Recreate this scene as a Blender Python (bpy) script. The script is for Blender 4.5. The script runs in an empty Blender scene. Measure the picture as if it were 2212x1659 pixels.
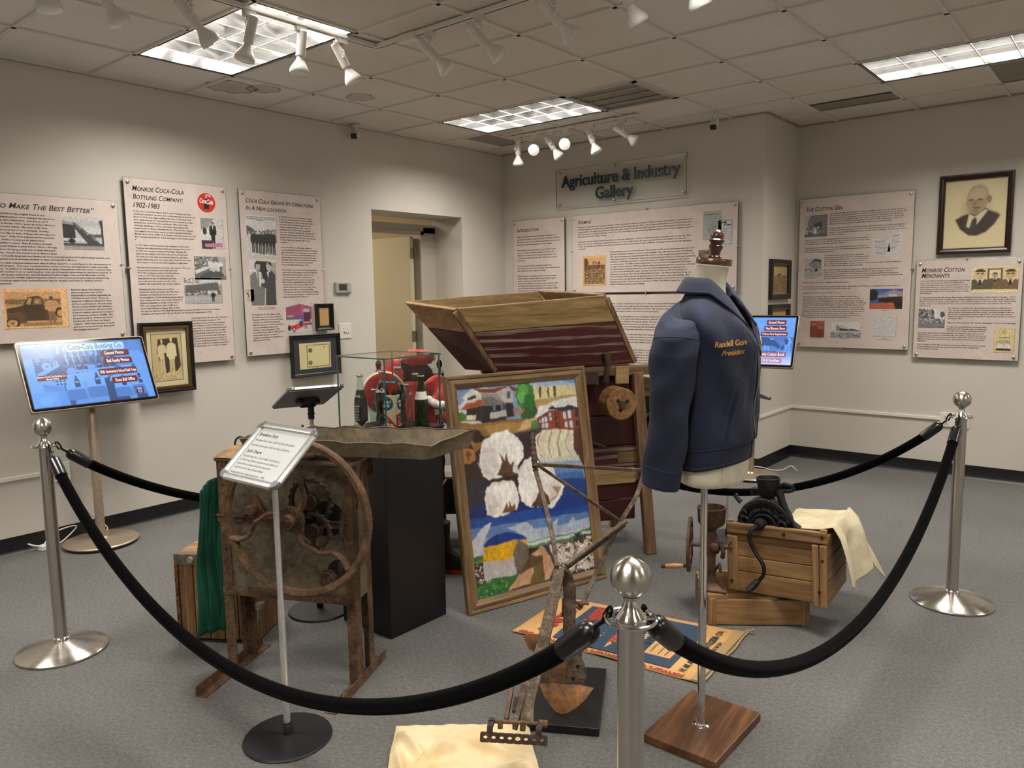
import bpy, bmesh, math, random
from math import sin, cos, pi, radians, sqrt, atan2
from mathutils import Vector, Matrix, Euler, noise as mnoise

S = bpy.context.scene
COL = S.collection
random.seed(7)

# ---------------------------------------------------------------- camera, world, exposure
cam_d = bpy.data.cameras.new('camera')
cam_d.sensor_fit = 'HORIZONTAL'
cam_d.sensor_width = 36.0
cam_d.lens = 36.0 * 1661.36 / 2212.0
cam_d.clip_start = 0.05
cam_o = bpy.data.objects.new('camera', cam_d)
COL.objects.link(cam_o)
def _cam():
    yaw, pitch, roll = 0.69230, 0.1185, -0.0156
    f = Vector((-sin(yaw) * cos(pitch), cos(yaw) * cos(pitch), -sin(pitch)))
    r = f.cross(Vector((0, 0, 1))).normalized()
    u = r.cross(f)
    r2 = r * cos(roll) + u * sin(roll)
    u2 = -r * sin(roll) + u * cos(roll)
    m = Matrix((r2, u2, -f)).transposed().to_4x4()
    m.translation = (5.1724, -6.1509, 1.5128)
    cam_o.matrix_world = m
_cam()
S.camera = cam_o
W = bpy.data.worlds.new('world')
S.world = W
W.use_nodes = True
W.node_tree.nodes['Background'].inputs[0].default_value = (0.9, 0.85, 0.78, 1)
W.node_tree.nodes['Background'].inputs[1].default_value = 0.05
S.view_settings.view_transform = 'Standard'
S.view_settings.look = 'None'
S.view_settings.gamma = 1.0
S.view_settings.use_curve_mapping = False
S.view_settings.exposure = 0.12
cy = S.cycles
cy.use_denoising = True
cy.max_bounces = 8
cy.diffuse_bounces = 4
cy.glossy_bounces = 4
cy.transmission_bounces = 8
cy.transparent_max_bounces = 12
cy.caustics_reflective = False
cy.caustics_refractive = False
cy.sample_clamp_indirect = 6.0
LIGHT_E = 95.0          # watts per 2x4 troffer
LIGHT_COL = (1.0, 0.94, 0.86)
CEIL = 2.8944

# ---------------------------------------------------------------- colour and materials
def lin(v):
    v /= 255.0
    return v / 12.92 if v <= 0.04045 else ((v + 0.055) / 1.055) ** 2.4
def hx(h):
    if not isinstance(h, str): return tuple(h) + ((1,) if len(h) == 3 else ())
    return (lin(int(h[0:2], 16)), lin(int(h[2:4], 16)), lin(int(h[4:6], 16)), 1)
class N:
    """small helper round a material's node tree"""
    def __init__(s, name):
        s.m = bpy.data.materials.new(name); s.m.use_nodes = True
        s.t = s.m.node_tree; s.n = s.t.nodes
        s.b = s.n['Principled BSDF']
    def add(s, typ, **kw):
        n = s.n.new(typ)
        for k, v in kw.items():
            if k.startswith('i_'):
                n.inputs[k[2:].replace('_', ' ')].default_value = v
            else: setattr(n, k, v)
        return n
    def l(s, a, b): s.t.links.new(a, b)
    def coord(s, scale=(1, 1, 1), kind='Object', rot=(0, 0, 0), loc=(0, 0, 0)):
        tc = s.add('ShaderNodeTexCoord'); mp = s.add('ShaderNodeMapping')
        mp.inputs['Scale'].default_value = scale; mp.inputs['Rotation'].default_value = rot
        mp.inputs['Location'].default_value = loc
        s.l(tc.outputs[kind], mp.inputs[0]); return mp.outputs[0]
    def noise(s, vec, scale, detail=4, rough=.55, dist=0):
        n = s.add('ShaderNodeTexNoise'); n.inputs['Scale'].default_value = scale
        n.inputs['Detail'].default_value = detail; n.inputs['Roughness'].default_value = rough
        n.inputs['Distortion'].default_value = dist
        if vec is not None: s.l(vec, n.inputs['Vector'])
        return n.outputs['Fac']
    def ramp(s, fac, stops, interp='LINEAR'):
        r = s.add('ShaderNodeValToRGB'); e = r.color_ramp.elements; r.color_ramp.interpolation = interp
        while len(e) < len(stops): e.new(0.5)
        for el, (p, c) in zip(e, stops): el.position = p; el.color = hx(c)
        s.l(fac, r.inputs[0]); return r.outputs[0]
    def mix(s, fac, a, b, mode='MIX'):
        x = s.add('ShaderNodeMix', data_type='RGBA', blend_type=mode)
        for inp, v in ((x.inputs[0], fac), (x.inputs[6], a), (x.inputs[7], b)):
            if isinstance(v, (int, float)): inp.default_value = v
            elif isinstance(v, (str, tuple)): inp.default_value = hx(v)
            else: s.l(v, inp)
        return x.outputs[2]
    def math(s, op, a, b=None, c=None):
        x = s.add('ShaderNodeMath', operation=op)
        for inp, v in zip(x.inputs, (a, b, c)):
            if v is None: continue
            if isinstance(v, (int, float)): inp.default_value = v
            else: s.l(v, inp)
        return x.outputs[0]
    def bump(s, h, strength, dist=.01):
        b = s.add('ShaderNodeBump'); b.inputs['Strength'].default_value = strength
        b.inputs['Distance'].default_value = dist
        s.l(h, b.inputs['Height']); s.l(b.outputs[0], s.b.inputs['Normal']); return b
    def base(s, c):
        if isinstance(c, (str, tuple)): s.b.inputs['Base Color'].default_value = hx(c)
        else: s.l(c, s.b.inputs['Base Color'])
    def set(s, **kw):
        for k, v in kw.items():
            s.b.inputs[{'rough': 'Roughness', 'metal': 'Metallic', 'coat': 'Coat Weight', 'ior': 'IOR',
                'trans': 'Transmission Weight', 'spec': 'Specular IOR Level', 'aniso': 'Anisotropic',
                'sheen': 'Sheen Weight', 'alpha': 'Alpha', 'emis': 'Emission Strength'}[k]].default_value = v
        return s
_pc = {}
def plain(c, rough=.5, metal=0., **kw):
    key = (c, rough, metal, tuple(sorted(kw.items())))
    if key not in _pc:
        n = N('plain_' + (c if isinstance(c, str) else 'colour')); n.base(c); n.set(rough=rough, metal=metal, **kw)
        _pc[key] = n.m
    return _pc[key]
def m_noise(name, c1, c2, scale, rough=.7, metal=0, bump=0, bscale=None, stretch=(1, 1, 1), lo=.35, hi=.65, c3=None, detail=5, **kw):
    n = N(name); v = n.coord(stretch)
    f = n.noise(v, scale, detail)
    st = [(lo, c1), (hi, c2)] if not c3 else [(lo, c1), ((lo + hi) / 2, c2), (hi, c3)]
    n.base(n.ramp(f, st)); n.set(rough=rough, metal=metal, **kw)
    if bump: n.bump(n.noise(v, bscale or scale * 4, 3), bump, .004)
    return n.m
def m_wood(name, dark, mid, light, axis='x', scale=9., rough=.62, bump=.25, crack=None, paint=None, pamt=.5, **kw):
    """grain runs along the given local axis; paint = colour of worn paint left on the raised grain"""
    n = N(name); k = .09
    st = {'x': (k, 1, 1), 'y': (1, k, 1), 'z': (1, 1, k)}[axis]
    v = n.coord(st)
    g = n.noise(v, scale * 4, 7, .62, .6)
    big = n.noise(v, scale * .8, 3, .5, 1.2)
    fine = n.noise(n.coord(tuple(a if a == 1 else .02 for a in st)), scale * 22, 3, .6)
    f = n.math('ADD', n.math('MULTIPLY', g, .55), n.math('MULTIPLY', big, .3))
    f = n.math('ADD', f, n.math('MULTIPLY', fine, .25))
    c = n.ramp(f, [(.38, dark), (.53, mid), (.68, light)])
    if paint:
        ring = n.add('ShaderNodeTexWave', wave_type='BANDS', bands_direction={'x': 'Z', 'y': 'Z', 'z': 'X'}[axis])
        ring.inputs['Scale'].default_value = 7; ring.inputs['Distortion'].default_value = 9
        ring.inputs['Detail'].default_value = 3; ring.inputs['Detail Scale'].default_value = 1.2
        n.l(v, ring.inputs[0])
        pf = n.math('ADD', n.math('MULTIPLY', fine, .62), n.math('MULTIPLY', ring.outputs['Fac'], .30))
        pf = n.math('ADD', pf, n.math('MULTIPLY', n.noise(n.coord(), 2.2, 3), .35))
        mask = n.ramp(pf, [(1.02 - pamt - .06, (0, 0, 0)), (1.02 - pamt + .05, (1, 1, 1))])
        c = n.mix(mask, c, paint)
    n.base(c); n.set(rough=rough, **kw)
    n.bump(f, bump, .004)
    return n.m

# ---------------------------------------------------------------- mesh builder
class B:
    def __init__(s, T=None):
        s.bm = bmesh.new(); s.T = T or Matrix()
        s.fc = None
    def v(s, p): return s.bm.verts.new(s.T @ Vector(p))
    def face(s, vs):
        try: return s.bm.faces.new(vs)
        except ValueError: return None
    def box(s, c, d, rot=None):
        R = (Euler(rot).to_matrix() if rot is not None and not isinstance(rot, Matrix) else rot)
        c = Vector(c); vs = []
        for i in (-.5, .5):
            for j in (-.5, .5):
                for k in (-.5, .5):
                    p = Vector((i * d[0], j * d[1], k * d[2]))
                    if R is not None: p = R @ p
                    vs.append(s.v(c + p))
        for q in ((0, 1, 3, 2), (4, 6, 7, 5), (0, 4, 5, 1), (2, 3, 7, 6), (0, 2, 6, 4), (1, 5, 7, 3)):
            s.face([vs[i] for i in q])
        return s
    def mm(s, a, b):
        a = Vector(a); b = Vector(b); return s.box((a + b) / 2, b - a)
    def beam(s, p, q, w, h, up=(0, 0, 1)):
        """bar from p to q; w across, h along up"""
        p = Vector(p); q = Vector(q); x = (q - p); L = x.length; x.normalize()
        up = Vector(up)
        if abs(x.dot(up)) > .98: up = Vector((0, 1, 0))
        y = up.cross(x).normalized(); z = x.cross(y)
        R = Matrix((x, y, z)).transposed()
        return s.box((p + q) / 2, (L, w, h), R)
    def loft(s, rings, cap=True, closed=True, loop=False):
        R = [[s.v(p) for p in r] for r in rings]
        n = len(R[0]); m = len(R)
        for i in range(m if loop else m - 1):
            a, b = R[i], R[(i + 1) % m]
            for j in range(n if closed else n - 1):
                s.face([a[j], a[(j + 1) % n], b[(j + 1) % n], b[j]])
        if cap and closed and not loop:
            s.face(list(reversed(R[0]))); s.face(R[-1])
        return s
    def tube(s, pts, r, n=12, cap=True, loop=False, flat=1.0):
        pts = [Vector(p) for p in pts]; m = len(pts); rings = []
        t0 = (pts[1] - pts[0]).normalized()
        ref = Vector((0, 0, 1)) if abs(t0.z) < .9 else Vector((1, 0, 0))
        nrm = t0.cross(ref).normalized()
        for i, p in enumerate(pts):
            if loop: t = (pts[(i + 1) % m] - pts[i - 1])
            else: t = pts[min(i + 1, m - 1)] - pts[max(i - 1, 0)]
            t.normalize()
            nrm = (nrm - t * nrm.dot(t)).normalized(); bn = t.cross(nrm)
            rr = r[i] if isinstance(r, (list, tuple)) else r
            rings.append([p + nrm * (rr * cos(2 * pi * k / n)) + bn * (rr * flat * sin(2 * pi * k / n)) for k in range(n)])
        return s.loft(rings, cap=cap, loop=loop)
    def lathe(s, prof, n=32, at=(0, 0, 0), R=None, cap=True):
        at = Vector(at); rings = []
        for r, z in prof:
            r = max(r, 1e-5)
            ring = []
            for k in range(n):
                p = Vector((r * cos(2 * pi * k / n), r * sin(2 * pi * k / n), z))
                if R is not None: p = R @ p
                ring.append(at + p)
            rings.append(ring)
        return s.loft(rings, cap=cap)
    def prism(s, pts, z0, z1):
        a = [s.v((x, y, z0)) for x, y in pts]; b = [s.v((x, y, z1)) for x, y in pts]; n = len(pts)
        s.face(list(reversed(a))); s.face(b)
        for i in range(n): s.face([a[i], a[(i + 1) % n], b[(i + 1) % n], b[i]])
        return s
    def grid(s, f, nu, nv, cu=False, thick=0):
        """surface f(u,v), u,v in 0..1"""
        P = [[Vector(f(i / nu, j / nv)) for j in range(nv + 1)] for i in range(nu + (0 if cu else 1))]
        V_ = [[s.v(p) for p in r] for r in P]; m = len(V_)
        for i in range(nu):
            for j in range(nv):
                s.face([V_[i][j], V_[(i + 1) % m][j], V_[(i + 1) % m][j + 1], V_[i][j + 1]])
        return s
    def ball(s, c, r, n=16, m=10, sc=(1, 1, 1)):
        c = Vector(c)
        return s.lathe([(r * sin(pi * i / m), -r * cos(pi * i / m)) for i in range(m + 1)], n, (0, 0, 0)) if 0 else s._ball(c, r, n, m, sc)
    def _ball(s, c, r, n, m, sc):
        rings = [[c + Vector((r * sc[0] * sin(pi * i / m) * cos(2 * pi * k / n), r * sc[1] * sin(pi * i / m) * sin(2 * pi * k / n), -r * sc[2] * cos(pi * i / m)))
                  for k in range(n)] for i in range(1, m)]
        s.loft(rings, cap=True); return s
    def obj(s, name, mat, parent=None, smooth=35, bevel=0, weld=False, solid=0, subs=0, seg=2, label=None, recalc=True):
        if weld: bmesh.ops.remove_doubles(s.bm, verts=s.bm.verts, dist=1e-5)
        if recalc: bmesh.ops.recalc_face_normals(s.bm, faces=s.bm.faces)
        me = bpy.data.meshes.new(name); s.bm.to_mesh(me); s.bm.free()
        if isinstance(mat, (list, tuple)):
            for m in mat: me.materials.append(m)
        else: me.materials.append(mat)
        if smooth:
            me.polygons.foreach_set('use_smooth', [True] * len(me.polygons))
            me.set_sharp_from_angle(angle=radians(smooth))
        o = bpy.data.objects.new(name, me); COL.objects.link(o)
        if parent is not None: o.parent = parent
        if solid:
            md = o.modifiers.new('solid', 'SOLIDIFY'); md.thickness = solid; md.offset = 0
        if bevel:
            md = o.modifiers.new('bevel', 'BEVEL'); md.width = bevel; md.segments = seg; md.limit_method = 'ANGLE'; md.angle_limit = radians(40)
        if subs:
            md = o.modifiers.new('subs', 'SUBSURF'); md.levels = subs; md.render_levels = subs
        if label: o['label'] = label
        return o

def tag(o, label=None, cat=None, group=None, kind=None):
    if label: o['label'] = label
    if cat: o['category'] = cat
    if group: o['group'] = group
    if kind: o['kind'] = kind
    return o
def thing(name, label, cat, loc=(0, 0, 0), rot=(0, 0, 0), group=None, M=None):
    o = bpy.data.objects.new(name, None); COL.objects.link(o)
    o.empty_display_size = .1
    if M is not None: o.matrix_world = M
    else: o.location = loc; o.rotation_euler = rot
    return tag(o, label, cat, group)
def struct(o): o['kind'] = 'structure'; return o
def kids(o): return [c for c in bpy.data.objects if c.parent == o]
def copy_tree(o, parent=None):
    c = o.copy(); COL.objects.link(c)
    if parent is not None: c.parent = parent
    for ch in kids(o): copy_tree(ch, c)
    return c
def frameM(org, x, y):
    """matrix whose local x,y axes are the given world directions"""
    x = Vector(x).normalized(); y = Vector(y); y = (y - x * x.dot(y)).normalized(); z = x.cross(y)
    m = Matrix((x, y, z)).transposed().to_4x4(); m.translation = Vector(org); return m
LEFT = lambda s, z, d=0: frameM((d, s, z), (0, 1, 0), (0, 0, 1))            # wall x = 0
BACK = lambda s, z, d=0: frameM((s, -d, z), (1, 0, 0), (0, 0, 1))           # wall y = 0
RIGHT = lambda s, z, d=0: frameM((s, .732 - d, z), (1, 0, 0), (0, 0, 1))    # wall y = .732
COLM = lambda s, z, d=0: frameM((2.729 + d, s, z), (0, 1, 0), (0, 0, 1))    # side x = 2.729

# ---------------------------------------------------------------- flat printed pictures
def print_mat(name='print', rough=.55, emis=0.0, coat=0.0, speck=0.0, bump=0.0):
    n = N(name)
    a = n.add('ShaderNodeVertexColor', layer_name='col')
    c = a.outputs[0]
    if speck:
        f = n.noise(n.coord(), 90, 4, .7)
        c = n.mix(speck, c, n.ramp(f, [(.3, (.35, .35, .35)), (.7, (1.6, 1.6, 1.6))]), 'MULTIPLY')
    n.base(c); n.set(rough=rough, coat=coat)
    if bump: n.bump(n.noise(n.coord(), 160, 3), bump, .002)
    if emis:
        n.l(c, n.b.inputs['Emission Color']); n.set(emis=emis)
        n.b.inputs['Base Color'].default_value = (.02, .02, .02, 1)
        for lk in list(n.t.links):
            if lk.to_socket == n.b.inputs['Base Color']: n.t.links.remove(lk)
    return n.m
PRINT = print_mat()
PRINT_SPECK = print_mat('print_photo', .4, speck=.55)
class Art:
    """coloured flat shapes stacked in the local xy plane, each a hair above the last"""
    def __init__(s, w, h, bg=None, z=0., step=.00003, y0=0):
        s.w, s.h, s.z, s.step = w, h, z, step
        s.vs = []; s.fs = []; s.cs = []
        s.ox = s.oy = 0; s.sx = s.sy = 1; s.clip = None
        if bg is not None: s.rect(0, 0, w, h, bg)
    def win(s, x, y, w, h, cw=1., ch=1.):
        """following shapes use a cw x ch canvas (y down) placed at x,y size w,h"""
        s.ox, s.oy, s.sx, s.sy = x, y, w / cw, h / ch; s.clip = (cw, ch); return s
    def full(s): s.ox = s.oy = 0; s.sx = s.sy = 1; s.clip = None; return s
    def cut(s, pts):
        cw, ch = s.clip
        for ax, lim, sg in ((0, 0, 1), (0, cw, -1), (1, 0, 1), (1, ch, -1)):
            out = []
            for i in range(len(pts)):
                p, q = pts[i - 1], pts[i]; dp, dq = (p[ax] - lim) * sg, (q[ax] - lim) * sg
                if (dp < 0) != (dq < 0):
                    k = dp / (dp - dq); out.append((p[0] + (q[0] - p[0]) * k, p[1] + (q[1] - p[1]) * k))
                if dq >= 0: out.append(q)
            pts = out
            if len(pts) < 3: return []
        return pts
    def poly(s, pts, c, up=True):
        if s.clip:
            pts = s.cut(list(pts))
            if not pts: return s
        if up: s.z += s.step
        i = len(s.vs)
        s.vs += [(s.ox + x * s.sx, -(s.oy + y * s.sy), s.z) for x, y in pts]
        a = 0
        for k in range(len(pts)):
            x1, y1 = pts[k]; x2, y2 = pts[(k + 1) % len(pts)]; a += x1 * y2 - x2 * y1
        idx = list(range(i, i + len(pts)))
        s.fs.append(idx if a < 0 else idx[::-1]); s.cs.append(hx(c)); return s
    def rect(s, x, y, w, h, c, up=True): return s.poly([(x, y), (x + w, y), (x + w, y + h), (x, y + h)], c, up)
    def rrect(s, x, y, w, h, r, c, n=4):
        p = []
        ry = r * s.sx / s.sy
        for cx, cy_, a0 in ((x + w - r, y + ry, -90), (x + w - r, y + h - ry, 0), (x + r, y + h - ry, 90), (x + r, y + ry, 180)):
            for k in range(n + 1):
                a = radians(a0 + 90 * k / n); p.append((cx + r * cos(a), cy_ + ry * sin(a)))
        return s.poly(p, c)
    def ell(s, x, y, rx, ry, c, n=20, a0=0, a1=360, up=True):
        st = n if a1 - a0 >= 360 else n + 1
        return s.poly([(x + rx * cos(radians(a0 + (a1 - a0) * k / n)), y + ry * sin(radians(a0 + (a1 - a0) * k / n))) for k in range(st)], c, up)
    def line(s, pts, w, c, wy=None):
        """polyline as quads"""
        s.z += s.step
        asp = s.sx / s.sy
        for (x1, y1), (x2, y2) in zip(pts, pts[1:]):
            dx, dy = (x2 - x1) * s.sx, (y2 - y1) * s.sy; L = sqrt(dx * dx + dy * dy) or 1
            nx, ny = -dy / L * w / 2, dx / L * w / 2
            nx, ny = nx, ny * asp
            s.poly([(x1 + nx, y1 + ny), (x2 + nx, y2 + ny), (x2 - nx, y2 - ny), (x1 - nx, y1 - ny)], c, False)
        return s
    def grad(s, x, y, w, h, cols, vert=True, n=None):
        """bands blending between the given colours"""
        s.z += s.step; n = n or (len(cols) - 1) * 6
        cl = [hx(c) for c in cols]
        for i in range(n):
            t = i / (n - 1) * (len(cl) - 1); k = min(int(t), len(cl) - 2); t -= k
            c = tuple(cl[k][j] * (1 - t) + cl[k + 1][j] * t for j in range(3))
            if vert: s.rect(x, y + h * i / n, w, h / n, c, False)
            else: s.rect(x + w * i / n, y, w / n, h, c, False)
        return s
    def blob(s, x, y, rx, ry, c, n=18, jit=.15, seed=None, up=True):
        R = random.Random(seed if seed is not None else int(x * 977 + y * 331))
        return s.poly([(x + rx * (1 + R.uniform(-jit, jit)) * cos(2 * pi * k / n), y + ry * (1 + R.uniform(-jit, jit)) * sin(2 * pi * k / n)) for k in range(n)], c, up)
    def spray(s, x, y, w, h, n, r, cols, seed=1, asp=1.):
        """scatter of small blobs inside a rectangle, all on one level"""
        R = random.Random(seed); s.z += s.step
        for i in range(n):
            k = R.uniform(.5, 1.2); s.z += s.step * .02
            s.ell(x + R.random() * w, y + R.random() * h, r * k, r * k * asp, R.choice(cols), 6, up=False)
        return s
    def raster(s, x, y, w, h, nx, blur=1, jit=0., grain=0., seed=3):
        """the shapes inside a rectangle resampled to a fine grid of coloured cells with softened edges"""
        import numpy as np
        ny = max(2, int(nx * h / w)); gx, gy = np.meshgrid((np.arange(nx + 1)) / nx * w + x, (np.arange(ny + 1)) / ny * h + y)
        if jit:
            for k_, am in ((5., 1.), (13., .6), (31., .35)):
                R_ = np.random.RandomState(seed + int(k_)); ph = R_.rand(6) * 6.28; q_ = 2 * pi * k_ / w
                gx = gx + jit * am * np.sin(q_ * gy * .9 + ph[0] + 1.7 * np.sin(q_ * gx * .31 + ph[1])); gy = gy + jit * am * np.sin(q_ * gx * .8 + ph[2] + 1.7 * np.sin(q_ * gy * .37 + ph[3]))
        img = np.zeros((ny + 1, nx + 1, 3))
        for f, c in zip(s.fs, s.cs):
            P = np.array([(s.vs[i][0], -s.vs[i][1]) for i in f]); x0, y0 = P.min(0); x1, y1 = P.max(0)
            if x1 < x or x0 > x + w or y1 < y or y0 > y + h: continue
            m_ = 3 * jit; i0 = max(0, int((x0 - x - m_) / w * nx)); i1 = min(nx + 1, int((x1 - x + m_) / w * nx) + 2); j0 = max(0, int((y0 - y - m_) / h * ny)); j1 = min(ny + 1, int((y1 - y + m_) / h * ny) + 2)
            if i1 <= i0 or j1 <= j0: continue
            X, Y = gx[j0:j1, i0:i1], gy[j0:j1, i0:i1]; ins = np.zeros(X.shape, bool)
            for (xa, ya), (xb, yb) in zip(P, np.roll(P, -1, 0)):
                if ya == yb: continue
                cr = ((ya > Y) != (yb > Y)) & (X < (xb - xa) * (Y - ya) / (yb - ya) + xa); ins ^= cr
            img[j0:j1, i0:i1][ins] = c[:3]
        for _ in range(blur):
            pd = np.pad(img, ((1, 1), (1, 1), (0, 0)), 'edge'); img = (pd[:-2, 1:-1] + pd[2:, 1:-1] + pd[1:-1, :-2] + pd[1:-1, 2:] + 2 * pd[1:-1, 1:-1]) / 6
        if grain: img = img * (1 + grain * (np.random.RandomState(seed).rand(ny + 1, nx + 1, 1) - .5))
        vs = [(x + w * i / nx, -(y + h * j / ny)) for j in range(ny + 1) for i in range(nx + 1)]
        fs = [(j * (nx + 1) + i, (j + 1) * (nx + 1) + i, (j + 1) * (nx + 1) + i + 1, j * (nx + 1) + i + 1) for j in range(ny) for i in range(nx)]
        return vs, fs, img.reshape(-1, 3)
    def raster_obj(s, name, mat, parent, regions, z):
        import numpy as np
        V_, F_, C_ = [], [], []
        for r in regions:
            vs, fs, c = s.raster(*r[0], **r[1]); o = len(V_); V_ += [(a, b, z) for a, b in vs]; F_ += [tuple(i + o for i in f) for f in fs]; C_.append(c)
        me = bpy.data.meshes.new(name); me.from_pydata(V_, [], F_); me.update()
        ca = me.color_attributes.new('col', 'FLOAT_COLOR', 'POINT'); C_ = np.concatenate(C_); ca.data.foreach_set('color', np.concatenate([C_, np.ones((len(C_), 1))], 1).ravel())
        me.materials.append(mat); o = bpy.data.objects.new(name, me); COL.objects.link(o); o.parent = parent; return o
    def obj(s, name, mat, parent=None, label=None):
        me = bpy.data.meshes.new(name)
        me.from_pydata(s.vs, [], s.fs); me.update()
        ca = me.color_attributes.new('col', 'FLOAT_COLOR', 'CORNER')
        buf = []
        for f, c in zip(s.fs, s.cs): buf += list(c) * len(f)
        ca.data.foreach_set('color', buf)
        me.materials.append(mat)
        o = bpy.data.objects.new(name, me); COL.objects.link(o)
        if parent is not None: o.parent = parent
        if label: o['label'] = label
        return o

# ---------------------------------------------------------------- lettering
_tm = {}
def text_me(txt, shear=0., sc=False, res=2, bold=0., align='LEFT', space=1.0, extr=0.):
    """mesh of a text in units of its size; cached. returns (verts, faces, width)"""
    key = (txt, shear, sc, res, bold, align, space, extr)
    if key in _tm: return _tm[key]
    cu = bpy.data.curves.new('lettering', 'FONT'); cu.body = txt; cu.size = 1.0
    cu.shear = shear; cu.resolution_u = res; cu.offset = bold; cu.align_x = align
    cu.space_line = space; cu.small_caps_scale = .78; cu.extrude = extr
    if sc:
        for f in cu.body_format: f.use_small_caps = True
    o = bpy.data.objects.new('lettering', cu); COL.objects.link(o)
    dg = bpy.context.evaluated_depsgraph_get(); dg.update()
    me = bpy.data.meshes.new_from_object(o.evaluated_get(dg))
    vs = [tuple(v.co) for v in me.vertices]; fs = [tuple(p.vertices) for p in me.polygons]
    bpy.data.objects.remove(o); bpy.data.curves.remove(cu); bpy.data.meshes.remove(me)
    xs = [v[0] for v in vs] or [0, 1]
    _tm[key] = (vs, fs, max(xs) - min(xs), min(xs)); return _tm[key]
class Txt:
    """many lettering items collected into one mesh; x right, y down from the sheet's top left"""
    def __init__(s, z=.0006): s.vs = []; s.fs = []; s.z = z
    def put(s, txt, x, y, size, width=None, shear=0., sc=False, res=2, bold=0., align='LEFT', rot=0., extr=0., fn=None):
        vs, fs, w, x0 = text_me(txt, shear, sc, res, bold, align, 1.0, extr)
        kx = size if width is None else width / w
        i = len(s.vs); ca, sa = cos(rot), sin(rot)
        for a, b, c in vs:
            px = (a - (x0 if align == 'LEFT' and width else 0)) * kx; py = b * size
            q = (x + px * ca - py * sa, -y + px * sa + py * ca, s.z + c * size)
            s.vs.append(fn(q) if fn else q)
        s.fs += [tuple(v + i for v in f) for f in fs]
        return s
    def para(s, lines, x, y, pitch, size, width, shear=0., sc=False, res=1, bold=.016):
        """lines of one paragraph, widest one fitted to width"""
        ws = [text_me(l, shear, sc, res, bold)[2] if l.strip() else 0 for l in lines]
        k = width / max(ws)
        for n, l in enumerate(lines):
            if l.strip(): s.put(l, x, y + n * pitch, size, ws[n] * k, shear, sc, res, bold)
        return s
    def obj(s, name, mat, parent=None, label=None):
        me = bpy.data.meshes.new(name); me.from_pydata(s.vs, [], s.fs); me.update(); me.materials.append(mat)
        o = bpy.data.objects.new(name, me); COL.objects.link(o)
        if parent is not None: o.parent = parent
        if label: o['label'] = label
        return o
INK = plain('231f2a', .6)
# ================================================================ THE ROOM
X1, Y0 = 9.0, -9.6
def wall_mat(name, c1, c2):
    n = N(name); v = n.coord()
    n.base(n.ramp(n.noise(v, 1.3, 3), [(.3, c1), (.7, c2)])); n.set(rough=.62, spec=.3)
    n.bump(n.noise(v, 260, 2), .12, .002); return n.m
WALLM = wall_mat('wall_paint', 'd0cac0', 'd6d1c7')
TANM = wall_mat('hall_paint', 'c9b592', 'cfbb98')
def carpet():
    n = N('carpet'); v = n.coord()
    sp = n.add('ShaderNodeTexVoronoi'); sp.inputs['Scale'].default_value = 300; n.l(v, sp.inputs[0])
    f = n.math('ADD', n.math('MULTIPLY', n.noise(v, 380, 3, .7), .75), n.math('MULTIPLY', n.noise(v, 70, 4, .7), .25))
    c = n.ramp(f, [(.34, '434343'), (.5, '6f6e6c'), (.66, 'a09e9b')])
    c2 = n.ramp(n.noise(v, 1.1, 3), [(.35, (.86, .86, .86)), (.65, (1, 1, 1))])
    n.base(n.mix(1.0, c, c2, 'MULTIPLY')); n.set(rough=.95, spec=.1)
    n.bump(n.math('ADD', f, sp.outputs['Distance']), .6, .004); return n.m
def ceiling_mat():
    n = N('ceiling_tile'); v = n.coord()
    f = n.noise(v, 90, 3, .7); pit = n.noise(v, 170, 2, .6)
    c = n.ramp(pit, [(.30, 'a8a095'), (.40, 'e6e1da'), (.8, 'eeeae4')])
    tint = n.ramp(n.noise(v, .5, 2), [(.35, 'f4efe6'), (.65, 'ffffff')])
    c = n.mix(1.0, c, tint, 'MULTIPLY')
    # old water stains: a brown rim and a faint centre
    for (x, y, rx, ry, s) in ((.36, -3.22, .17, .17, 1.), (.47, -3.06, .12, .11, .9), (.76, -2.475, .115, .10, .8), (.72, -.83, .2, .07, .9), (3.15, -.6, .1, .05, .0)):
        if s == 0: continue
        mp = n.coord((1 / rx, 1 / ry, 0), loc=(-x / rx, -y / ry, 0))
        vm = n.add('ShaderNodeVectorMath', operation='LENGTH'); n.l(mp, vm.inputs[0])
        d = n.math('ADD', vm.outputs['Value'], n.math('MULTIPLY', n.math('SUBTRACT', n.noise(v, 9, 4), .5), .9))
        c = n.mix(n.ramp(d, [(.0, (.42 * s,) * 3), (.80, (.34 * s,) * 3), (.92, (.95 * s,) * 3), (1.0, (0, 0, 0))]), c, '7a5a33')
    n.base(c); n.set(rough=.9, spec=.15); n.bump(n.math('ADD', f, pit), .35, .004); return n.m

# floor
o = B().mm((-3.2, Y0, -.05), (X1, 1.0, 0)).obj('floor', carpet(), smooth=0); struct(o)
# ceiling plane with the troffer bays cut out
FX = [(.6165, -3.98), (.6165, -1.5415), (3.664, -.932), (3.664, -3.98), (6.72, -3.98), (6.72, -.932), (.6165, -6.42), (3.664, -6.42), (6.72, -6.42), (3.664, -8.86)]
FW, FH = 1.2192, .6096
def ceiling():
    xs = sorted({-.0, X1} | {x for x, y in FX} | {x + FW for x, y in FX})
    ys = sorted({Y0, .80} | {y for x, y in FX} | {y + FH for x, y in FX})
    b = B()
    for i in range(len(xs) - 1):
        for j in range(len(ys) - 1):
            cx, cy_ = (xs[i] + xs[i + 1]) / 2, (ys[j] + ys[j + 1]) / 2
            if any(x < cx < x + FW and y < cy_ < y + FH for x, y in FX): continue
            b.mm((xs[i], ys[j], CEIL + .006), (xs[i + 1], ys[j + 1], CEIL + .03))
    return struct(b.obj('ceiling', ceiling_mat(), smooth=0))
ceiling()
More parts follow.
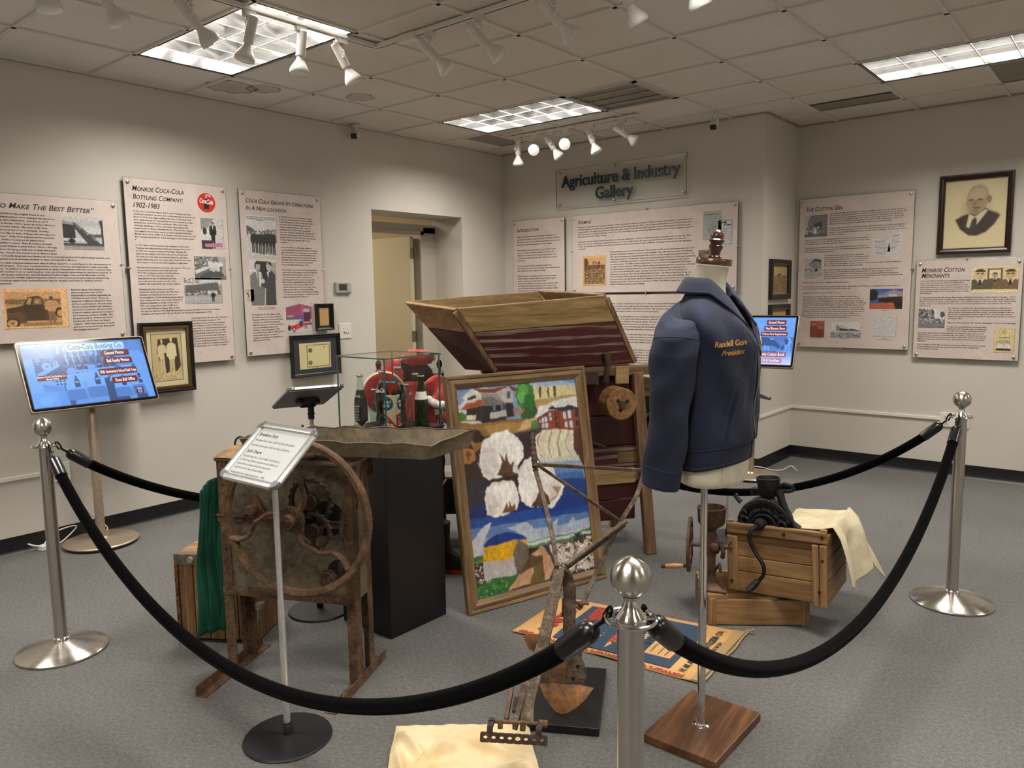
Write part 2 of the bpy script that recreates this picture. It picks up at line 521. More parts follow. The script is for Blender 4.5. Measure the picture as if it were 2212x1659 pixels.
struct(B().mm((-.2, Y0, CEIL + .16), (X1, .9, CEIL + .2)).obj('ceiling_deck', plain('3a3835', .9), smooth=0))
# T-bar grid
GRIDM = plain('dcd6cc', .55)
def in_fx(x, y): return any(a + .02 < x < a + FW - .02 and c + .02 < y < c + FH - .02 for a, c in FX)
b = B()
gy = [-.3228 - .6096 * k for k in range(-1, 16)]; gx = [3.0547 + .6096 * k for k in range(-5, 10)]
for y in gy:
    for k in range(-6, 10):
        x0 = 3.0547 + .6096 * k; xa, xb = max(x0, 0), min(x0 + .6096, X1)
        if xb <= xa or in_fx((xa + xb) / 2, y): continue
        if y > 0 and xb < 2.72: continue
        b.box(((xa + xb) / 2, y, CEIL + .001), (xb - xa, .024, .011))
for x in gx:
    for k in range(-2, 16):
        ya = -.3228 - .6096 * k; yb = ya + .6096
        if x < 2.7: yb = min(yb, 0)
        yb = min(yb, .732)
        if yb <= ya or in_fx(x, (ya + yb) / 2): continue
        b.box((x, (ya + yb) / 2, CEIL + .0015), (.024, yb - ya, .012))
struct(b.obj('trim_1', GRIDM, smooth=0))
b = B()   # wall angle
b.mm((0, Y0, CEIL - .006), (.018, 0, CEIL + .004)); b.mm((0, -.018, CEIL - .006), (2.729, 0, CEIL + .004))
b.mm((2.729, .714, CEIL - .006), (X1, .732, CEIL + .004)); b.mm((2.729, 0, CEIL - .006), (2.747, .732, CEIL + .004))
struct(b.obj('trim_2', plain('a39b8e', .6), smooth=0))
# walls
DL, DR, DT, DD = -1.757, -.635, 2.237, .40
b = B(); b.mm((-DD, Y0, 0), (0, DL, 3.1)); b.mm((-DD, DR, 0), (0, .9, 3.1)); b.mm((-DD, DL, DT), (0, DR, 3.1))
struct(b.obj('wall_left', WALLM, smooth=0))
struct(B().mm((0, 0, 0), (2.729, .9, 3.1)).obj('wall_back', WALLM, smooth=0))
struct(B().mm((2.729, .732, 0), (X1 + .1, .9, 3.1)).obj('wall_right', WALLM, smooth=0))
struct(B().mm((X1, Y0, 0), (X1 + .1, .9, 3.1)).obj('wall_east', WALLM, smooth=0))
struct(B().mm((-.4, Y0 - .1, 0), (X1 + .1, Y0, 3.1)).obj('wall_front', WALLM, smooth=0))
# the hall beyond the doorway
b = B(); b.mm((-3.2, -.6, 0), (-.401, -.5, 3.0)); struct(b.obj('wall_hall', TANM, smooth=0))
b = B(); b.mm((-3.3, -4.5, 0), (-3.2, -.5, 3.0)); b.mm((-3.2, -4.6, 0), (-.4, -4.5, 3.0)); struct(b.obj('wall_hall_far', TANM, smooth=0))
struct(B().mm((-3.3, -4.6, 2.6), (-.4, -.5, 2.7)).obj('ceiling_hall', plain('d8d2c8', .9), smooth=0))
# door frame set at the back of the recess
TRIMM = plain('bdb5a6', .45)
b = B()
b.mm((-.40, -.80, 0), (-.365, DR, 2.16)); b.mm((-.40, DL, 2.10), (-.365, DR, 2.18)); b.mm((-.40, DL, 0), (-.365, -1.60, 2.16))
b.mm((-.385, -.845, 0), (-.355, -.80, 2.12)); b.mm((-.385, -1.6, 2.08), (-.355, -.80, 2.12)); b.mm((-.52, -.84, 0), (-.385, -.80, 2.1))
fr = b.obj('door_1', TRIMM, smooth=0, bevel=.003); struct(fr)
lf = struct(B().mm((-1.28, -.93, .01), (-.42, -.885, 2.07)).obj('door_leaf', plain('cbbd9f', .5), fr, smooth=0, bevel=.002))
for z in (1.86, 1.05, .25):
    b = B(); b.mm((-.42, -.935, z), (-.412, -.885, z + .1)); b.tube([(-.405, -.88, z), (-.405, -.88, z + .1)], .007, 8)
    b.obj('hinge', plain('8b8474', .35, .9), lf)
# baseboards: black cove base
BASEM = plain('0f0f10', .4)
def base_run(b, p, q, nrm):
    p = Vector(p); q = Vector(q); nn = Vector(nrm)
    prof = [(0, .102), (.004, .102), (.005, .02), (.010, .006), (.016, .0), (0, 0)]
    b.loft([[e + nn * a + Vector((0, 0, z)) for a, z in prof] for e in (p, q)])
b = B(); base_run(b, (0, Y0, 0), (0, DL, 0), (1, 0, 0)); base_run(b, (0, DR, 0), (0, 0, 0), (1, 0, 0)); base_run(b, (-.36, DR, 0), (0, DR, 0), (0, -1, 0)); struct(b.obj('baseboard_left', BASEM))
b = B(); base_run(b, (0, 0, 0), (2.735, 0, 0), (0, -1, 0)); base_run(b, (2.729, -.008, 0), (2.729, .732, 0), (1, 0, 0)); struct(b.obj('baseboard_back', BASEM))
b = B(); base_run(b, (2.729, .732, 0), (X1, .732, 0), (0, -1, 0)); struct(b.obj('baseboard_right', BASEM))
# surface raceways (white cable trunking)
RACE = plain('e6e1d6', .4)
def trunk(name, pts, nrm, lab):
    b = B()
    for p, q in zip(pts, pts[1:]): b.beam(p, q, .014, .026)
    return tag(b.obj(name, RACE, smooth=0, bevel=.003), lab, 'cable trunking')
trunk('cable_trunking', [(.007, -7.2, .455), (.007, -4.37, .455)], None, 'thin white cable trunking along the lower left wall beside the first touch screen')
trunk('cable_trunking', [(1.2, -.007, .455), (2.742, -.007, .455)], None, 'thin white cable trunking along the back wall ending at the wall corner')
trunk('cable_trunking', [(2.736, .0, .455), (2.736, .718, .455)], None, 'short white cable trunking on the narrow side wall behind the right touch screen')
trunk('cable_trunking', [(2.730, .725, .455), (3.93, .725, .455)], None, 'thin white cable trunking along the right wall running to the wide outlet')
# fluorescent troffers
def louvre(x, y, lab):
    t = thing('ceiling_light', lab, 'ceiling light', (x, y, CEIL), group='parabolic ceiling light troffers')
    b = B(); w, h = FW, FH; z0, z1 = -.004, .13
    for a, c in (((0, 0), (w, .012)), ((0, h - .012), (w, h)), ((0, 0), (.012, h)), ((w - .012, 0), (w, h))):
        b.mm((a[0], a[1], z0), (c[0], c[1], z1))
    b.mm((0, 0, z1), (w, h, z1 + .01))
    b.obj('housing', plain('d9d6d0', .5), t, smooth=0)
    b = B()
    for x_, in_ in ((0, 0),):
        b.mm((.006, .006, -.006), (w - .006, .013, .0)); b.mm((.006, h - .013, -.006), (w - .006, h - .006, .0))
        b.mm((.006, .006, -.006), (.013, h - .006, 0)); b.mm((w - .013, .006, -.006), (w - .006, h - .006, 0))
    b.obj('gap', plain('2c2926', .8), t, smooth=0)
    b = B(); nx, ny, d = 6, 3, .062
    def blade(p, q, thick, up):
        # curved sides: thin at the bottom, wide at the top
        p = Vector(p); q = Vector(q); dr = (q - p).normalized(); s_ = Vector((-dr.y, dr.x, 0))
        prof = [(-.0022, 0), (.0022, 0), (.0042, .02), (.0085, .042), (.016, d), (-.016, d), (-.0085, .042), (-.0042, .02)]
        b.loft([[e + s_ * a + Vector((0, 0, z + .004)) for a, z in prof] for e in (p, q)])
    for i in range(1, nx): blade((.02 + (w - .04) * i / nx, .02, 0), (.02 + (w - .04) * i / nx, h - .02, 0), 0, 0)
    for j in range(1, ny): blade((.02, .02 + (h - .04) * j / ny, 0), (w - .02, .02 + (h - .04) * j / ny, 0), 0, 0)
    b.mm((.013, .013, 0), (w - .013, .022, d)); b.mm((.013, h - .022, 0), (w - .013, h - .013, d)); b.mm((.013, .013, 0), (.022, h - .013, d)); b.mm((w - .022, .013, 0), (w - .013, h - .013, d))
    b.obj('louvre', LOUV, t, smooth=60)
    b = B()
    for i in range(1, nx): b.box((.02 + (w - .04) * i / nx, h / 2, .002), (.0062, h - .03, .003))
    for j in range(1, ny): b.box((w / 2, .02 + (h - .04) * j / ny, .002), (w - .03, .0062, .003))
    b.obj('louvre_edge', plain('d2cfc8', .5), t, smooth=0)
    ld = bpy.data.lights.new('troffer_lamp', 'AREA'); ld.shape = 'RECTANGLE'; ld.size = w - .05; ld.size_y = h - .05
    ld.energy = LIGHT_E; ld.color = LIGHT_COL
    lo = bpy.data.objects.new('troffer_lamp', ld); COL.objects.link(lo); lo.location = (x + w / 2, y + h / 2, CEIL + .105)
    return t
LOUV = plain('e2e2e2', .16, 1.0)
LL = ['recessed grid ceiling light above the left wall between the near track lamps', 'recessed grid ceiling light beside the slatted air vent near the back corner',
      'long recessed grid ceiling light at the top right above the alcove'] + ['recessed grid ceiling light out of the picture over the room'] * 7
for (x, y), l_ in zip(FX, LL): louvre(x, y, l_)
# hall light
ld = bpy.data.lights.new('hall_lamp', 'AREA'); ld.shape = 'RECTANGLE'; ld.size = 1.1; ld.size_y = .5; ld.energy = 30; ld.color = (1, .9, .72)
lo = bpy.data.objects.new('hall_lamp', ld); COL.objects.link(lo); lo.location = (-1.6, -2.2, 2.59)
# ceiling vents
t = thing('ceiling_vent', 'square slatted return air vent in the ceiling beside the middle light', 'vent', (1.836, -1.5415, CEIL))
b = B(); w = .6096
for a, c in (((.0, .0), (w, .035)), ((0, w - .035), (w, w)), ((0, 0), (.035, w)), ((w - .035, 0), (w, w))): b.mm((a[0], a[1], -.008), (c[0], c[1], .004))
b.obj('frame', plain('b3aca0', .5, .2), t, smooth=0)
B().mm((.03, .03, .02), (w - .03, w - .03, .024)).obj('backing', plain('5d574f', .9), t, smooth=0)
b = B()
for i in range(26):
    y = .04 + i * (w - .08) / 25; b.box((w / 2, y, .006), (w - .07, .011, .0015), (radians(35), 0, 0))
b.obj('slats', plain('8f887c', .5, .3), t, smooth=0)
b = B()
for k in (1, 2, 3): b.mm((.03, w * k / 4 - .006, -.006), (w - .03, w * k / 4 + .006, .0))
b.obj('bar', plain('b3aca0', .5, .2), t, smooth=0)
def dark_panel(x0, y0, x1, y1, lab):
    t = thing('air_diffuser', lab, 'vent', (x0, y0, CEIL), group='plain grey air diffusers in the ceiling')
    B().mm((0, 0, .0), (x1 - x0, y1 - y0, .006)).obj('plate', plain('8e877c', .7), t, smooth=0)
    b = B(); b.mm((0, 0, -.004), (x1 - x0, .008, .004)); b.mm((0, y1 - y0 - .008, -.004), (x1 - x0, y1 - y0, .004)); b.obj('lip', plain('6a645a', .6), t, smooth=0)
dark_panel(3.07, .0, 3.655, .235, 'plain grey air diffuser strip in the ceiling above the wall corner')
dark_panel(.31, -.92, .60, -.4, 'plain grey air diffuser in the ceiling at the far left corner')
dark_panel(4.29, -.31, 4.87, .26, 'plain grey air diffuser in the ceiling at the top right edge of the view')
# ================================================================ track lighting
WHT = plain('e4e0d8', .42); WHB = plain('dcd8cf', .3)
BULBM = plain('e9e7e1', .25, spec=.6)
def track(pts, lab, feed=None):
    t = thing('light_track', lab, 'light track', pts[0])
    o0 = Vector(pts[0]); b = B(); g = B()
    for p, q in zip(pts, pts[1:]):
        p = Vector(p) - o0; q = Vector(q) - o0
        b.beam(p + Vector((0, 0, -.011)), q + Vector((0, 0, -.011)), .036, .022)
        d = (q - p).normalized() * .02
        g.beam(p + d + Vector((0, 0, -.0222)), q - d + Vector((0, 0, -.0222)), .010, .001)
    b.obj('channel', WHT, t, smooth=0, bevel=.002); g.obj('slot', plain('57524a', .7), t, smooth=0)
    if feed:
        for f in feed:
            B().box(Vector(f[0]) - o0 + Vector((0, 0, -.018)), f[1]).obj('power_feed', WHB, t, smooth=0, bevel=.003)
    return t
ZC = CEIL - .002
track([(1.757, -6.6, ZC), (1.757, -3.17, ZC), (4.6, -3.17, ZC)], 'white L-shaped ceiling light track carrying the near lamps', feed=[((2.02, -3.17, ZC), (.14, .044, .04))])
track([(.66, -.69, ZC), (1.96, -.69, ZC)], 'short white ceiling light track in front of the gallery sign', feed=[((1.44, -.69, ZC), (.12, .044, .038))])
def track_lamp(p, aim, lab, group, along=(0, 1, 0), L=.15, bare=False):
    """p: point on the track; aim: direction of the beam"""
    t = thing('track_lamp', lab, 'track lamp', p, group=group)
    al = Vector(along).normalized(); aim = Vector(aim).normalized(); sd = Vector((al.y, -al.x, 0))
    b = B(); b.beam(-al * .03 + Vector((0, 0, -.036)), al * .03 + Vector((0, 0, -.036)), .032, .03); b.tube([(0, 0, -.05), (0, 0, -.066)], .014, 12)
    b.obj('adapter', WHB, t, bevel=.002)
    piv = Vector((0, 0, -.125))
    side = aim.cross(Vector((0, 0, 1)))
    side = side.normalized() if side.length > .05 else sd
    b = B(); b.tube([(0, 0, -.06), (0, 0, -.075), side * .018 + Vector((0, 0, -.085)), side * .040 + Vector((0, 0, -.09)), side * .041 + piv], .0032, 8)
    b.tube([side * .047 + piv, side * .02 + piv], .007, 10); b.obj('yoke', WHT, t)
    c0 = piv - aim * .025; R = aim.to_track_quat('Z', 'Y').to_matrix()
    b = B(); b.lathe([(.0, -.058), (.020, -.058), (.0245, -.052), (.0245, .07), (.022, .073), (.0, .073)], 24, c0, R); b.obj('socket', WHT, t)
    b = B(); b.lathe([(.0, .06), (.0165, .062), (.017, .075), (.02, .088), (.037, .118), (.0475, .138), (.049, .15), (.046, .157), (.030, .162), (0, .164)], 28, c0, R); b.obj('bulb', BULBM, t)
    w0 = c0 - aim * .058
    b = B(); b.tube([(0, 0, -.06), al * .02 + Vector((0, 0, -.075)), al * .012 + w0 * .6 + Vector((0, 0, -.01)), w0 - aim * .012, w0 + aim * .01], .0028, 6); b.obj('wire', WHT, t)
    return t
G1 = 'white track lamps on the near ceiling track'; G2 = 'white track lamps on the far ceiling track'
nearN = 'white near-track lamp, '
for (py, aim, lab) in ((-4.87, (.12, .1, -.8), 'cut by the top left edge of the picture'), (-4.64, (.15, .35, -.75), 'second from the left at the top edge'),
                       (-4.26, (.15, .52, -.62), 'left of the grid light and pointing down right'), (-3.96, (-.16, -.18, -.9), 'hanging before the middle of the grid light'),
                       (-3.67, (-.05, -.10, -.9), 'facing down at the right part of the grid light'), (-3.41, (.16, .36, -.75), 'nearest the track corner, its bulb farthest out')):
    track_lamp((1.757, py, ZC), aim, nearN + lab, G1, (0, 1, 0))
for (px, aim, lab) in ((2.18, (.42, .35, -.55), 'first right of the power feed'), (2.53, (.40, .40, -.55), 'second right of the power feed'), (2.98, (.35, .45, -.55), 'third right of the power feed, near the top edge'),
                       (3.36, (.25, .4, -.8), 'cut by the top edge above the vent'), (3.66, (.2, .3, -.8), 'its bulb tip just showing at the top edge')):
    track_lamp((px, -3.17, ZC), aim, nearN + lab, G1, (1, 0, 0))
for (px, aim, lab) in ((.758, (-.02, .02, -1), 'leftmost, hanging straight down'), (.95, (.45, -.75, -.35), 'second from the left, its round face to the room'), (1.12, (.40, .3, -.75), 'third from the left, tilted right'),
                       (1.276, (.45, -.75, -.30), 'fourth from the left, its round face to the room'), (1.532, (.28, .1, -.75), 'fifth from the left above the sign'), (1.832, (.6, .42, -.5), 'rightmost, pointing right')):
    track_lamp((px, -.69, ZC), aim, 'white far-track lamp, ' + lab, G2, (1, 0, 0))
# security cameras
def bullet_cam(p, aim, lab):
    t = thing('security_camera', lab, 'security camera', p)
    aim = Vector(aim).normalized(); R = aim.to_track_quat('Z', 'Y').to_matrix(); c = Vector((0, 0, -.075)) + aim * .02
    b = B(); b.lathe([(0, 0), (.034, 0), (.034, -.014), (.012, -.018), (.012, -.05), (0, -.05)], 24); b.obj('mount', WHT, t)
    b = B(); b.box(c, (.056, .052, .10), R); b.obj('body', WHB, t, bevel=.010, seg=3)
    b = B(); b.box(c - aim * 0 + aim * .055, (.050, .046, .012), R); b.obj('lens_cover', plain('0c0b0c', .08), t, bevel=.006)
    b = B(); b.lathe([(0, 0), (.011, 0), (.013, .004), (.008, .006), (0, .005)], 16, c + aim * .06, R); b.obj('lens', plain('2a2830', .05), t)
bullet_cam((.057, -1.937, CEIL), (.45, -.62, -.30), 'small white security camera on the ceiling above the left wall')
bullet_cam((2.432, -.288, CEIL), (.15, -.75, -.62), 'small white security camera on the ceiling near the projecting wall corner')
# ================================================================ printed wall panels
def panel_mat():
    n = N('panel_print'); v = n.coord()
    f = n.noise(v, 3.2, 3, .5, 1.5)
    c = n.ramp(f, [(.3, 'd3c3bb'), (.7, 'ddd0c8')])
    w = n.noise(v, 5.5, 2, .5, 2.5)
    ln = n.math('LESS_THAN', n.math('ABSOLUTE', n.math('SUBTRACT', w, .5)), .006)
    n.base(n.mix(n.math('MULTIPLY', ln, .22), c, '9a8078')); n.set(rough=.5, coat=.6)
    n.b.inputs['Coat Roughness'].default_value = .06
    return n.m
PANELM = panel_mat()
ACRY = N('acrylic'); ACRY.base('dfe8e2'); ACRY.set(rough=.04, trans=1., ior=1.45); ACRY = ACRY.m
STEEL = m_noise('brushed_steel', 'a8a39b', 'c6c1b8', 40, .27, 1., stretch=(1, 1, .06))
CHROME = plain('d8d6d2', .12, 1.)
BOLT = plain('c4c1bb', .3, .9)
PRINTC = print_mat('print_gloss', .45, coat=.5)
PHOTOC = print_mat('print_photo_gloss', .45, coat=.5, speck=.5)
def bolts(t, pts, z=.0):
    for x, y in pts:
        b = B(); b.lathe([(0, .019), (.007, .0185), (.0105, .016), (.0115, .012), (.0115, .0075), (.0075, .0072), (.0075, -.026), (0, -.026)], 20, (x, -y, z))
        b.obj('standoff_bolt', BOLT, t)
def clips(t, pts, z=0.):
    for x, y, dx, dy in pts:
        b = B(); a, c = (.013, .007) if dx else (.007, .013)
        b.box((x + dx * .002, -y + dy * .002, .0105), (a * 1.6, c * 1.6, .005)); b.box((x + dx * .009, -y - dy * -.009, -.006), (.008, .008, .035))
        b.obj('edge_clip', BOLT, t, smooth=0, bevel=.0015)
def wall_panel(WM, s0, zt, w, h, lab, cl=()):
    t = thing('wall_panel', lab, 'wall panel', M=WM(s0, zt, .026), group='printed information panels on the walls')
    B().mm((-.004, -h - .004, -.001), (w + .004, .004, .0045)).obj('acrylic_sheet', ACRY, t, smooth=0, bevel=.001)
    B().mm((0, -h, .005), (w, 0, .0075)).obj('printed_sheet', PANELM, t, smooth=0)
    i = .026
    bolts(t, [(i, i), (w - i, i), (i, h - i), (w - i, h - i)])
    clips(t, cl)
    a = Art(w, h, z=.0078); x = Txt(.0085)
    return t, a, x
def finish(t, a, x):
    if a.fs:
        a.raster_obj('printed_photos', PHOTOC, t, [((px_, py_, pw, ph_, max(24, int(pw / .0024))), dict(blur=1, grain=.12)) for px_, py_, pw, ph_ in PICS], .0080); a.z = .0082
    PICS.clear()
    if x.vs:
        o = x.obj('lettering', INK, t); o.location.z = max(0, a.z + .0002 - .0085)
G = lambda v: (v, v * .985, v * .97)
K_, W_ = G(.02), G(.75)
def sep(v, o=0): return (v * 1.05, v * (.62 - o), v * (.28 - o))
def person(a, x, y, s, coat=K_, skin=G(.45), legs=None, hat=None, shirt=None, wide=1., arms=True):
    """standing figure, x centre, y top of the head, s height in canvas units"""
    w = s * .13 * wide; legs = legs or coat
    a.poly([(x - w * .7, y + s * .5), (x + w * .7, y + s * .5), (x + w * .62, y + s), (x + w * .12, y + s), (x, y + s * .56), (x - w * .12, y + s), (x - w * .62, y + s)], legs)
    a.poly([(x - w * 1.15, y + s * .22), (x - w * .4, y + s * .155), (x + w * .4, y + s * .155), (x + w * 1.15, y + s * .22), (x + w * 1.3, y + s * .5), (x + w * .85, y + s * .52), (x + w * .75, y + s * .58), (x - w * .75, y + s * .58), (x - w * .85, y + s * .52), (x - w * 1.3, y + s * .5)], coat)
    if shirt: a.poly([(x - w * .28, y + s * .16), (x + w * .28, y + s * .16), (x, y + s * .36)], shirt)
    a.ell(x, y + s * .075, s * .048, s * .072, skin, 12)
    a.ell(x, y + s * .04, s * .05, s * .04, hat or K_, 10, 180, 360)
def suit(a, x, y, s, coat, skin, dark, shirt, tie, glasses=False, bald=False):
    """bust portrait; x centre, y top of the head, s height down to the chest"""
    a.poly([(x - s * .5, y + s), (x - s * .46, y + s * .66), (x - s * .3, y + s * .56), (x - s * .1, y + s * .48), (x + s * .1, y + s * .48), (x + s * .3, y + s * .56), (x + s * .46, y + s * .66), (x + s * .5, y + s)], coat)
    a.poly([(x - s * .11, y + s * .47), (x + s * .11, y + s * .47), (x, y + s * .82)], shirt)
    a.poly([(x - s * .03, y + s * .5), (x + s * .03, y + s * .5), (x + s * .045, y + s * .74), (x, y + s * .8), (x - s * .045, y + s * .74)], tie)
    a.poly([(x - s * .075, y + s * .36), (x + s * .075, y + s * .36), (x + s * .06, y + s * .52), (x - s * .06, y + s * .52)], skin)
    a.ell(x, y + s * .24, s * .14, s * .215, skin, 22)
    if not bald: a.ell(x, y + s * .16, s * .148, s * .15, dark, 16, 185, 355)
    for q in (-1, 1):
        a.ell(x + q * s * .055, y + s * .22, s * .022, s * .011, dark, 8); a.line([(x + q * s * .03, y + s * .195), (x + q * s * .085, y + s * .19)], s * .010 * a.sx, dark)
    if glasses:
        for q in (-1, 1): a.ell(x + q * s * .06, y + s * .225, s * .045, s * .034, dark, 12)
    a.line([(x, y + s * .23), (x - s * .012, y + s * .29), (x + s * .018, y + s * .3)], s * .008 * a.sx, dark)
    a.line([(x - s * .045, y + s * .345), (x + s * .045, y + s * .345)], s * .010 * a.sx, dark)
PICS = []
def pic(a, x, y, w, h, bg, border=None):
    PICS.append((x, y, w, h) if border is None else (x - .004, y - .004, w + .008, h + .008))
    if border is not None: a.full().rect(x - .004, y - .004, w + .008, h + .008, border)
    a.full().rect(x, y, w, h, bg)
    return a.win(x, y, w, h, 100, 100)
CLIPR = lambda w, h: [(w, h * .47, 1, 0), (0, h * .47, -1, 0)]

# ---- panel: To Make The Best Better
s0 = -4.65; w, h = .766, .866
t, a, x = wall_panel(LEFT, s0, 2.127, w, h, 'pink information panel headed To Make The Best Better, leftmost on the wall', [(w, .398, 1, 0)])
x.put('“To Make The Best Better”', .062, .083, .046, .562, .28, True, 3, .012)
A_ = ['4-H expanded from the original livestock and', 'homemaking programs, more emphasis was placed on', 'citizenship and volunteerism.  Joan Boyce, a 4-H', 'member in the late 1960’s, wrote about her efforts to', 'become a better citizen, “But most of all I have', 'learned to be proud of my community.  In being', 'proud of it, I like to think of things that will make it a', 'better town.”  With 4-H’s national and international', 'growth, Walton County youth gained more', 'opportunities to travel.  Anita Breedlove (Doster)', 'represented Walton County 4-H in 1963 in a Georgia', 'delegation’s 21-day goodwill tour of seven European', 'countries.  Several club members from Monroe spent']
x.para(A_, .046, .119, .0187, .0145, .345)
x.para(['weeks or months living with host families abroad as International Four-H Youth Exchange students, and', 'local families hosted exchange students to share everyday life in Monroe.'], .046, .362, .018, .0145, .648)
x.para(['Monroe’s adult volunteer leaders have offered critical support to County Agents in the administration of', 'our 4-H program.  They have contributed time, money, resources, and experience to help local youth', 'succeed.  In addition to serving as chaperones at camps, competitions, and social events, volunteers have', 'offered countless hours to assist members with record keeping, demonstrations, and service projects.  In', '2000, Jim Reuter coached the national champion Poultry Judging Team, and Jim McCarthy and Glen', 'Blair coached the Wildlife Habitat Evaluation team for their second consecutive national championship.', 'Local business owners have donated financial support, trophies, and prizes to celebrate 4-H’ers', 'achievements.'], .046, .402, .0171, .0140, .655)
x.para(['Extension Agent Gene Anderson', 'acknowledged the value of 4-H', 'membership in an article celebrating the', '1984 National 4-H Week, “There are', 'hundreds of different activities for these', '4-H’ers to participate in.  Projects range', 'from foods and nutrition and clothing to', 'electronics, computers, and swine; from', 'horses to outdoor sports and recreation;', 'from veterinary science to wildlife.  The', 'list goes on and on.  Projects are varied,', 'but they all seem to have one thing in', 'common.  When they are taken seriously', 'and are properly carried out, they can be', 'life-changing experiences.”'], .45, .560, .0176, .0140, .246)
pic(a, .432, .110, .236, .200, G(.55))
a.grad(0, 0, 100, 45, [G(.6), G(.5), G(.75)]); a.rect(0, 18, 30, 60, G(.03)); a.poly([(0, 12), (35, 22), (35, 26), (0, 22)], G(.35))
a.rect(0, 66, 60, 8, G(.7)); a.ell(20, 74, 8, 8, K_); a.rect(0, 80, 100, 8, G(.08)); a.poly([(60, 40), (100, 36), (100, 50), (62, 54)], G(.65)); a.poly([(64, 53), (100, 50), (100, 60), (70, 62)], G(.1))
a.poly([(24, 28), (38, 24), (95, 84), (62, 86)], G(.06))
for q in range(4): a.line([(26 + q * 5, 30 - q), (66 + q * 9, 86)], .0012, G(.8))
for q in range(9): a.ell(30 + q * 6, 22 + q * 5.5, 3.2, 5, G(.08 + .09 * (q % 3)))
a.poly([(90, 8), (100, 8), (100, 84), (96, 84), (94, 30)], G(.05)); a.rect(0, 88, 100, 12, G(.45)); a.full()
for q in range(3): a.line([(.438, .29 + q * .007), (.66, .291 + q * .007)], .002, G(.1))
pic(a, .075, .550, .350, .233, sep(.86)); 
a.win(.088, .565, .30, .205, 100, 100).rect(0, 0, 100, 100, sep(.60)).rect(0, 22, 100, 18, sep(.22)); a.spray(0, 26, 100, 10, 40, 1.6, [sep(.6), sep(.08), sep(.3)], 3); a.rect(0, 36, 100, 6, sep(.5))
a.poly([(2, 48), (30, 40), (40, 16), (58, 12), (66, 18), (68, 38), (72, 60), (72, 84), (2, 86)], sep(.07)); a.poly([(36, 36), (42, 18), (47, 18), (44, 38)], sep(.5)); a.poly([(48, 38), (52, 19), (64, 20), (65, 37)], sep(.3)); a.ell(56, 30, 3, 6, sep(.6))
a.poly([(2, 60), (26, 58), (34, 68), (36, 92), (2, 92)], sep(.12)); a.line([(2, 61), (24, 58), (33, 66)], .004, sep(.5)); a.ell(10, 90, 13, 15, sep(.05)); a.ell(10, 90, 9, 10, sep(.6)); a.ell(10, 90, 4, 4.5, sep(.25))
a.poly([(68, 42), (88, 44), (90, 84), (70, 84)], sep(.10)); person(a, 82, 14, 76, sep(.55), sep(.12), sep(.25)); a.ell(96, 62, 8, 16, sep(.06)); a.ell(97, 64, 5.5, 10, sep(.55)); a.rect(30, 90, 70, 10, sep(.35)); a.full()
for q, s_ in enumerate(('4-H CLUB', 'EXTENSION SERVICE', 'WALTON COUNTY')): x.put(s_, .198 + .002 * q, .640 + .011 * q, .0085, .062)
finish(t, a, x)

# ---- panel: Monroe Coca-Cola Bottling Company
w, h = .712, 1.229
t, a, x = wall_panel(LEFT, -3.834, 2.287, w, h, 'tall pink information panel headed Monroe Coca-Cola Bottling Company with red disc', CLIPR(w, h))
for q, (s_, ww) in enumerate((('Monroe Coca-Cola', .348), ('Bottling Company:', .34), ('1902-1983', .176))): x.put(s_, .052, .078 + .0535 * q, .047, ww, .28, True, 3, .012)
x.para(['At the turn of the 20th century, Bell brothers Weyman and Alvin', 'owned and operated a grocery store on the west side of South Broad', 'Street. In 1902, they began bottling soda water in the back of the', 'store. Sales were good, requiring them to move operations to East', 'Spring Street, across from the courthouse. When they began', 'wholesale distribution of their soda water, they changed their', 'business name to Monroe Bottling Works. 1904 saw the company', 'once again in need of more space, so a plant was built behind the', 'Marable Street home of Mrs. R. A. Durdon. It became known as “The', 'Barn” because the business’ mules and wagons were housed behind', 'it.'], .049, .214, .0183, .0142, .422)
x.para(['In 1912, Alvin sold his interest in the company to his brother', 'Weyman, who was named president and manager. From 1913', 'to 1961, the company employed Fred ‘Slick’ Thomas. His', 'early job was selling Coca-Cola to Broad Street businesses.', 'He made two trips daily, morning and afternoon, six days a', 'week, selling sixteen or more cases daily. Frank Thomas made', 'these trips in a covered cart with a capacity of eight cases.'], .050, .433, .0186, .0142, .374)
x.para(['Bell introduced electrical power into the plant in 1913, but', 'foot-powered machines were still used until', '1919. The company purchased its first delivery', 'truck in 1914. The truck had a fifty-case', 'capacity but no top or windshield and was', 'used only when the roads were dry. Wet', 'weather still required the use of mule wagons.'], .050, .578, .0178, .0142, .360)
x.para(['Realizing that their business should be', 'downtown, they moved into the Van Horn', 'building on South Broad Street, but soon', 'moved again to 115 North Broad Street, where', 'they remained for the next decade. They were', 'granted a franchise to bottle Coca-Cola in', '1907 and changed their name to Monroe', 'Coca-Cola Bottling Company. After pulling', 'through the infamous 1921 Boll Weevil attack on cotton, the Monroe Coca-Cola Bottling', 'Company was awarded the “Bronze Bottle” for 50 sales per capita sales in 1936.'], .052, .721, .0180, .0142, .560)
x.para(['John Robinson Bell, the only child of Weyman,', 'assumed his father’s position in 1939,', 'becoming secretary-treasurer and manager', 'until his death in 1968. In 1943, John Bell', 'entered the U.S. Navy and served two years', 'during WWII. During his absence, his wife,', 'Clara Knox Bell, managed the business. The', 'U.S. government invoked sugar rationing in', '1942, severely hampering the production of', 'Coca-Cola. Rationing was lifted in 1947, the', 'same year the Monroe company was awarded', 'the “Silver Bottle” for 100 sales per capita.'], .398, .922, .0179, .0142, .275)
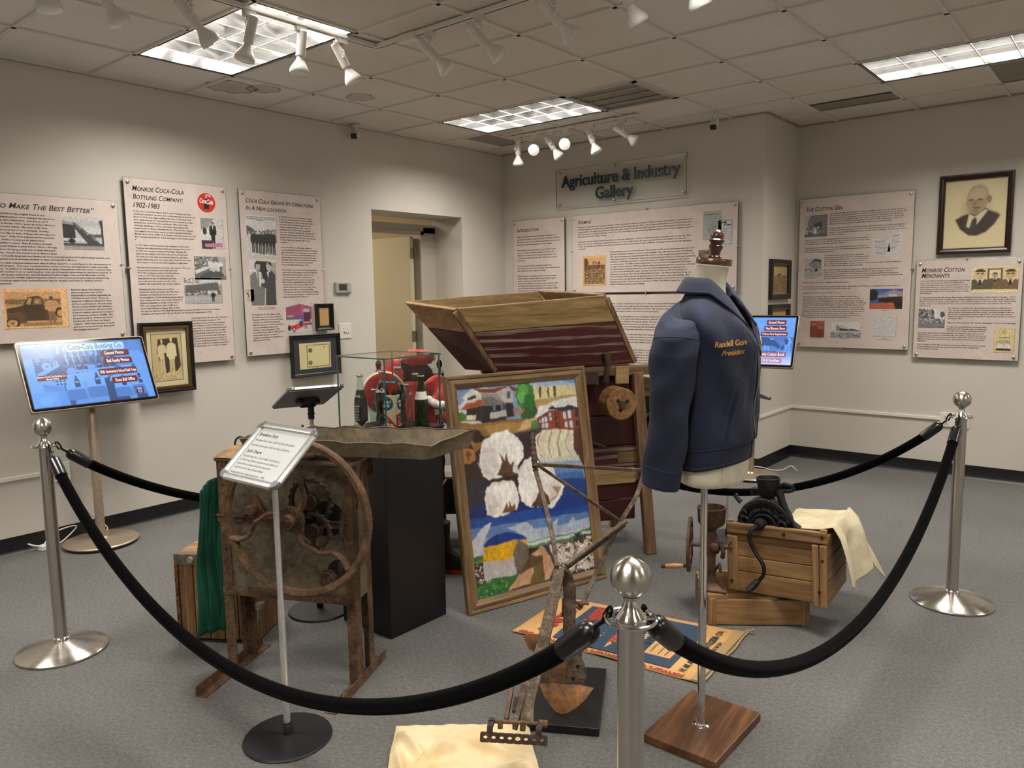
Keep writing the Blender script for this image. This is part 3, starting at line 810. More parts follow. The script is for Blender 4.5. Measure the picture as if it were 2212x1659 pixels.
def coke_disc(a, cx, cy_, r):
    a.full().win(cx - r, cy_ - r, 2 * r, 2 * r, 200, 200)
    a.ell(100, 100, 100, 100, (.62, .02, .018), 48); a.ell(100, 100, 88, 88, (.70, .03, .02), 40)
    a.poly([(88, 30), (110, 30), (112, 62), (126, 86), (128, 172), (120, 180), (78, 180), (70, 172), (72, 86), (86, 62)], (.03, .008, .006), 1); a.rect(88, 20, 22, 34, (.5, .4, .38)); a.poly([(92, 12), (140, 16), (160, 40), (110, 24)], (.85, .7, .68)); a.rect(76, 168, 48, 8, (.4, .3, .28)); a.full()
coke_disc(a, .562, .119, .066); dz_ = Art(w, h, z=.0078); coke_disc(dz_, .562, .119, .066); dz_.obj('printed_logo', PRINTC, t)
def script(x, txt, x0, y, size, w, **k): x.put(txt, x0, y, size, w, .35, False, 3, .03, **k)
lt = Txt(a.z + .0004); script(lt, 'Coca', .512, .122, .045, .048); script(lt, 'Cola', .562, .127, .045, .05); lt.obj('logo_lettering', plain('f4efe8', .5), t)
pic(a, .509, .225, .170, .212, G(.6))
a.poly([(0, 0), (60, 0), (30, 30), (0, 36)], G(.3)); a.rect(0, 36, 40, 36, G(.65)); a.ell(16, 42, 9, 12, G(.04)); a.rect(0, 72, 45, 28, G(.05)); a.spray(40, 4, 60, 60, 40, 3, [G(.75), G(.45), G(.85)], 5); person(a, 52, 6, 92, G(.02), G(.1), None, G(.8), G(.7), 1.05); a.poly([(14, 84), (90, 78), (94, 92), (16, 94)], (.55, .2, .3)); a.full()
pic(a, .360, .640, .282, .179, G(.35)); a.rect(0, 0, 100, 26, G(.62)); a.spray(0, 0, 40, 20, 60, 3, [G(.2), G(.4)], 8); a.poly([(4, 30), (88, 16), (96, 66), (2, 68)], G(.12)); a.line([(6, 40), (88, 27)], .002, G(.5)); a.spray(2, 52, 84, 14, 60, 3, [G(.6), G(.05), G(.3)], 9); a.rect(60, 50, 26, 14, G(.6)); a.rect(0, 68, 100, 32, G(.42)); a.rect(0, 78, 100, 4, G(.5)); person(a, 75, 52, 40, G(.02), G(.2)); a.full()
pic(a, .444, .491, .236, .160, G(.15)); a.poly([(74, 0), (100, 0), (100, 92), (84, 60)], G(.42)); a.spray(0, 4, 60, 46, 90, 2.6, [G(.55), G(.05), G(.3), G(.75)], 11); a.poly([(0, 60), (55, 38), (60, 42), (4, 76)], G(.65)); a.poly([(20, 80), (70, 50), (84, 62), (96, 100), (10, 100)], G(.08))
for q in range(5): person(a, 52 + q * 8, 16 + (q % 2) * 4, 46, G(.72), G(.5), G(.65 if q < 4 else .1))
a.full(); a.rect(.56, .632, .115, .012, G(.2)); finish(t, a, x)

# ---- panel: Coca Cola Grows Its Operations
w, h = .710, 1.214
t, a, x = wall_panel(LEFT, -3.019, 2.287, w, h, 'tall pink information panel headed Coca Cola Grows Its Operations, nearest the thermostat', [(w, h * .47, 1, 0)])
for q, (s_, ww) in enumerate((('Coca Cola Grows Its Operations', .592), ('In A New Location', .345))): x.put(s_, .052, .090 + .053 * q, .044, ww, .28, True, 3, .01)
x.para(['In 1947, Monroe Coca-Cola Bottling Company', 'bought the auto and tractor dealership building,', 'Prather Enterprises, on East Spring Street. They', 'remodeled, built an additional structure, and', 'installed modern machinery, with operations', 'beginning in June 1948. Bottling capacity was', 'more than doubled, resulting in the “Gold Bottle”', 'award for 150 per capita sales. Distribution areas', 'included Walton County, Winder, southern Barrow', 'County, High Shoals, Morgan, and Oconee', 'Counties.'], .330, .181, .0191, .0145, .330)
x.para(['In the early 1950s, Southway was a Monroe', 'Coca-Cola Bottling Company franchise comprising', 'grape, lemon-lime, and orange-flavored soft drinks.', 'The syrup was made here in large stainless steel', 'vats by mixing powdered concentrate with water', 'and sugar, then bottled and distributed. Southway', 'was a forerunner of the Fanta brand, which', 'Coca-Cola began distributing in 1960.'], .331, .410, .0187, .0145, .330)
x.para(['The King-size 10-oz and 26-oz Family-size bottles', 'were added to the original 6-oz bottle production', 'in the mid-1950s. During the 1960s and ’70s,', 'Coca-Cola added to their product line by', 'introducing Sprite, Fresca, Diet Coke, and Mr.', 'Pibb.  Fresca, a grapefruit-flavored drink, was', 'introduced in 1966 and reportedly was first', 'bottled in Monroe because of the town’s water', 'purity, and the Monroe Coca-Cola Bottling', 'Company was selected as the first plant in Georgia', 'to bottle Diet Coke, making it the fifth Coca-Cola', 'brand soft drink bottled in Monroe.'], .332, .580, .0188, .0145, .328)
x.para(['Following John R. Bell’s death in 1968,', 'his son Knox took over the position of', 'President of Monroe Coca-Cola Bottling', 'Company. He served in this capacity', 'until the business was sold to the Athens', 'Coca-Cola Bottling Company and', 'officially merged on January 1, 1984.', 'Knox Bell served as Mayor of Monroe for', 'twelve years and was a member of', 'multiple commissions and organizations', 'before his 2020 death.'], .056, .915, .0191, .0148, .268)
pic(a, .048, .183, .252, .302, G(.62), G(.75)); a.grad(0, 0, 100, 45, [G(.75), G(.6)]); a.poly([(0, 24), (20, 30), (36, 44), (50, 38), (70, 32), (84, 34), (84, 48), (0, 58)], G(.12)); a.rect(84, 30, 16, 30, G(.4)); a.rect(0, 80, 100, 20, G(.6))
for q in range(8): person(a, 8 + q * 11.5, 36 - (q > 4) * 3, 52 + q * 1.2, G(.03 if q else .6), G(.5), None, G(.02), None, .95)
a.full(); lt2 = ['Fred Thomas & other employees with Mrs. Bell who ran', 'the bottling company while Mr. Bell was in the Navy in', 'World War II']
for q, l_ in enumerate(lt2): x.put(l_, .052 + (q == 2) * .08, .195 + .0125 * q, .011, .242 if q < 2 else .06, 0, False, 1, .03)
pic(a, .054, .508, .224, .333, G(.7)); a.rect(26, 2, 46, 44, G(.03)); a.rect(78, 4, 22, 40, G(.4)); a.ell(30, 12, 11, 10, G(.03))
a.poly([(2, 100), (0, 34), (14, 27), (30, 24), (46, 30), (56, 60), (50, 100)], G(.20)); a.poly([(22, 24), (44, 26), (42, 54), (36, 60)], G(.7)); a.poly([(28, 24), (32, 24), (34, 50), (31, 56)], G(.2)); a.ell(32, 14, 8.5, 10, G(.42)); a.ell(32, 8, 9, 7, G(.03), 12, 180, 360)
a.poly([(54, 100), (58, 62), (40, 58), (42, 46), (60, 46), (66, 28), (84, 22), (96, 32), (96, 100)], G(.06)); a.poly([(64, 26), (72, 22), (70, 38)], G(.7)); a.ell(72, 13, 9, 9.5, G(.5)); a.ell(77, 10, 8, 8, G(.06), 12, 200, 380); a.ell(48, 46, 8, 5, G(.6)); a.full()
pic(a, .018, .724, .060, .084, (.6, .55, .4), (.75, .68, .5)); a.spray(5, 5, 90, 90, 50, 8, [K_, G(.5), G(.15)], 4); a.full()
x.put('St. Mayor presents keys to John Bell', .105, .862, .0085, .145, .2, False, 1, .02); x.put('during 40th anniversary ceremony, 1967', .112, .872, .0085, .13, .2, False, 1, .02)
pic(a, .348, .829, .239, .234, (.62, .62, .62)); a.poly([(0, 14), (56, 3), (74, 8), (98, 14), (98, 56), (0, 56)], (.36, .07, .15)); a.poly([(56, 3), (74, 8), (74, 52), (56, 52)], (.5, .10, .2)); a.rect(2, 44, 52, 8, (.12, .1, .2)); a.ell(16, 44, 14, 4, (.35, .35, .4))
a.rect(66, 30, 26, 34, (.10, .01, .05)); a.rect(66, 20, 24, 12, (.5, .5, .55)); a.poly([(6, 72), (40, 64), (66, 68), (66, 80), (34, 90), (6, 86)], (.66, .05, .03)); a.poly([(6, 70), (30, 62), (48, 68), (20, 75)], (.7, .66, .6)); a.rect(50, 60, 9, 18, (.03, .03, .08)); a.ell(10, 84, 6, 8, K_); a.ell(28, 88, 7, 9, (.08, .02, .1)); a.ell(28, 88, 3.5, 5, G(.6)); a.ell(73, 80, 5, 7, (.1, .02, .12)); a.ell(73, 80, 2.5, 4, G(.6)); a.poly([(66, 68), (98, 66), (98, 76), (66, 76)], (.5, .03, .03)); person(a, 62, 34, 40, (.12, .1, .3), (.4, .25, .2)); a.full()
finish(t, a, x)

# ---- back wall: gallery sign
t = thing('gallery_sign', 'clear acrylic sign with raised black letters reading Agriculture & Industry Gallery', 'sign', M=BACK(.692, 2.668, .035))
w, h = 1.370, .355
CLEAR = N('clear_acrylic'); CLEAR.base('f4f8f5'); CLEAR.set(rough=.02, trans=1., ior=1.45)
_tb = CLEAR.add('ShaderNodeBsdfTransparent'); _lp = CLEAR.add('ShaderNodeFresnel', i_IOR=1.45); _gl = CLEAR.add('ShaderNodeBsdfGlossy', i_Roughness=.03); _mx = CLEAR.add('ShaderNodeMixShader')
_tb.inputs[0].default_value = (.985, .99, .985, 1)
_gb = CLEAR.add('ShaderNodeNewGeometry'); CLEAR.l(CLEAR.math('MULTIPLY', _lp.outputs[0], CLEAR.math('SUBTRACT', 1., _gb.outputs['Backfacing'])), _mx.inputs[0]); CLEAR.l(_tb.outputs[0], _mx.inputs[1]); CLEAR.l(_gl.outputs[0], _mx.inputs[2])
CLEAR.l(_mx.outputs[0], [n_ for n_ in CLEAR.n if n_.type == 'OUTPUT_MATERIAL'][0].inputs[0]); CLEAR = CLEAR.m
B().mm((0, -h, -.004), (w, 0, .004)).obj('acrylic_pane', CLEAR, t, smooth=0)
b = B()
for a_, c_ in (((w - .003, -h, -.0042), (w, 0, .0042)), ((0, -h, -.0042), (.003, 0, .0042)), ((0, -.003, -.0042), (w, 0, .0042)), ((0, -h, -.0042), (w, -h + .003, .0042))): b.mm(a_, c_)
b.obj('polished_edge', plain('8e978f', .2, 0, spec=.7), t, smooth=0)
x = Txt(.0045); SGN = plain('10262a', .35)
x.put('Agriculture & Industry', .066, .170, .152, 1.245, 0, False, 4, .018, extr=.03)
x.put('Gallery', .452, .305, .152, .40, 0, False, 4, .018, extr=.03); x.obj('lettering', SGN, t)
bolts(t, [(.03, .03), (.03, h - .03), (w - .03, .03), (w - .03, h - .03), (w / 2 - .04, .022), (w / 2 - .04, h - .022)], -.006)

# ---- back wall panels
w, h = .640, 1.50
t, a, x = wall_panel(BACK, .142, 2.222, w, h, 'narrow pink information panel headed Introduction beside the back corner')
x.put('Introduction', .058, .110, .05, .275, .28, True, 3, .01)
x.para(['Walton County’s rich history sits firmly on the base of', 'agricultural excellence. From our county’s founding in 1818 to', 'the present, agriculture and farming have been an ever-present', 'and, at times, all-encompassing part of our heritage.'], .058, .166, .0255, .0195, .532)
x.para(['The diversity of the agricultural products produced by the', 'farmers of Walton County has changed over time, with', 'different crops appearing and disappearing. However, one', 'constant has remained from the early 1800s to the present:', 'COTTON.'], .058, .298, .0257, .0195, .495)
x.para(['Cotton farming has been a constant throughout the', 'two-hundred-year history of our county to the point where we', 'were called “the cotton capital of Georgia.”'], .056, .453, .0245, .0195, .530)
x.para(['With this history, it is fitting that when the railroad finally', 'arrived in Monroe around 1880, and our industry began to', 'develop, agriculture was the center of that', 'development—fertilizer to increase cotton production. First,', 'cotton gins were used to prepare the cotton, followed by', 'cotton mills that employed hundreds of our citizens. Walton', 'County was home to several mills and, over the', 'years, they were the largest industry and employed', 'most of the workers in the county.'], .056, .556, .0242, .0195, .512)
finish(t, a, x)
w, h = 1.648, .722
t, a, x = wall_panel(BACK, .875, 2.222, w, h, 'wide pink information panel headed Farming under the gallery sign', [(w, .36, 1, 0), (0, .33, -1, 0), (.80, 0, 0, 1), (.80, h, 0, -1)])
x.put('Farming', .068, .080, .05, .15, .28, True, 3, .01)
x.para(['Productive soil, plentiful water resources, a temperate climate, and industrious farmers contributed to Monroe’s rich agricultural history.  Creek Indians were', 'practicing subsistence farming in this area when white settlers started arriving in the late 1700’s.  The land was predominantly forested, with plots cleared for', 'crop production.  The region was attractive to settlers due to the rolling hills and fertile soil, which were better suited to farming than the low-lying coastal', 'land to the east and mountains to the north.  From 1790 to 1821, the United States government negotiated six treaties with the Creeks, resulting in control of', 'the territory that became Walton County.'], .067, .116, .0222, .0175, 1.188)
x.para(['Agricultural trade was being conducted even before the county was established in 1818 and the 1820 Land Lottery encouraged people to settle here.  Field', 'notes of the surveyors establishing boundaries in 1819 point out “crops on Bear Creek...Sims’ gin house...Jacob Hinton’s mill...Hubert’s old mill pond...”', 'In 1821, the centrally located Walton Court House became the county seat and changed its name to Monroe.  The village became the hub of the agricultural', 'community.'], .068, .251, .0223, .0175, 1.175)
x.para(['The devastation caused by the boll weevil in the 1920’s, drought in 1925, and the Great Depression in the 1930’s,', 'presented considerable challenges for farmers to stay in business.  Since 1844, with the meeting of the Planters’', 'Club, agencies and grassroots organizations have taken action to provide education and technical assistance.  The', 'United States Department of Agriculture created the Cooperative Extension System in 1914 to teach new farming', 'techniques.  County Agent Henry Moore worked for 35 years to troubleshoot problems and demonstrate', 'innovative practices.  The Walton County Soil and Water Conservation District (originally part of the Upper', 'Oconulgee District organized in 1938) helped farmers address the decreased yields that resulted from soil erosion.', 'The district worked closely with Julian Brown, from the Soil Conservation Service, to implement farm', 'conservation plans throughout the county.  Starting in 1936, farm life improved with the introduction of', 'electricity provided by the Walton Electric Membership Corporation.  The Walton County Farm Bureau was', 'formed in the late 1930’s to advocate for agriculture, promote farm markets, and provide leadership.  More', 'producers joined commodity groups, such as the Cattlemen’s Association, to stay abreast of new information and', 'marketing opportunities.  Farmers served on committees in 1954 to plan Walton County’s Five Year', 'Program to increase production and profitability.'], .424, .359, .0227, .0178, .860)
pic(a, .120, .380, .260, .279, sep(.72)); a.win(.135, .40, .232, .24, 100, 100).rect(0, 0, 100, 100, sep(.16)).rect(0, 0, 100, 30, sep(.62)); a.ell(8, 20, 13, 20, sep(.1)); a.blob(50, 22, 12, 10, sep(.2)); a.poly([(36, 30), (50, 14), (62, 30)], sep(.5)); a.rect(0, 28, 100, 6, sep(.14)); a.blob(72, 20, 6, 6, sep(.12)); person(a, 72, 24, 26, sep(.05), sep(.1)); a.spray(0, 42, 100, 56, 420, 1.5, [sep(.8), sep(.7), sep(.03)], 21); a.full()
pic(a, 1.342, .061, .167, .235, (.40, .42, .40)); a.spray(30, 50, 50, 50, 30, 7, [G(.28), G(.33)], 12); a.full()
for q in range(6): a.line([(1.36 + .02 * (q % 2), .09 + .02 * q), (1.48 - .02 * (q % 2), .085 + .02 * q)], .0025 if q else .006, G(.12))
pic(a, 1.484, .146, .116, .190, (.62, .64, .66), G(.06))
for q in range(14): a.full().line([(1.492, .205 + .0085 * q), (1.592, .203 + .0085 * q)], .002, G(.2))
a.full(); x.put('New Mill', 1.492, .168, .022, .06, 0, False, 2, .06); x.put('In Town!', 1.53, .188, .022, .062, 0, False, 2, .06)
pic(a, 1.307, .378, .197, .105, (.16, .11, .08)); a.spray(5, 5, 90, 90, 60, 8, [(.24, .16, .12), (.1, .07, .05), (.4, .3, .2)], 33); a.full()
finish(t, a, x)
w, h = 1.648, .745
t, a, x = wall_panel(BACK, .875, 1.478, w, h, 'wide pink information panel below the Farming panel, partly behind the wooden hopper', [(.80, 0, 0, 1), (.80, h, 0, -1)])
x.para(['The number of individuals employed on farms decreased with changing technology.  Under the one-variety', 'one-variety cotton improvement program, the cotton harvest increased to its peak and the most bales', 'ginned in 1963, with 27,468 bales recorded.  The poultry industry grew as farmers began to raise chickens', 'to sell broilers locally to Southern Poultry Company.'], .449, .089, .0233, .0178, .98)
x.para(['Walton County farmers were recognized statewide and nationally.  One farmer was honored for', 'because of his all-around achievement as a farmer, a leader, and the Georgia Farm Bureau', 'Foundation’s Plant to Prosper program.  He was credited with practices to terrace fields,', 'help to prevent soil erosion and planting cover crops and pine trees on his land,', 'and his farm was self-sustaining and diversified the farm income with cattle and', 'grain to buffer financial losses from volatile markets.'], .449, .206, .0232, .0178, .93)
x.para(['Crop production was abundant and diverse in Walton County.  Farmers grew corn,', 'wheat, sorghum, oats, rice, tobacco, barley, rye, peanuts, peas, beans, apples and peaches,', 'sweet potatoes and Irish potatoes, hay, honey and kept bees, raised hogs, poultry, dairy', 'and beef cattle, horses and cattle, and worked the land with mules.'], .449, .369, .0233, .0178, .93)
x.para(['Monroe, built around cotton, strengthened its place after the rail line came', 'at the end of the Civil War.  The Monroe Cotton Mills and the Walton Mill', 'used commercial fertilizer in production of cotton and planted more land to', 'the cotton harvest.  Monroe mills ran day and night and operated on a', '48-hour work week to produce cloth of high quality that was sold and even', 'exported to China.  Farm supply stores opened and sold seed and guano', 'to increase production.'], .449, .508, .0235, .0178, .93)
finish(t, a, x)

# ---- right wall panels
w, h = .901, 1.270
t, a, x = wall_panel(RIGHT, 2.772, 2.270, w, h, 'large pink information panel headed The Cotton Gin on the right wall', [(w, .62, 1, 0), (0, .60, -1, 0), (.40, h, 0, -1)])
x.put('The Cotton Gin', .055, .107, .052, .30, .28, True, 3, .012)
x.para(['If you had lived in Monroe and Walton County in the mid/late 1800s to the early 1900s, chances are', 'you worked in cotton, had a relative who worked in cotton or knew someone who did. Cotton was', 'King and a big business. Cotton was the basic material used in the many textile mills that dotted', 'the southeast and especially in Georgia. Cotton fields could be seen in all directions. Cotton mills', 'were one of the first industries to be established in Walton County, beginning in the 1840s. The', '1890s saw a boom in the number of textile mills, leading to prosperity and growth.'], .252, .141, .0172, .0142, .596)
x.para(['In order to take the cotton from the field and turn it into cotton bales, you needed something that', 'would take the raw cotton after it was picked and remove the leaves, stems and seeds. In 1793, in', 'Chatham County, Georgia, Eli Whitney invented just the thing: a cotton gin.  The word “gin” is short', 'for the word “engine”.'], .251, .263, .0177, .0142, .603)
x.para(['Before the cotton gin, it could take a person three weeks to remove the seeds from the', 'cotton they picked in one day. With the cotton gin, one person could gin as much cotton', 'in one day as it had previously taken them three weeks.'], .049, .353, .0175, .0142, .528)
x.para(['The cotton gin uses a combination of wire screens and hooks to pull cotton through the', 'screen, while brushes remove lint to prevent jams. The separated seeds can be used to grow', 'more cotton or to produce cottonseed oil.'], .049, .421, .0175, .0142, .535)
x.para(['Cotton farms created a key bridge from an agricultural', 'economy to an industrial economy. The cotton farmers in the', 'County supplied the cotton for the cotton gin business who', 'in turn supplied the raw cotton to the local textile mills. It', 'was a common site to see wagons of cotton moving to and from the cotton gins in downtown Monroe.', 'The City of Monroe was home to several cotton gins.'], .218, .491, .0174, .0142, .606)
x.para(['Monroe Oil & Fertilizer Company and Cotton Gin on Madison & Davis Street. Owned by the Arnold', 'Family. Starting in 1889 when Monroe’s first corporation, Monroe Guano Company opened for', 'business, later becoming the Monroe Oil & Fertilizer Company. The large pyramid-shaped building was', 'the seed storage house where the cotton seed was stored and pressed for oil. On-site was also a very active', 'cotton gin, where tons of cotton was ginned and baled each day.'], .218, .613, .0175, .0142, .625)
x.put('CE Parker Cotton Gin - Corner of Marable & North Broad Avenue', .046, .718, .0142, .382, .25, False, 1, .008)
x.para(['Was located where the City’s Water Treatment Plant is today. Clifford Edison (C.E.) Parker, Sr., an organizer and charter member of', 'the Cotton Ginners Association, founder of CE Parker Cotton Gin.'], .047, .754, .0170, .0142, .778)
x.put('Wright Gin & Trading Company, 670 Madison Avenue', .048, .807, .0142, .323, .25, False, 1, .008)
x.para(['The Wright Gin & Trading Company, located on South Madison Avenue, was in', 'operation with John S. Wright at the helm by 1929. The cotton gin was one of the', 'busiest in Monroe and there was a great deal of competition. When cotton was ‘king, it', 'seemed that there was a gin on every corner. The term “Trading Company” covered much', 'territory. A 1936 edition of the “Walton News” described John Wright saying, “He runs', 'a warehouse, operates a first-class corn mill, grinds different kinds of stock and chicken', 'feed, even complete quality Graham flour, operates a grocery store, sells all kinds of farm', 'implements, machinery, and wagons, deals in large cattle and operates a splendid ginnery.', 'By the 1940s Sudie Perrine was managing the business. The photo of William and', 'Margaret Richardson with their daughter Paula Richardson Harrison was made circa', '1960. The general site was recently purchased by the City of Monroe.'], .045, .840, .0176, .0142, .526)
for s_, xx, yy, ww in (('Monroe Oil & Fertilizer Co.', .06, .668, .11), ('& Cotton Gin', .08, .678, .06), ('Wright Gin', .69, .952, .05), ('Parker Gin', .38, 1.197, .05), ('Wright Family Photo', .12, 1.197, .09), ('Read More', .70, 1.185, .045), ('Cotton Gins: A Southern History', .655, 1.197, .13)): x.put(s_, xx, yy, .009, ww, 0, False, 1, .01)
pic(a, .045, .139, .190, .183, G(.5)); a.poly([(14, 100), (14, 26), (30, 0), (100, 0), (100, 100)], G(.22)); a.line([(16, 24), (34, 0)], .004, G(.06)); a.poly([(40, 40), (78, 28), (78, 64), (42, 66)], G(.08)); a.spray(0, 55, 76, 34, 70, 4, [G(.05), G(.15), G(.5)], 41); a.rect(40, 60, 13, 28, G(.7)); a.rect(0, 88, 100, 12, G(.15)); a.full()
pic(a, .051, .507, .148, .149, G(.5)); a.poly([(28, 36), (60, 0), (96, 10), (96, 60), (40, 60)], G(.28)); a.poly([(28, 36), (60, 0), (96, 10), (94, 24), (62, 14)], G(.08)); a.rect(2, 56, 96, 18, G(.42)); a.rect(62, 58, 14, 16, K_); a.spray(5, 52, 40, 26, 26, 4, [G(.1), G(.6)], 17); a.rect(0, 78, 100, 22, G(.45)); a.full()
pic(a, .596, .776, .250, .163, (.05, .12, .42)); a.grad(0, 0, 100, 40, [(.04, .1, .38), (.18, .3, .6)]); a.blob(10, 30, 16, 30, (.01, .02, .01)); a.poly([(25, 42), (72, 2), (100, 16), (100, 45), (28, 50)], (.36, .3, .32)); a.line([(25, 42), (72, 2), (100, 16)], .004, (.1, .04, .04)); a.rect(58, 26, 24, 11, (.6, .55, .55)); a.poly([(26, 44), (100, 38), (100, 74), (26, 66)], (.03, .02, .02)); a.poly([(0, 72), (70, 68), (100, 74), (100, 100), (0, 100)], (.5, .14, .07)); a.poly([(74, 70), (100, 64), (100, 100), (80, 100)], (.02, .015, .02)); a.full()
pic(a, .115, 1.044, .122, .145, (.42, .13, .09)); person(a, 28, 6, 150, (.25, .07, .045), (.55, .25, .18), wide=1.3); person(a, 72, 26, 140, (.22, .06, .04), (.55, .25, .18), wide=1.2); a.full().rect(.113, 1.189, .126, .004, 'dccabd'); a.rect(.115, 1.19, .122, .08, 'dccabd') if 0 else None
pic(a, .290, 1.050, .244, .135, G(.72)); a.poly([(18, 60), (18, 20), (24, 16), (34, 34), (34, 58)], G(.3)); a.poly([(20, 16), (40, 22), (72, 48), (34, 40)], G(.55)); a.poly([(30, 38), (72, 50), (70, 60), (32, 60)], G(.07)); a.poly([(66, 40), (98, 52), (98, 58), (60, 56)], G(.12)); a.rect(0, 66, 100, 34, G(.3)); a.spray(0, 66, 100, 32, 120, 3, [G(.12), G(.5)], 19, 1.5); a.rect(0, 58, 100, 8, G(.6)); a.full()
PICS.append((.627, .994, .181, .176)); a.rect(.627, .994, .181, .176, G(.62))
for (xx, yy, ww, hh, sk) in ((.600, .368, .125, .140, -.03), (.735, .328, .095, .14, .03)):
    a.poly([(xx, yy + sk * .2), (xx + ww, yy - sk * .4), (xx + ww - sk * .6, yy + hh), (xx - sk * .6, yy + hh + sk * .3)], G(.72))
    if 1:
      tz = Art(w, h, z=.0078); tz.poly(a.vs and [(xx, yy + sk * .2), (xx + ww, yy - sk * .4), (xx + ww - sk * .6, yy + hh), (xx - sk * .6, yy + hh + sk * .3)], G(.72))
    for q in range(13): tz.line([(xx + .012 - sk * .04 * q, yy + .012 + q * .0098), (xx + ww - .012 - sk * .04 * q - (q % 3) * .012, yy + .010 + q * .0098)], .0035 if q % 5 == 1 else .0018, G(.06))
    tz.obj('printed_clipping', PRINTC, t)
finish(t, a, x)
w, h = .716, .768
t, a, x = wall_panel(RIGHT, 3.711, 1.711, w, h, 'square pink information panel headed Monroe Cotton Merchants below the large portrait', [(w / 2 - .01, 0, 0, 1), (w / 2 - .01, h, 0, -1)])
x.put('Monroe Cotton', .038, .092, .052, .303, .28, True, 3, .012); x.put('Merchants', .038, .135, .052, .20, .28, True, 3, .012)
x.para(['Cotton was Walton County’s main agricultural crop for many', 'years.  1919’s annual harvest yielded over 38,000 bales.', 'Cotton merchants (buyers) purchased local farmer’s cotton', 'and arranged delivery to mills or factories, keeping the supply', 'chain running smoothly. Negotiated prices were determined', 'by the merchant’s grades of the cotton fiber’s color, strength,', 'and cleanliness.'], .033, .164, .0163, .013, .343)
x.para(['For many years in the early 20th century, Monroe was unofficially known as the “Cotton Capital of Georgia.”  One of', 'the defining factors behind this recognition was a business established by P. N. Briscoe, Sr., who moved to Monroe in', '1892 and opened “P. N. Briscoe, Cotton Merchant.”  He located his business on the second floor of the Walton Hotel', 'building on the corner of South Broad Street and Court Street and remained active in the business until his 1952', 'death at age 79.'], .031, .294, .0162, .013, .652)
x.para(['His oldest son, P. N. Briscoe, Jr. (Bu,) graduated from Monroe High School in', '1921.  He then attended the University of Georgia, followed by an internship', 'with his uncle’s cotton business in New Orleans.  He joined his father’s Monroe', 'firm in 1926, remaining there until his death in 1970.  Over the years, Briscoe', 'sisters Ann and Eloise, along with Dan Briscoe’s wife Barbara (Bobbie), worked in', 'the business office.'], .238, .377, .0162, .013, .447)
x.put('Monroe Once Known As “Cotton Buyingest” Town In All Georgia', .240, .492, .016, .450, .25, False, 2, .01)
x.para(['Younger son, Dan M. Briscoe, joined the family', 'business in 1939 following a year of college and', 'two years of U.S. Army.  Following his brother'], .236, .524, .0155, .013, .268)
x.para(['Bu’s sudden death, Dan moved the business to the Stephen Felker House on East', 'Highland Avenue.  Because of his failing health, Dan retired, closing the business and', 'selling the Felker House in the late around 1980 to Bill Smith, who in 1981 opened', 'Malinda’s Restaurant in the historic house.  Dan enjoyed retirement years until his', '1988 death.'], .030, .574, .0162, .013, .475)
x.para(['The P. N. Briscoe Cotton Merchant business operated in Monroe for nearly a century,', 'an unprecedented accomplishment that helped earn Monroe the unofficial title', '“Cotton Capital of Georgia.”'], .029, .667, .0170, .013, .475)
pic(a, .388, .059, .303, .200, (.82, .70, .40)); a.rect(3, 4, 94, 82, (.74, .60, .33)); a.rect(34, 8, 32, 66, (.13, .09, .06)); a.rect(38, 13, 24, 56, (.8, .70, .45))
suit(a, 50, 22, 44, (.12, .1, .08), (.45, .35, .22), (.1, .08, .06), W_, K_); suit(a, 18, 8, 80, (.11, .10, .06), (.62, .5, .3), (.06, .04, .03), W_, K_, True); suit(a, 83, 10, 78, (.2, .12, .06), (.6, .42, .22), (.05, .03, .02), W_, K_, True); a.rect(3, 86, 94, 10, (.80, .70, .42)); a.full()
pic(a, .030, .380, .188, .149, G(.5)); a.grad(0, 0, 100, 50, [G(.65), G(.75)]); a.spray(0, 2, 56, 48, 70, 7, [G(.05), G(.12), G(.3)], 23); a.blob(90, 30, 9, 16, G(.1)); a.rect(0, 56, 100, 44, G(.22)); a.spray(20, 50, 70, 22, 70, 4, [G(.05), G(.6), G(.3)], 24); a.full()
pic(a, .554, .526, .135, .184, (.80, .50, .22)); a.rect(4, 3, 92, 94, (.74, .62, .32)); a.ell(50, 12, 10, 8, (.2, .15, .08)); a.ell(50, 12, 8, 6, (.74, .62, .32)); a.rect(16, 50, 66, 40, (.5, .42, .25)); person(a, 32, 50, 70, W_, (.5, .4, .25), wide=1.4); person(a, 66, 52, 70, W_, (.5, .4, .25), wide=1.4); a.rect(14, 82, 70, 10, K_); a.rect(4, 92, 92, 5, (.74, .62, .32)); a.rect(4, 97, 92, 4, (.80, .50, .22)); a.full().rect(.55, .711, .145, .03, 'dccabd')
x.put('P. N. BRISCOE', .590, .600, .012, .068, 0, False, 2, .03); x.put('1', .618, .552, .012, .005, 0, False, 1, .03)
finish(t, a, x)

# ================================================================ framed pictures
def frame(WM, s0, zt, w, h, bw, lab, prof, mat, mat2=None, depth=.02, name='framed_picture', group=None, M=None, off=.002):
    t = thing(name, lab, 'framed picture', M=M if M is not None else WM(s0, zt, off), group=group)
    # mitred moulding: prof = [(inset, height)...]
    def ring(i, z): return [(i, -i, z), (w - i, -i, z), (w - i, -h + i, z), (i, -h + i, z)]
    b = B(); b.loft([ring(0, 0)] + [ring(i, z) for i, z in prof] + [ring(bw, .006)], cap=False)
    b.obj('frame', mat, t, smooth=20)
    B().mm((.004, -h + .004, .0), (w - .004, -.004, .006)).obj('backing_board', plain('cfc6b0', .8), t, smooth=0)
    return t
P_STD = lambda bw, d: [(0, d * .9), (.003, d), (bw * .3, d), (bw * .42, d * .82), (bw * .75, d * .7), (bw * .85, d * .8), (bw * .97, d * .72), (bw, d * .4)]
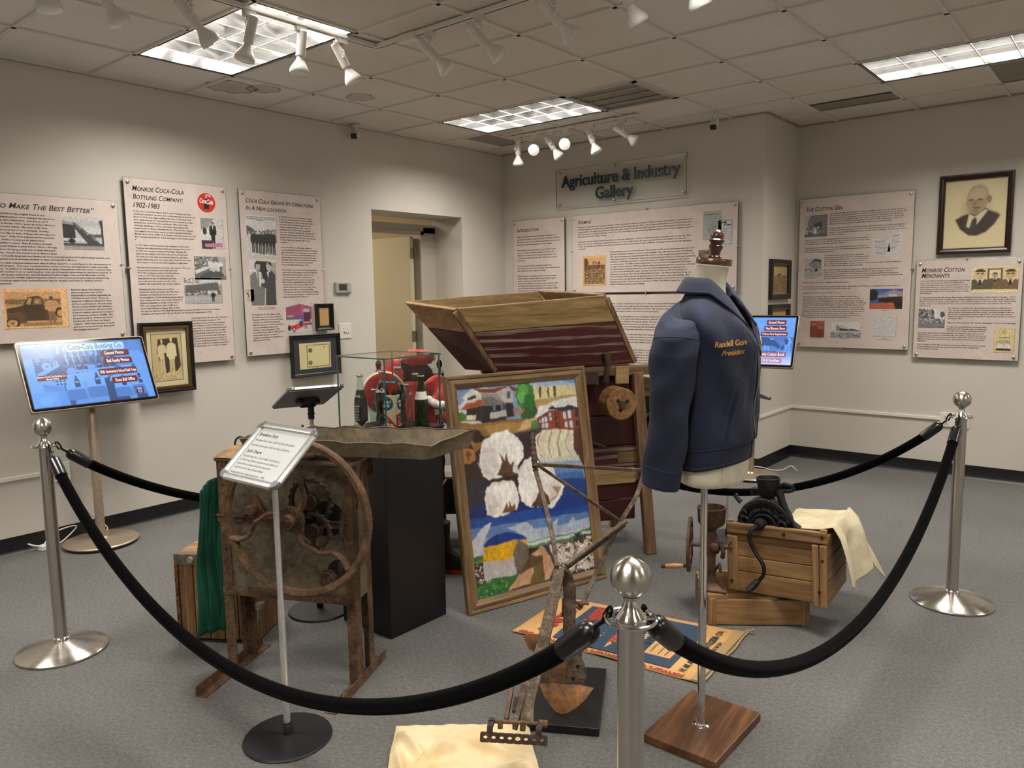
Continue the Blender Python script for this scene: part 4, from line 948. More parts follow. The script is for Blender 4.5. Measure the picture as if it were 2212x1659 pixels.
WLN = m_wood('dark_frame_wood', '120a07', '23110c', '34180f', 'x', 9, .32, .1)
# two men
w, h = .367, .478
t = frame(LEFT, -3.814, 1.350, w, h, .045, 'framed sepia photograph of two standing men in light suits on the left wall', P_STD(.045, .03), plain('14100c', .35), off=.0365)
a = Art(w, h, z=.0065)
def lip(t, w, h, bw, d, col, wd=.012):
    b = B()
    for p, q in (((bw - wd, -bw + wd, d - .006), (w - bw + wd, -bw, d)), ((bw - wd, -h + bw, d - .006), (w - bw + wd, -h + bw - wd, d)), ((bw - wd, -h + bw, d - .006), (bw, -bw, d)), ((w - bw, -h + bw, d - .006), (w - bw + wd, -bw, d))): b.mm(p, q)
    b.obj('inner_moulding', plain(col, .35, .5), t, smooth=0, bevel=.002)
lip(t, w, h, .045, .024, '6b5330', .018)
a.rect(.04, .04, w - .08, h - .08, 'dcd2ad').rect(.078, .078, w - .156, h - .156, (.02, .018, .015)).win(.082, .082, w - .164, h - .164, 100, 100).rect(0, 0, 100, 100, 'c7b280')
a.poly([(22, 10), (88, 8), (96, 70), (80, 82), (30, 70), (16, 40)], (.05, .04, .025)); person(a, 34, 10, 74, 'd5c69c', 'cdbd92', 'd0c092', 'cbb98a', None, 1.25); a.poly([(40, 40), (56, 42), (56, 84), (44, 84)], (.05, .04, .025)); person(a, 66, 5, 86, 'dccfa8', 'd5c79d', 'cbb98a', 'cbb98a', None, 1.2); a.spray(0, 82, 100, 16, 60, 3, ['b09a68', 'd8c898'], 5); a.full(); a.raster_obj('photograph', PRINT, t, [((.04, .04, w - .08, h - .08, 150), dict(blur=1, grain=.12))], .0066)
# certificate
w, h = .472, .334
t = frame(LEFT, -2.656, 1.207, w, h, .026, 'black framed bottling certificate on the left wall below the light switch', P_STD(.026, .026), plain('16120f', .35), off=.0365)
a = Art(w, h, z=.0065); a.rect(.02, .02, w - .04, h - .04, '33363a'); a.rect(.082, .068, .30, .205, 'd9cd94'); a.win(.085, .071, .294, .2, 100, 100)
a.rect(22, 6, 76, 90, (.22, .19, .11)).rect(25, 10, 70, 82, 'ddd19a'); a.ell(34, 28, 7, 9, (.14, .12, .08)); a.ell(33, 78, 7, 9, (.20, .16, .08)); a.spray(24, 6, 72, 4, 40, 1.2, [(.5, .45, .3)], 2); a.spray(24, 90, 72, 4, 40, 1.2, [(.5, .45, .3)], 3)
for q in range(9): a.line([(44 - (q > 3) * 14, 22 + q * 7.5), (88 - (q % 3) * 6, 22 + q * 7.5)], .003 if q in (1, 3) else .0012, (.14, .12, .07))
for q in range(8): a.line([(4, 12 + q * 10), (17, 12 + q * 10)], .002 if q < 2 else .001, (.16, .13, .08))
a.full().poly([(.205, .282), (.21, .262), (.216, .282)], '20201f').poly([(.238, .28), (.243, .258), (.25, .28)], '20201f'); a.obj('certificate', PRINT, t)
# small note
w, h = .170, .214
t = frame(LEFT, -2.408, 1.448, w, h, .020, 'small black framed yellowed receipt on the left wall above the certificate', P_STD(.020, .026), plain('16120f', .35), off=.0365)
a = Art(w, h, z=.0065); a.rect(.016, .016, w - .032, h - .032, '242321').rect(.042, .038, .088, .138, 'c9a067'); a.line([(.06, .05), (.11, .05)], .004, 'b0583a')
for q in range(10): a.line([(.05, .07 + q * .01), (.12, .071 + q * .01)], .0008, 'a0784a')
a.obj('receipt', PRINT, t)
# large portrait on right wall
w, h = .494, .598
t = frame(RIGHT, 3.845, 2.355, w, h, .042, 'dark red-brown framed sepia portrait of a balding man high on the right wall', P_STD(.042, .034), WLN)
a = Art(w, h, z=.0065); a.rect(.04, .04, w - .08, h - .08, 'ddcfa4').win(.04, .04, w - .08, h - .08, 100, 120)
for k in range(16):
    f_ = k / 15.; a.blob(51, 52, 31 - 22 * f_, 38 - 25 * f_, tuple(lin(v) for v in (221 - 50 * f_ ** 1.5, 207 - 55 * f_ ** 1.5, 164 - 45 * f_ ** 1.5)), 36, .015, k)
for k in range(12):
    f_ = k / 11.; c_ = tuple(lin(v) for v in (205 - 150 * f_, 188 - 145 * f_, 148 - 110 * f_)); e_ = 1.10 - .10 * f_
    a.poly([(50 + (px_ - 50) * e_, 82 + (py_ - 82) * e_) for px_, py_ in ((20, 70), (30, 64), (42, 60), (48, 56), (64, 52), (72, 57), (84, 62), (88, 66), (80, 80), (68, 92), (54, 98), (42, 97), (28, 86))], c_)
a.poly([(41, 58), (64, 52), (70, 56), (52, 82), (44, 86), (37, 82)], 'd9cfae'); a.poly([(46, 70), (51, 66), (54, 71), (54, 80), (50, 94), (40, 92)], '3a3230')
a.poly([(40, 50), (62, 48), (66, 54), (50, 66), (42, 61)], '7c6652')
a.poly([(36, 36), (37, 26), (40, 18), (46, 12), (54, 10), (63, 12), (68, 18), (70, 28), (70, 38), (67, 48), (60, 57), (52, 61), (44, 59), (39, 52), (36, 44)], 'ac9676')
a.poly([(38, 36), (39, 26), (43, 18), (50, 15), (60, 16), (66, 22), (67, 33), (58, 34), (48, 37), (42, 38)], 'c4ad8b')
a.ell(72, 36, 3.5, 7, '8f7a60'); a.poly([(45, 13), (54, 9), (63, 11), (69, 18), (71, 29), (68, 22), (60, 14)], 'b9a98a')
for q, xx in ((0, 43), (1, 57)): a.ell(xx, 36, 4.2, 1.8, '5a4938'); a.line([(xx - 5, 32.5 - q), (xx + 5, 31.5 - q)], .004, '6b5947')
a.poly([(49, 36), (52, 36), (53, 45), (47, 47), (45, 45)], '927c60'); a.poly([(43, 49), (56, 48), (60, 51), (50, 52)], '6a5443'); a.poly([(42, 54), (58, 52), (52, 60)], '94806a'); a.full(); a.raster_obj('portrait', PRINT, t, [((.04, .04, w - .08, h - .08, 150), dict(blur=4, grain=.04))], .0068)
# two frames on the column side
for (s_, zt, ww, hh, lab) in ((.128, 1.752, .442, .332, 'black framed photograph of a cotton field on the narrow wall corner, the upper one'), (.130, 1.378, .442, .332, 'black framed photograph behind the right touch screen, the lower one of two')):
    t = frame(COLM, s_, zt, ww, hh, .045, lab, P_STD(.045, .03), plain('1a1511', .35), group='framed photographs on the narrow side wall')
    lip(t, ww, hh, .045, .026, '5a4c38', .012)
    a = Art(ww, hh, z=.0065); a.rect(.04, .04, ww - .08, hh - .08, '9b8a68').win(.06, .06, ww - .12, hh - .12, 100, 100).rect(0, 0, 100, 100, '8a744e').rect(0, 0, 100, 34, 'b9a06c'); a.spray(0, 36, 100, 62, 160, 2.4, ['5c4a30', 'b59c6e', '3c3020'], 8); a.poly([(30, 34), (50, 24), (64, 34)], '4a3a26'); a.full(); a.obj('photograph', PRINT, t)
# portrait canvas in the hall, a plain generic sitter
t = thing('canvas_portrait', 'dark painted portrait of a man in a black coat seen through the doorway', 'painting', M=frameM((-1.356, -.600, 1.856), (1, 0, 0), (0, 0, 1)))
w, h = .510, .645
B().mm((0, -h, .001), (w, 0, .072)).obj('canvas_box', plain('0f0c0b', .5), t, smooth=0, bevel=.002)
b = B(); [b.mm(p, q) for p, q in (((0, -.006, .07), (w, 0, .078)), ((0, -h, .07), (w, -h + .006, .078)), ((0, -h, .07), (.006, 0, .078)), ((w - .006, -h, .07), (w, 0, .078)))]; b.obj('edge_moulding', plain('7d7365', .4, .5), t, smooth=0)
a = Art(w, h, z=.0722); a.win(.012, .012, w - .024, h - .024, 100, 126).rect(0, 0, 100, 126, '2a2120')
for k in range(10): f_ = k / 9.; a.blob(62, 58, 44 - 26 * f_, 50 - 30 * f_, tuple(lin(v) for v in (42 + 62 * f_, 33 + 36 * f_, 32 + 14 * f_)), 30, .03, k)
a.poly([(8, 126), (10, 96), (28, 76), (42, 66), (52, 66), (70, 78), (92, 92), (100, 126)], '15100f'); a.poly([(40, 58), (54, 60), (60, 72), (64, 94), (60, 98), (52, 82), (42, 68)], 'cfc4b6'); a.poly([(50, 70), (58, 76), (63, 96), (56, 90)], 'a99c90')
a.ell(48, 44, 11.5, 16, 'a8674a', 24); a.ell(51, 40, 9, 10, 'bd7f5e', 20); a.poly([(34, 50), (33, 32), (40, 24), (52, 22), (60, 27), (50, 30), (44, 34), (42, 44), (40, 56)], '231816'); a.ell(54, 40, 2, 1, '2c1a14'); a.line([(50, 36.5), (58, 36)], .003, '3a2218'); a.line([(59, 40), (61, 47), (57, 48)], .002, '7c4a34'); a.line([(53, 53), (59, 53)], .003, '7a3a2c'); a.full(); a.raster_obj('painted_canvas', PRINT, t, [((.008, .008, w - .016, h - .016, 110), dict(blur=3, jit=.0016))], .0726)
t = thing('wall_plaque', 'small grey text plaque below the hall portrait', 'plaque', M=frameM((-1.185, -.600, 1.137), (1, 0, 0), (0, 0, 1)))
B().mm((0, -.152, .001), (.315, 0, .012)).obj('plaque', plain('b4aca0', .5), t, smooth=0, bevel=.001)
a = Art(.3, .15, z=.0124)
for q in range(13): a.line([(.02, .016 + q * .0098), (.29 - (q % 4) * .01, .016 + q * .0098)], .002, '7d766c')
a.obj('engraved_lines', PRINT, t)
# thermostat, switch plate, outlets
t = thing('thermostat', 'grey wall thermostat with dark display beside the doorway', 'thermostat', M=LEFT(-2.176, 1.620, .001))
B().mm((0, -.092, 0), (.160, 0, .022)).obj('body', plain('a5a5a3', .4), t, smooth=0, bevel=.005); B().mm((.118, -.086, .02), (.156, -.006, .026)).obj('side_cover', plain('b3b2af', .4), t, smooth=0, bevel=.003)
B().mm((.030, -.068, .02), (.108, -.018, .0235)).obj('display', plain('3d423c', .2), t, smooth=0); x = Txt(.0237); x.put('70', .058, .042, .018, .022, 0, False, 1); x.obj('digits', plain('17191a', .5), t)
t = thing('wall_plate', 'white cable pass-through plate on the left wall under the thermostat', 'wall plate', M=LEFT(-2.150, 1.279, .001))
B().mm((0, -.127, 0), (.127, 0, .006)).obj('plate', plain('e6e2d8', .35), t, smooth=0, bevel=.003); b = B(); [b.ball((px_, py_, .006), r_, 8, 6, (1, 1, .4)) for px_, py_, r_ in ((.045, -.045, .004), (.085, -.045, .004), (.05, -.075, .008), (.075, -.08, .007), (.095, -.085, .006), (.06, -.09, .005))]; b.obj('cable_ends', plain('4b4741', .5), t)
def outlet(WM, s, z, lab, n=2, w=.115):
    t = thing('power_outlet', lab, 'outlet', M=WM(s, z, .001)); B().mm((0, -.115, 0), (w, 0, .012)).obj('plate', plain('ebe7dd', .35), t, smooth=0, bevel=.003)
    for k in range(n):
        cy_ = -.035 - .045 * k; B().box((.045, cy_, .013), (.034, .03, .004)).obj('socket', plain('dcd8ce', .4), t, smooth=0, bevel=.004)
        b = B(); b.box((.038, cy_ + .004, .0152), (.003, .009, .001)); b.box((.052, cy_ + .004, .0152), (.003, .009, .001)); b.lathe([(.0, .0), (.0025, 0), (.0025, .001), (0, .001)], 8, (.045, cy_ - .007, .0150)); b.obj('slots', plain('191817', .6), t, smooth=0)
    return t
outlet(RIGHT, 3.925, .508, 'wide white double power outlet on the right wall behind the stanchion', 2, .205)
outlet(LEFT, -4.372, .505, 'white power outlet on the left wall behind the left stanchion', 2, .09)
# ================================================================ rope barrier
VELV = N('black_velvet'); VELV.base('030304'); VELV.set(rough=1., sheen=.02, spec=.05); VELV = VELV.m
BLKP = plain('0d0d0f', .28); BLKM = plain('1b1a1b', .3, .8)
def brushed(name, a, b, r, sc):
    n = N(name); v = n.coord(sc); f = n.noise(v, 60, 3)
    n.base(n.ramp(f, [(.3, a), (.7, b)])); n.set(rough=r, metal=1.)
    n.b.inputs['Anisotropic'].default_value = .75; n.b.inputs['Anisotropic Rotation'].default_value = .25
    tg = n.add('ShaderNodeTangent', direction_type='RADIAL', axis='Z'); n.l(tg.outputs[0], n.b.inputs['Tangent'])
    return n.m
SST = brushed('stainless', 'b5b0a8', 'c9c4bc', .26, (.05, .05, 6)); SSP = brushed('stainless_polished', 'cfcbc5', 'dedad4', .16, (.05, .05, 6))
def stanchion(x, y, lab):
    t = thing('stanchion', lab, 'stanchion', (x, y, 0), group='brushed steel rope stanchions')
    b = B(); b.lathe([(0, 0), (.176, 0), (.179, .003), (.179, .009), (.175, .013), (.10, .032), (.048, .047), (.034, .052), (.0, .052)], 64); b.obj('base', SST, t)
    b = B(); b.lathe([(.034, .048), (.034, .060), (.031, .064), (.0265, .066), (.0265, .07)], 40, cap=False); b.obj('collar', SSP, t)
    b = B(); b.lathe([(.0, .05), (.0255, .05), (.0255, .900), (0, .900)], 40); b.obj('pole', SST, t)
    b = B(); b.lathe([(0, .898), (.030, .898), (.031, .902), (.029, .909), (.020, .920), (.0135, .933), (.0122, .940), (.0165, .9450), (.0175, .948), (0, .948)], 40); b.obj('neck', SSP, t)
    b = B(); rr = .0388
    b.lathe([(max(rr * sin(a), 0), .984 - rr * cos(a)) for a in [radians(26 + 154 * k / 20) for k in range(21)]], 40); b.obj('ball', SST, t)
    b = B()
    b.tube([(.0475 * cos(a), .0475 * sin(a), .903) for a in [2 * pi * k / 48 for k in range(48)]], .0036, 8, loop=True)
    for k in range(4):
        a = pi / 4 + k * pi / 2; b.beam((.026 * cos(a), .026 * sin(a), .902), (.047 * cos(a), .047 * sin(a), .902), .011, .004)
    b.obj('ring_plate', CHROME, t)
    return t
LP, MP, RP, BP = Vector((1.625, -4.958, .903)), Vector((4.4586, -4.952, .903)), Vector((4.522, -2.076, .903)), Vector((2.03, -2.30, .903))
stanchion(LP.x, LP.y, 'brushed steel ball-top stanchion at the left beside the first touch screen')
stanchion(MP.x, MP.y, 'nearest brushed steel ball-top stanchion, standing in the lower centre')
stanchion(RP.x, RP.y, 'brushed steel ball-top stanchion at the far right by the wide outlet')
stanchion(BP.x, BP.y, 'hidden brushed steel stanchion behind the leaning painting')
def rope(p, q, sag, lab, ea=None, eb=None):
    t = thing('velvet_rope', lab, 'rope', p, group='black velvet barrier ropes')
    p = Vector(p); q = Vector(q); d = (q - p); d.z = 0; L = d.length; d.normalize()
    A = p + d * .049; Bq = q - d * .049
    n = 48
    def cat(u):
        # parabola-like hanging curve, a little fuller near the ends
        s_ = 1 - (2 * u - 1) ** 2; s_ = s_ ** .88
        return A.lerp(Bq, u) - Vector((0, 0, sag * s_ + .004))
    pts = [cat(k / 400) for k in range(401)]
    ln = [0]
    for i in range(400): ln.append(ln[-1] + (pts[i + 1] - pts[i]).length)
    T = ln[-1]
    def at(s_):
        for i in range(400):
            if ln[i + 1] >= s_: return pts[i].lerp(pts[i + 1], (s_ - ln[i]) / max(ln[i + 1] - ln[i], 1e-6))
        return pts[-1]
    o = p
    h = .045; c = .105
    b = B(); b.tube([at(h + c - .012 + (T - 2 * (h + c) + .024) * k / n) - o for k in range(n + 1)], .0205, 20); b.obj('velvet_tube', VELV, t)
    for e0 in (0, 1):
        f = (lambda s_: at(s_)) if e0 == 0 else (lambda s_: at(T - s_))
        P0 = f(h); P1 = f(h + c); ax = (P1 - P0).normalized(); R = ax.to_track_quat('Z', 'Y').to_matrix()
        b = B(); b.lathe([(0, 0), (.008, .001), (.016, .006), (.021, .014), (.0235, .024), (.0235, (P1 - P0).length), (.0205, (P1 - P0).length), (0, (P1 - P0).length)], 28, P0 - o, R); e = b.obj('end_cap', BLKP, t)
        b = B(); a0 = f(0) - o
        b.tube([P0 - o + ax * .004, P0 - o - ax * .022], .0045, 10)
        side = Vector((-d.y, d.x, 0)); m0 = P0 - o - ax * .022; w = (a0 - m0); wl = w.normalized()
        hook = [m0 + wl * (.018 * (1 - cos(a))) + Vector((0, 0, .013)) * sin(a) for a in [radians(k) for k in range(0, 300, 20)]]
        b.tube([m0 - wl * .002] + hook, .0032, 8); b.tube([m0 + wl * .004 + side * .0, m0 + wl * .004 + side * .014], .0035, 8)
        b.obj('snap_hook', BLKM, t)
    return t
rope(LP, MP, .55, 'black velvet rope hanging across the front between the left and nearest stanchions')
rope(MP, RP, .50, 'black velvet rope hanging between the nearest and the right stanchion')
rope(RP, BP, .515, 'black velvet rope sagging behind the crates from the right stanchion')
rope(LP, BP, .47, 'black velvet rope passing behind the corn sheller from the left stanchion')

# ================================================================ touch-screen kiosks
CHAMP = m_noise('champagne_metal', 'a99a86', 'b7a894', 60, .38, .65)
EMIS = print_mat('screen_picture', .2, emis=1.0); EMISB = plain('0a0a0c', .12)
def elettering(col, e):
    n = N('screen_lettering'); n.base('050505'); n.b.inputs['Emission Color'].default_value = hx(col); n.set(emis=e); return n.m
WE = elettering('f3f2f6', 1.); DE = elettering('1d2c50', 1.)
def kiosk(x, y, th, zc, off, tilt, lab, art):
    t = thing('touchscreen_kiosk', lab, 'touch screen', (x, y, 0), (0, 0, th), group='touch screen kiosks')
    w, h = .726, .439
    b = B(); b.lathe([(0, .012), (.205, .012), (.212, .016), (.213, .022), (.208, .027), (.10, .031), (.045, .036), (.032, .048), (0, .048)], 56); b.obj('base', CHAMP, t)
    b = B(); b.lathe([(0, 0), (.203, 0), (.205, .012), (0, .012)], 56); b.obj('rubber_foot', plain('111112', .6), t)
    b = B(); b.lathe([(0, .04), (.027, .04), (.027, zc - .2), (.0235, zc - .195), (.0235, zc - .02), (0, zc - .02)], 28); b.obj('pole', CHAMP, t)
    s = bpy.data.objects.new('screen', None); COL.objects.link(s)   # placeholder pivot replaced by the housing mesh below
    bpy.data.objects.remove(s)
    # tilted housing: local x right, y up the screen, z out of it
    Mt = Matrix.Translation((off[0], off[1], zc)) @ frameM((0, 0, 0), (1, 0, 0), (0, sin(tilt), cos(tilt)))
    hb = B(); hb.prism([(px_, py_) for px_, py_ in rr2(w, h, .018)], -.034, -.002)
    ho = hb.obj('housing', CHAMP, t, smooth=30, bevel=.003); ho.matrix_local = Mt
    b = B(); b.box((0, -.05, -.05), (.16, .16, .045)); b.obj('bracket', plain('8d8173', .4, .5), ho, smooth=0, bevel=.004)
    bb = B(); bb.prism(rr2(w - .012, h - .012, .014), -.004, .0); bb.obj('bezel', EMISB, ho, smooth=30)
    a = Art(w, h, z=.0004); x_ = Txt(.0); d_ = Txt(.0)
    art(a, x_, d_, w, h)
    po = a.raster_obj('screen_image', EMIS, ho, [((.016, .018, w - .032, h - .036, 300), dict(blur=1))], .0006); a.z = .0008; po.location = (-w / 2, h / 2, 0)
    if x_.vs: x_.obj('screen_text', WE, ho).location = (-w / 2, h / 2, a.z + .0003)
    if d_.vs: d_.obj('screen_title', DE, ho).location = (-w / 2, h / 2, a.z + .0003)
    return t
def rr2(w, h, r, n=5):
    p = []
    for cx, cy_, a0 in ((w / 2 - r, h / 2 - r, 0), (-w / 2 + r, h / 2 - r, 90), (-w / 2 + r, -h / 2 + r, 180), (w / 2 - r, -h / 2 + r, 270)):
        for k in range(n + 1):
            a = radians(a0 + 90 * k / n); p.append((cx + r * cos(a), cy_ + r * sin(a)))
    return p
def bl(v): return (.02 + .15 * v ** 1.6, .05 + .36 * v ** 1.3, .12 + .86 * v)
RED = (.13, .008, .014)
def art1(a, x, d, w, h):
    a.win(.022, .024, w - .044, h - .048, 100, 60).rect(0, 0, 100, 60, bl(.55))
    a.grad(0, 0, 100, 22, [bl(.5), bl(.7)]); a.rect(24, 0, 50, 26, bl(.35)); a.rect(0, 30, 100, 30, bl(.72))
    for k in range(9): a.rect(27 + k * 5.1, 2 + (k % 3), 2.6, 24, bl(.8)); a.rect(29.2 + k * 5.1, 4, 1.0, 22, bl(.12))
    a.spray(26, 2, 50, 16, 60, 1.2, [bl(.1), bl(.9), bl(.3)], 3)
    for k in range(8):
        xx = 31 + k * 5.6
        a.poly([(xx - .8, 14), (xx + .8, 14), (xx + 1.2, 18), (xx + 2.1, 21), (xx + 2.1, 27), (xx - 2.1, 27), (xx - 2.1, 21), (xx - 1.2, 18)], bl(.03)); a.rect(xx - 1.5, 22, 3, 1.4, bl(.8))
    a.poly([(26, 28), (90, 25), (90, 31), (26, 34)], bl(.9)); 
    for k in range(14): a.rect(30 + k * 4.2, 29.4 - k * .15, 2.4, 1.0, bl(.1))
    # workers and children holding bottles
    def kid(cx, ty, s, dark=False, bot=1):
        a.poly([(cx - s * .30, ty + s), (cx - s * .28, ty + s * .62), (cx - s * .42, ty + s * .60), (cx - s * .36, ty + s * .42), (cx - s * .14, ty + s * .34), (cx + s * .14, ty + s * .34), (cx + s * .36, ty + s * .42), (cx + s * .44, ty + s * .60), (cx + s * .28, ty + s * .64), (cx + s * .30, ty + s)], bl(.93))
        a.poly([(cx - s * .30, ty + s * 1.0), (cx - s * .26, ty + s * .9), (cx + s * .26, ty + s * .9), (cx + s * .3, ty + s * 1.3), (cx - s * .3, ty + s * 1.3)], bl(.5))
        a.ell(cx, ty + s * .18, s * .12, s * .165, bl(.78)); a.ell(cx, ty + s * .10, s * .13, s * .11, bl(.25), 14, 180, 360)
        a.line([(cx - s * .06, ty + s * .17), (cx - s * .02, ty + s * .17)], .002, bl(.2)); a.line([(cx + s * .03, ty + s * .17), (cx + s * .07, ty + s * .17)], .002, bl(.2)); a.line([(cx - s * .03, ty + s * .26), (cx + s * .04, ty + s * .26)], .002, bl(.35))
        a.line([(cx - s * .38, ty + s * .58), (cx - s * .30, ty + s * .80), (cx + s * .10, ty + s * .82)], .012, bl(.7))
        bx, by = cx + s * .08, ty + s * .46
        a.poly([(bx - s * .03, by - s * .06), (bx + s * .03, by - s * .06), (bx + s * .04, by + s * .06), (bx + s * .085, by + s * .14), (bx + s * .08, by + s * .38), (bx - s * .08, by + s * .38), (bx - s * .085, by + s * .14), (bx - s * .04, by + s * .06)], bl(.03)); a.rect(bx - s * .06, by + s * .14, s * .12, s * .07, bl(.85))
    a.poly([(60, 36), (74, 34), (78, 60), (60, 60)], bl(.08)); a.poly([(84, 40), (92, 40), (94, 60), (84, 60)], bl(.08)); a.poly([(26, 40), (34, 44), (32, 60), (28, 60)], bl(.2))
    kid(35, 22, 26); kid(52, 20, 27); kid(74, 26, 24); kid(89, 25, 24)
    # man at the left, man at the right
    a.poly([(0, 14), (6, 12), (12, 18), (14, 34), (24, 40), (22, 45), (10, 42), (8, 60), (0, 60)], bl(.88)); a.ell(5, 6, 6, 8, bl(.55)); a.rect(0, 0, 11, 3, bl(.85)); a.line([(0, 5), (10, 4.5)], .004, bl(.1))
    a.poly([(86, 12), (94, 10), (100, 16), (100, 60), (95, 60), (90, 30)], bl(.82)); a.ell(92, 5, 4.5, 7, bl(.62)); a.poly([(10, 38), (24, 42), (25, 46), (11, 43)], bl(.62)); a.rect(2, 46, 18, 14, bl(.83)); a.ell(10, 54, 6, 4, bl(.95)); a.line([(6, 54), (14, 53.5)], .002, bl(.2))
    a.rect(20, 35, 9, 6, bl(.9)); [a.ell(21.5 + 3 * (k % 3), 36.5 + 3 * (k // 3), 1, 1, bl(.05)) for k in range(6)]
    a.rect(7, 13.5, 24, 16.5, bl(.25)); a.spray(8, 14, 18, 6, 50, .7, [bl(.9), bl(.1), bl(.6)], 6); a.poly([(8, 28), (26, 20), (27, 22), (12, 30), (8, 30)], bl(.9)); a.poly([(14, 30), (27, 23), (31, 30)], bl(.12)); a.rect(22, 17, 1.4, 6, bl(.95)); a.rect(24.5, 17, 1.4, 6, bl(.95))
    a.ell(16.5, 21.5, 3.6, 3.6, bl(.97), 28); a.poly([(15.4, 19.8), (18.6, 21.5), (15.4, 23.2), (16.2, 21.5)], bl(.1))
    a.rrect(35, 1.5, 49, 7, 1.2, (.40, .68, 1.0)); a.rrect(62, 9.5, 25, 6, 1.2, RED); a.rrect(63, 17.4, 25, 6.2, 1.2, RED); a.rrect(57, 27.6, 33, 6.8, 1.2, RED); a.rrect(66, 37, 22.5, 6.4, 1.2, RED); a.rect(7, 30, 23, 5, RED)
    a.line([(88, 47), (90.5, 44), (91, 39), (90, 36.5)], .005, RED); a.poly([(88.4, 37.4), (89.8, 34.4), (92.4, 37)], RED); a.rrect(84, 48.5, 7.2, 7.4, .8, RED); a.rect(85.2, 49.6, 4.8, 1.4, bl(.97)); a.ell(87.8, 53.2, 1.9, 2.0, bl(.97)); a.ell(87.8, 53.2, .9, 1.0, RED)
    a.full(); kx, ky = (w - .044) / 100, (h - .048) / 60; X = lambda u: .022 + u * kx; Y = lambda v: .024 + v * ky
    d.put('Coca-Cola Bottling Co.', X(36.5), Y(7.1), .050, 46 * kx, 0, False, 3, .0)
    for s_, u0, v0, uw, sz in (('General Photos', 65.5, 13.8, 17, .030), ('Bell Family Photos', 66, 21.8, 19.5, .030), ('50th Anniversary School Field Trips', 58, 32.4, 31, .027), ('Knox Bell Office', 69, 41.6, 17, .030), ('Monroe Coca-Cola Bottling Co.', 7.4, 32.3, 22, .018), ('Morph Video', 14, 34.6, 9.5, .016)):
        x.put(s_, X(u0), Y(v0), sz, uw * kx, 0, False, 2, .02)
kiosk(.221, -4.213, radians(88.9), 1.0754, (-.001, -.042), .4441, 'left touch screen kiosk showing a blue picture titled Coca-Cola Bottling Co.', art1)
def art2(a, x, d, w, h):
    a.win(.022, .024, w - .044, h - .048, 100, 60).grad(0, 0, 100, 26, [bl(.88), bl(.84)]); a.grad(0, 25, 100, 18, [bl(.45), bl(.62)]); a.grad(0, 43, 100, 17, [bl(.84), (.55, .62, .95)])
    a.line([(40, 6), (48, 4), (55, 6), (61, 10)], .008, bl(.97)); a.poly([(58, 11), (64, 14), (63, 7)], bl(.97)); a.rrect(8, 6, 30, 12, 2, bl(.95))
    # two grazing cows
    c1, c2 = bl(.16), bl(.95)
    a.poly([(48, 28), (52, 25), (62, 25), (72, 26), (80, 30), (85, 34), (87, 38), (84, 40), (80, 37), (74, 36), (70, 37), (60, 37), (52, 36), (48, 33)], c1); a.poly([(48, 31), (50, 38), (47, 43), (45, 43), (46, 38)], c2); a.poly([(52, 35), (55, 38), (55, 44), (53, 44), (52, 39)], c2); a.poly([(68, 36), (71, 36), (71, 44), (69, 44)], c2); a.poly([(72, 36), (74, 37), (75, 43), (73, 43)], c2); a.ell(53, 25.6, 2, .9, c2); a.ell(76, 27.5, 2, 1, c2); a.poly([(45, 43), (84, 43), (80, 45), (50, 44.6)], bl(.28))
    a.ell(94, 31, 4, 5.4, c2); a.poly([(90, 28), (93, 26), (95, 30), (94, 35), (91, 34)], c1); a.poly([(92, 34), (94, 36), (93.6, 43), (92, 43)], c2); a.poly([(95.5, 34), (97, 36), (97, 43), (95.6, 43)], c2); a.poly([(87, 38), (91, 34), (91, 40), (88, 42)], c1)
    for u0, v0, uw, vh, c in ((68, 3, 22, 6.4, (.16, .01, .02)), (66, 10.6, 25, 6.6, (.16, .01, .02)), (63, 18.6, 30, 5.4, (.16, .01, .03)), (50, 44, 44, 6.6, (.30, .10, .16)), (54, 52, 36, 6, (.42, .22, .34))): a.rrect(u0, v0, uw, vh, 1.3, c)
    a.full(); kx, ky = (w - .044) / 100, (h - .048) / 60; X = lambda u: .022 + u * kx; Y = lambda v: .024 + v * ky
    for s_, u0, v0, uw, sz in (('General Photos', 70, 7.7, 18, .030), ('Paul Burson Farm', 68, 15.4, 21, .031), ('Tribune Farm Supplements', 64.5, 22.4, 27, .024), ('Edward Hawks Cotton Book', 51.5, 48.8, 41, .034), ('Monroe Oil & Fertilizer', 56, 56.4, 32, .032)): x.put(s_, X(u0), Y(v0), sz, uw * kx, 0, False, 2, .02)
kiosk(2.76, -.235, .133, 1.107, (-.028, -.04), .4441, 'right touch screen kiosk showing grazing cows, partly behind the blue jacket', art2)
def cable(name, pts, r, m, lab, n=8):
    P_ = smooth_path([Vector(p) for p in pts], n); o = B().tube([p - P_[0] for p in P_], r, 8).obj(name, m); o.location = P_[0]; return tag(o, lab, 'cable')
def smooth_path(P_, n=8):
    out = []; P_ = [P_[0]] + P_ + [P_[-1]]
    for i in range(1, len(P_) - 2):
        for k in range(n):
            t = k / n; a, b, c, d = P_[i - 1], P_[i], P_[i + 1], P_[i + 2]
            out.append(.5 * ((2 * b) + (c - a) * t + (2 * a - 5 * b + 4 * c - d) * t * t + (3 * b - a - 3 * c + d) * t ** 3))
    out.append(P_[-2]); return out
WC = plain('e8e6e0', .4)
cable('power_cable', [(.02, -4.33, .43), (.04, -4.30, .36), (.035, -4.22, .2), (.03, -4.15, .10), (.04, -4.10, .03), (.06, -4.2, .01)], .004, WC, 'white power cable dropping from the outlet to the left kiosk base')
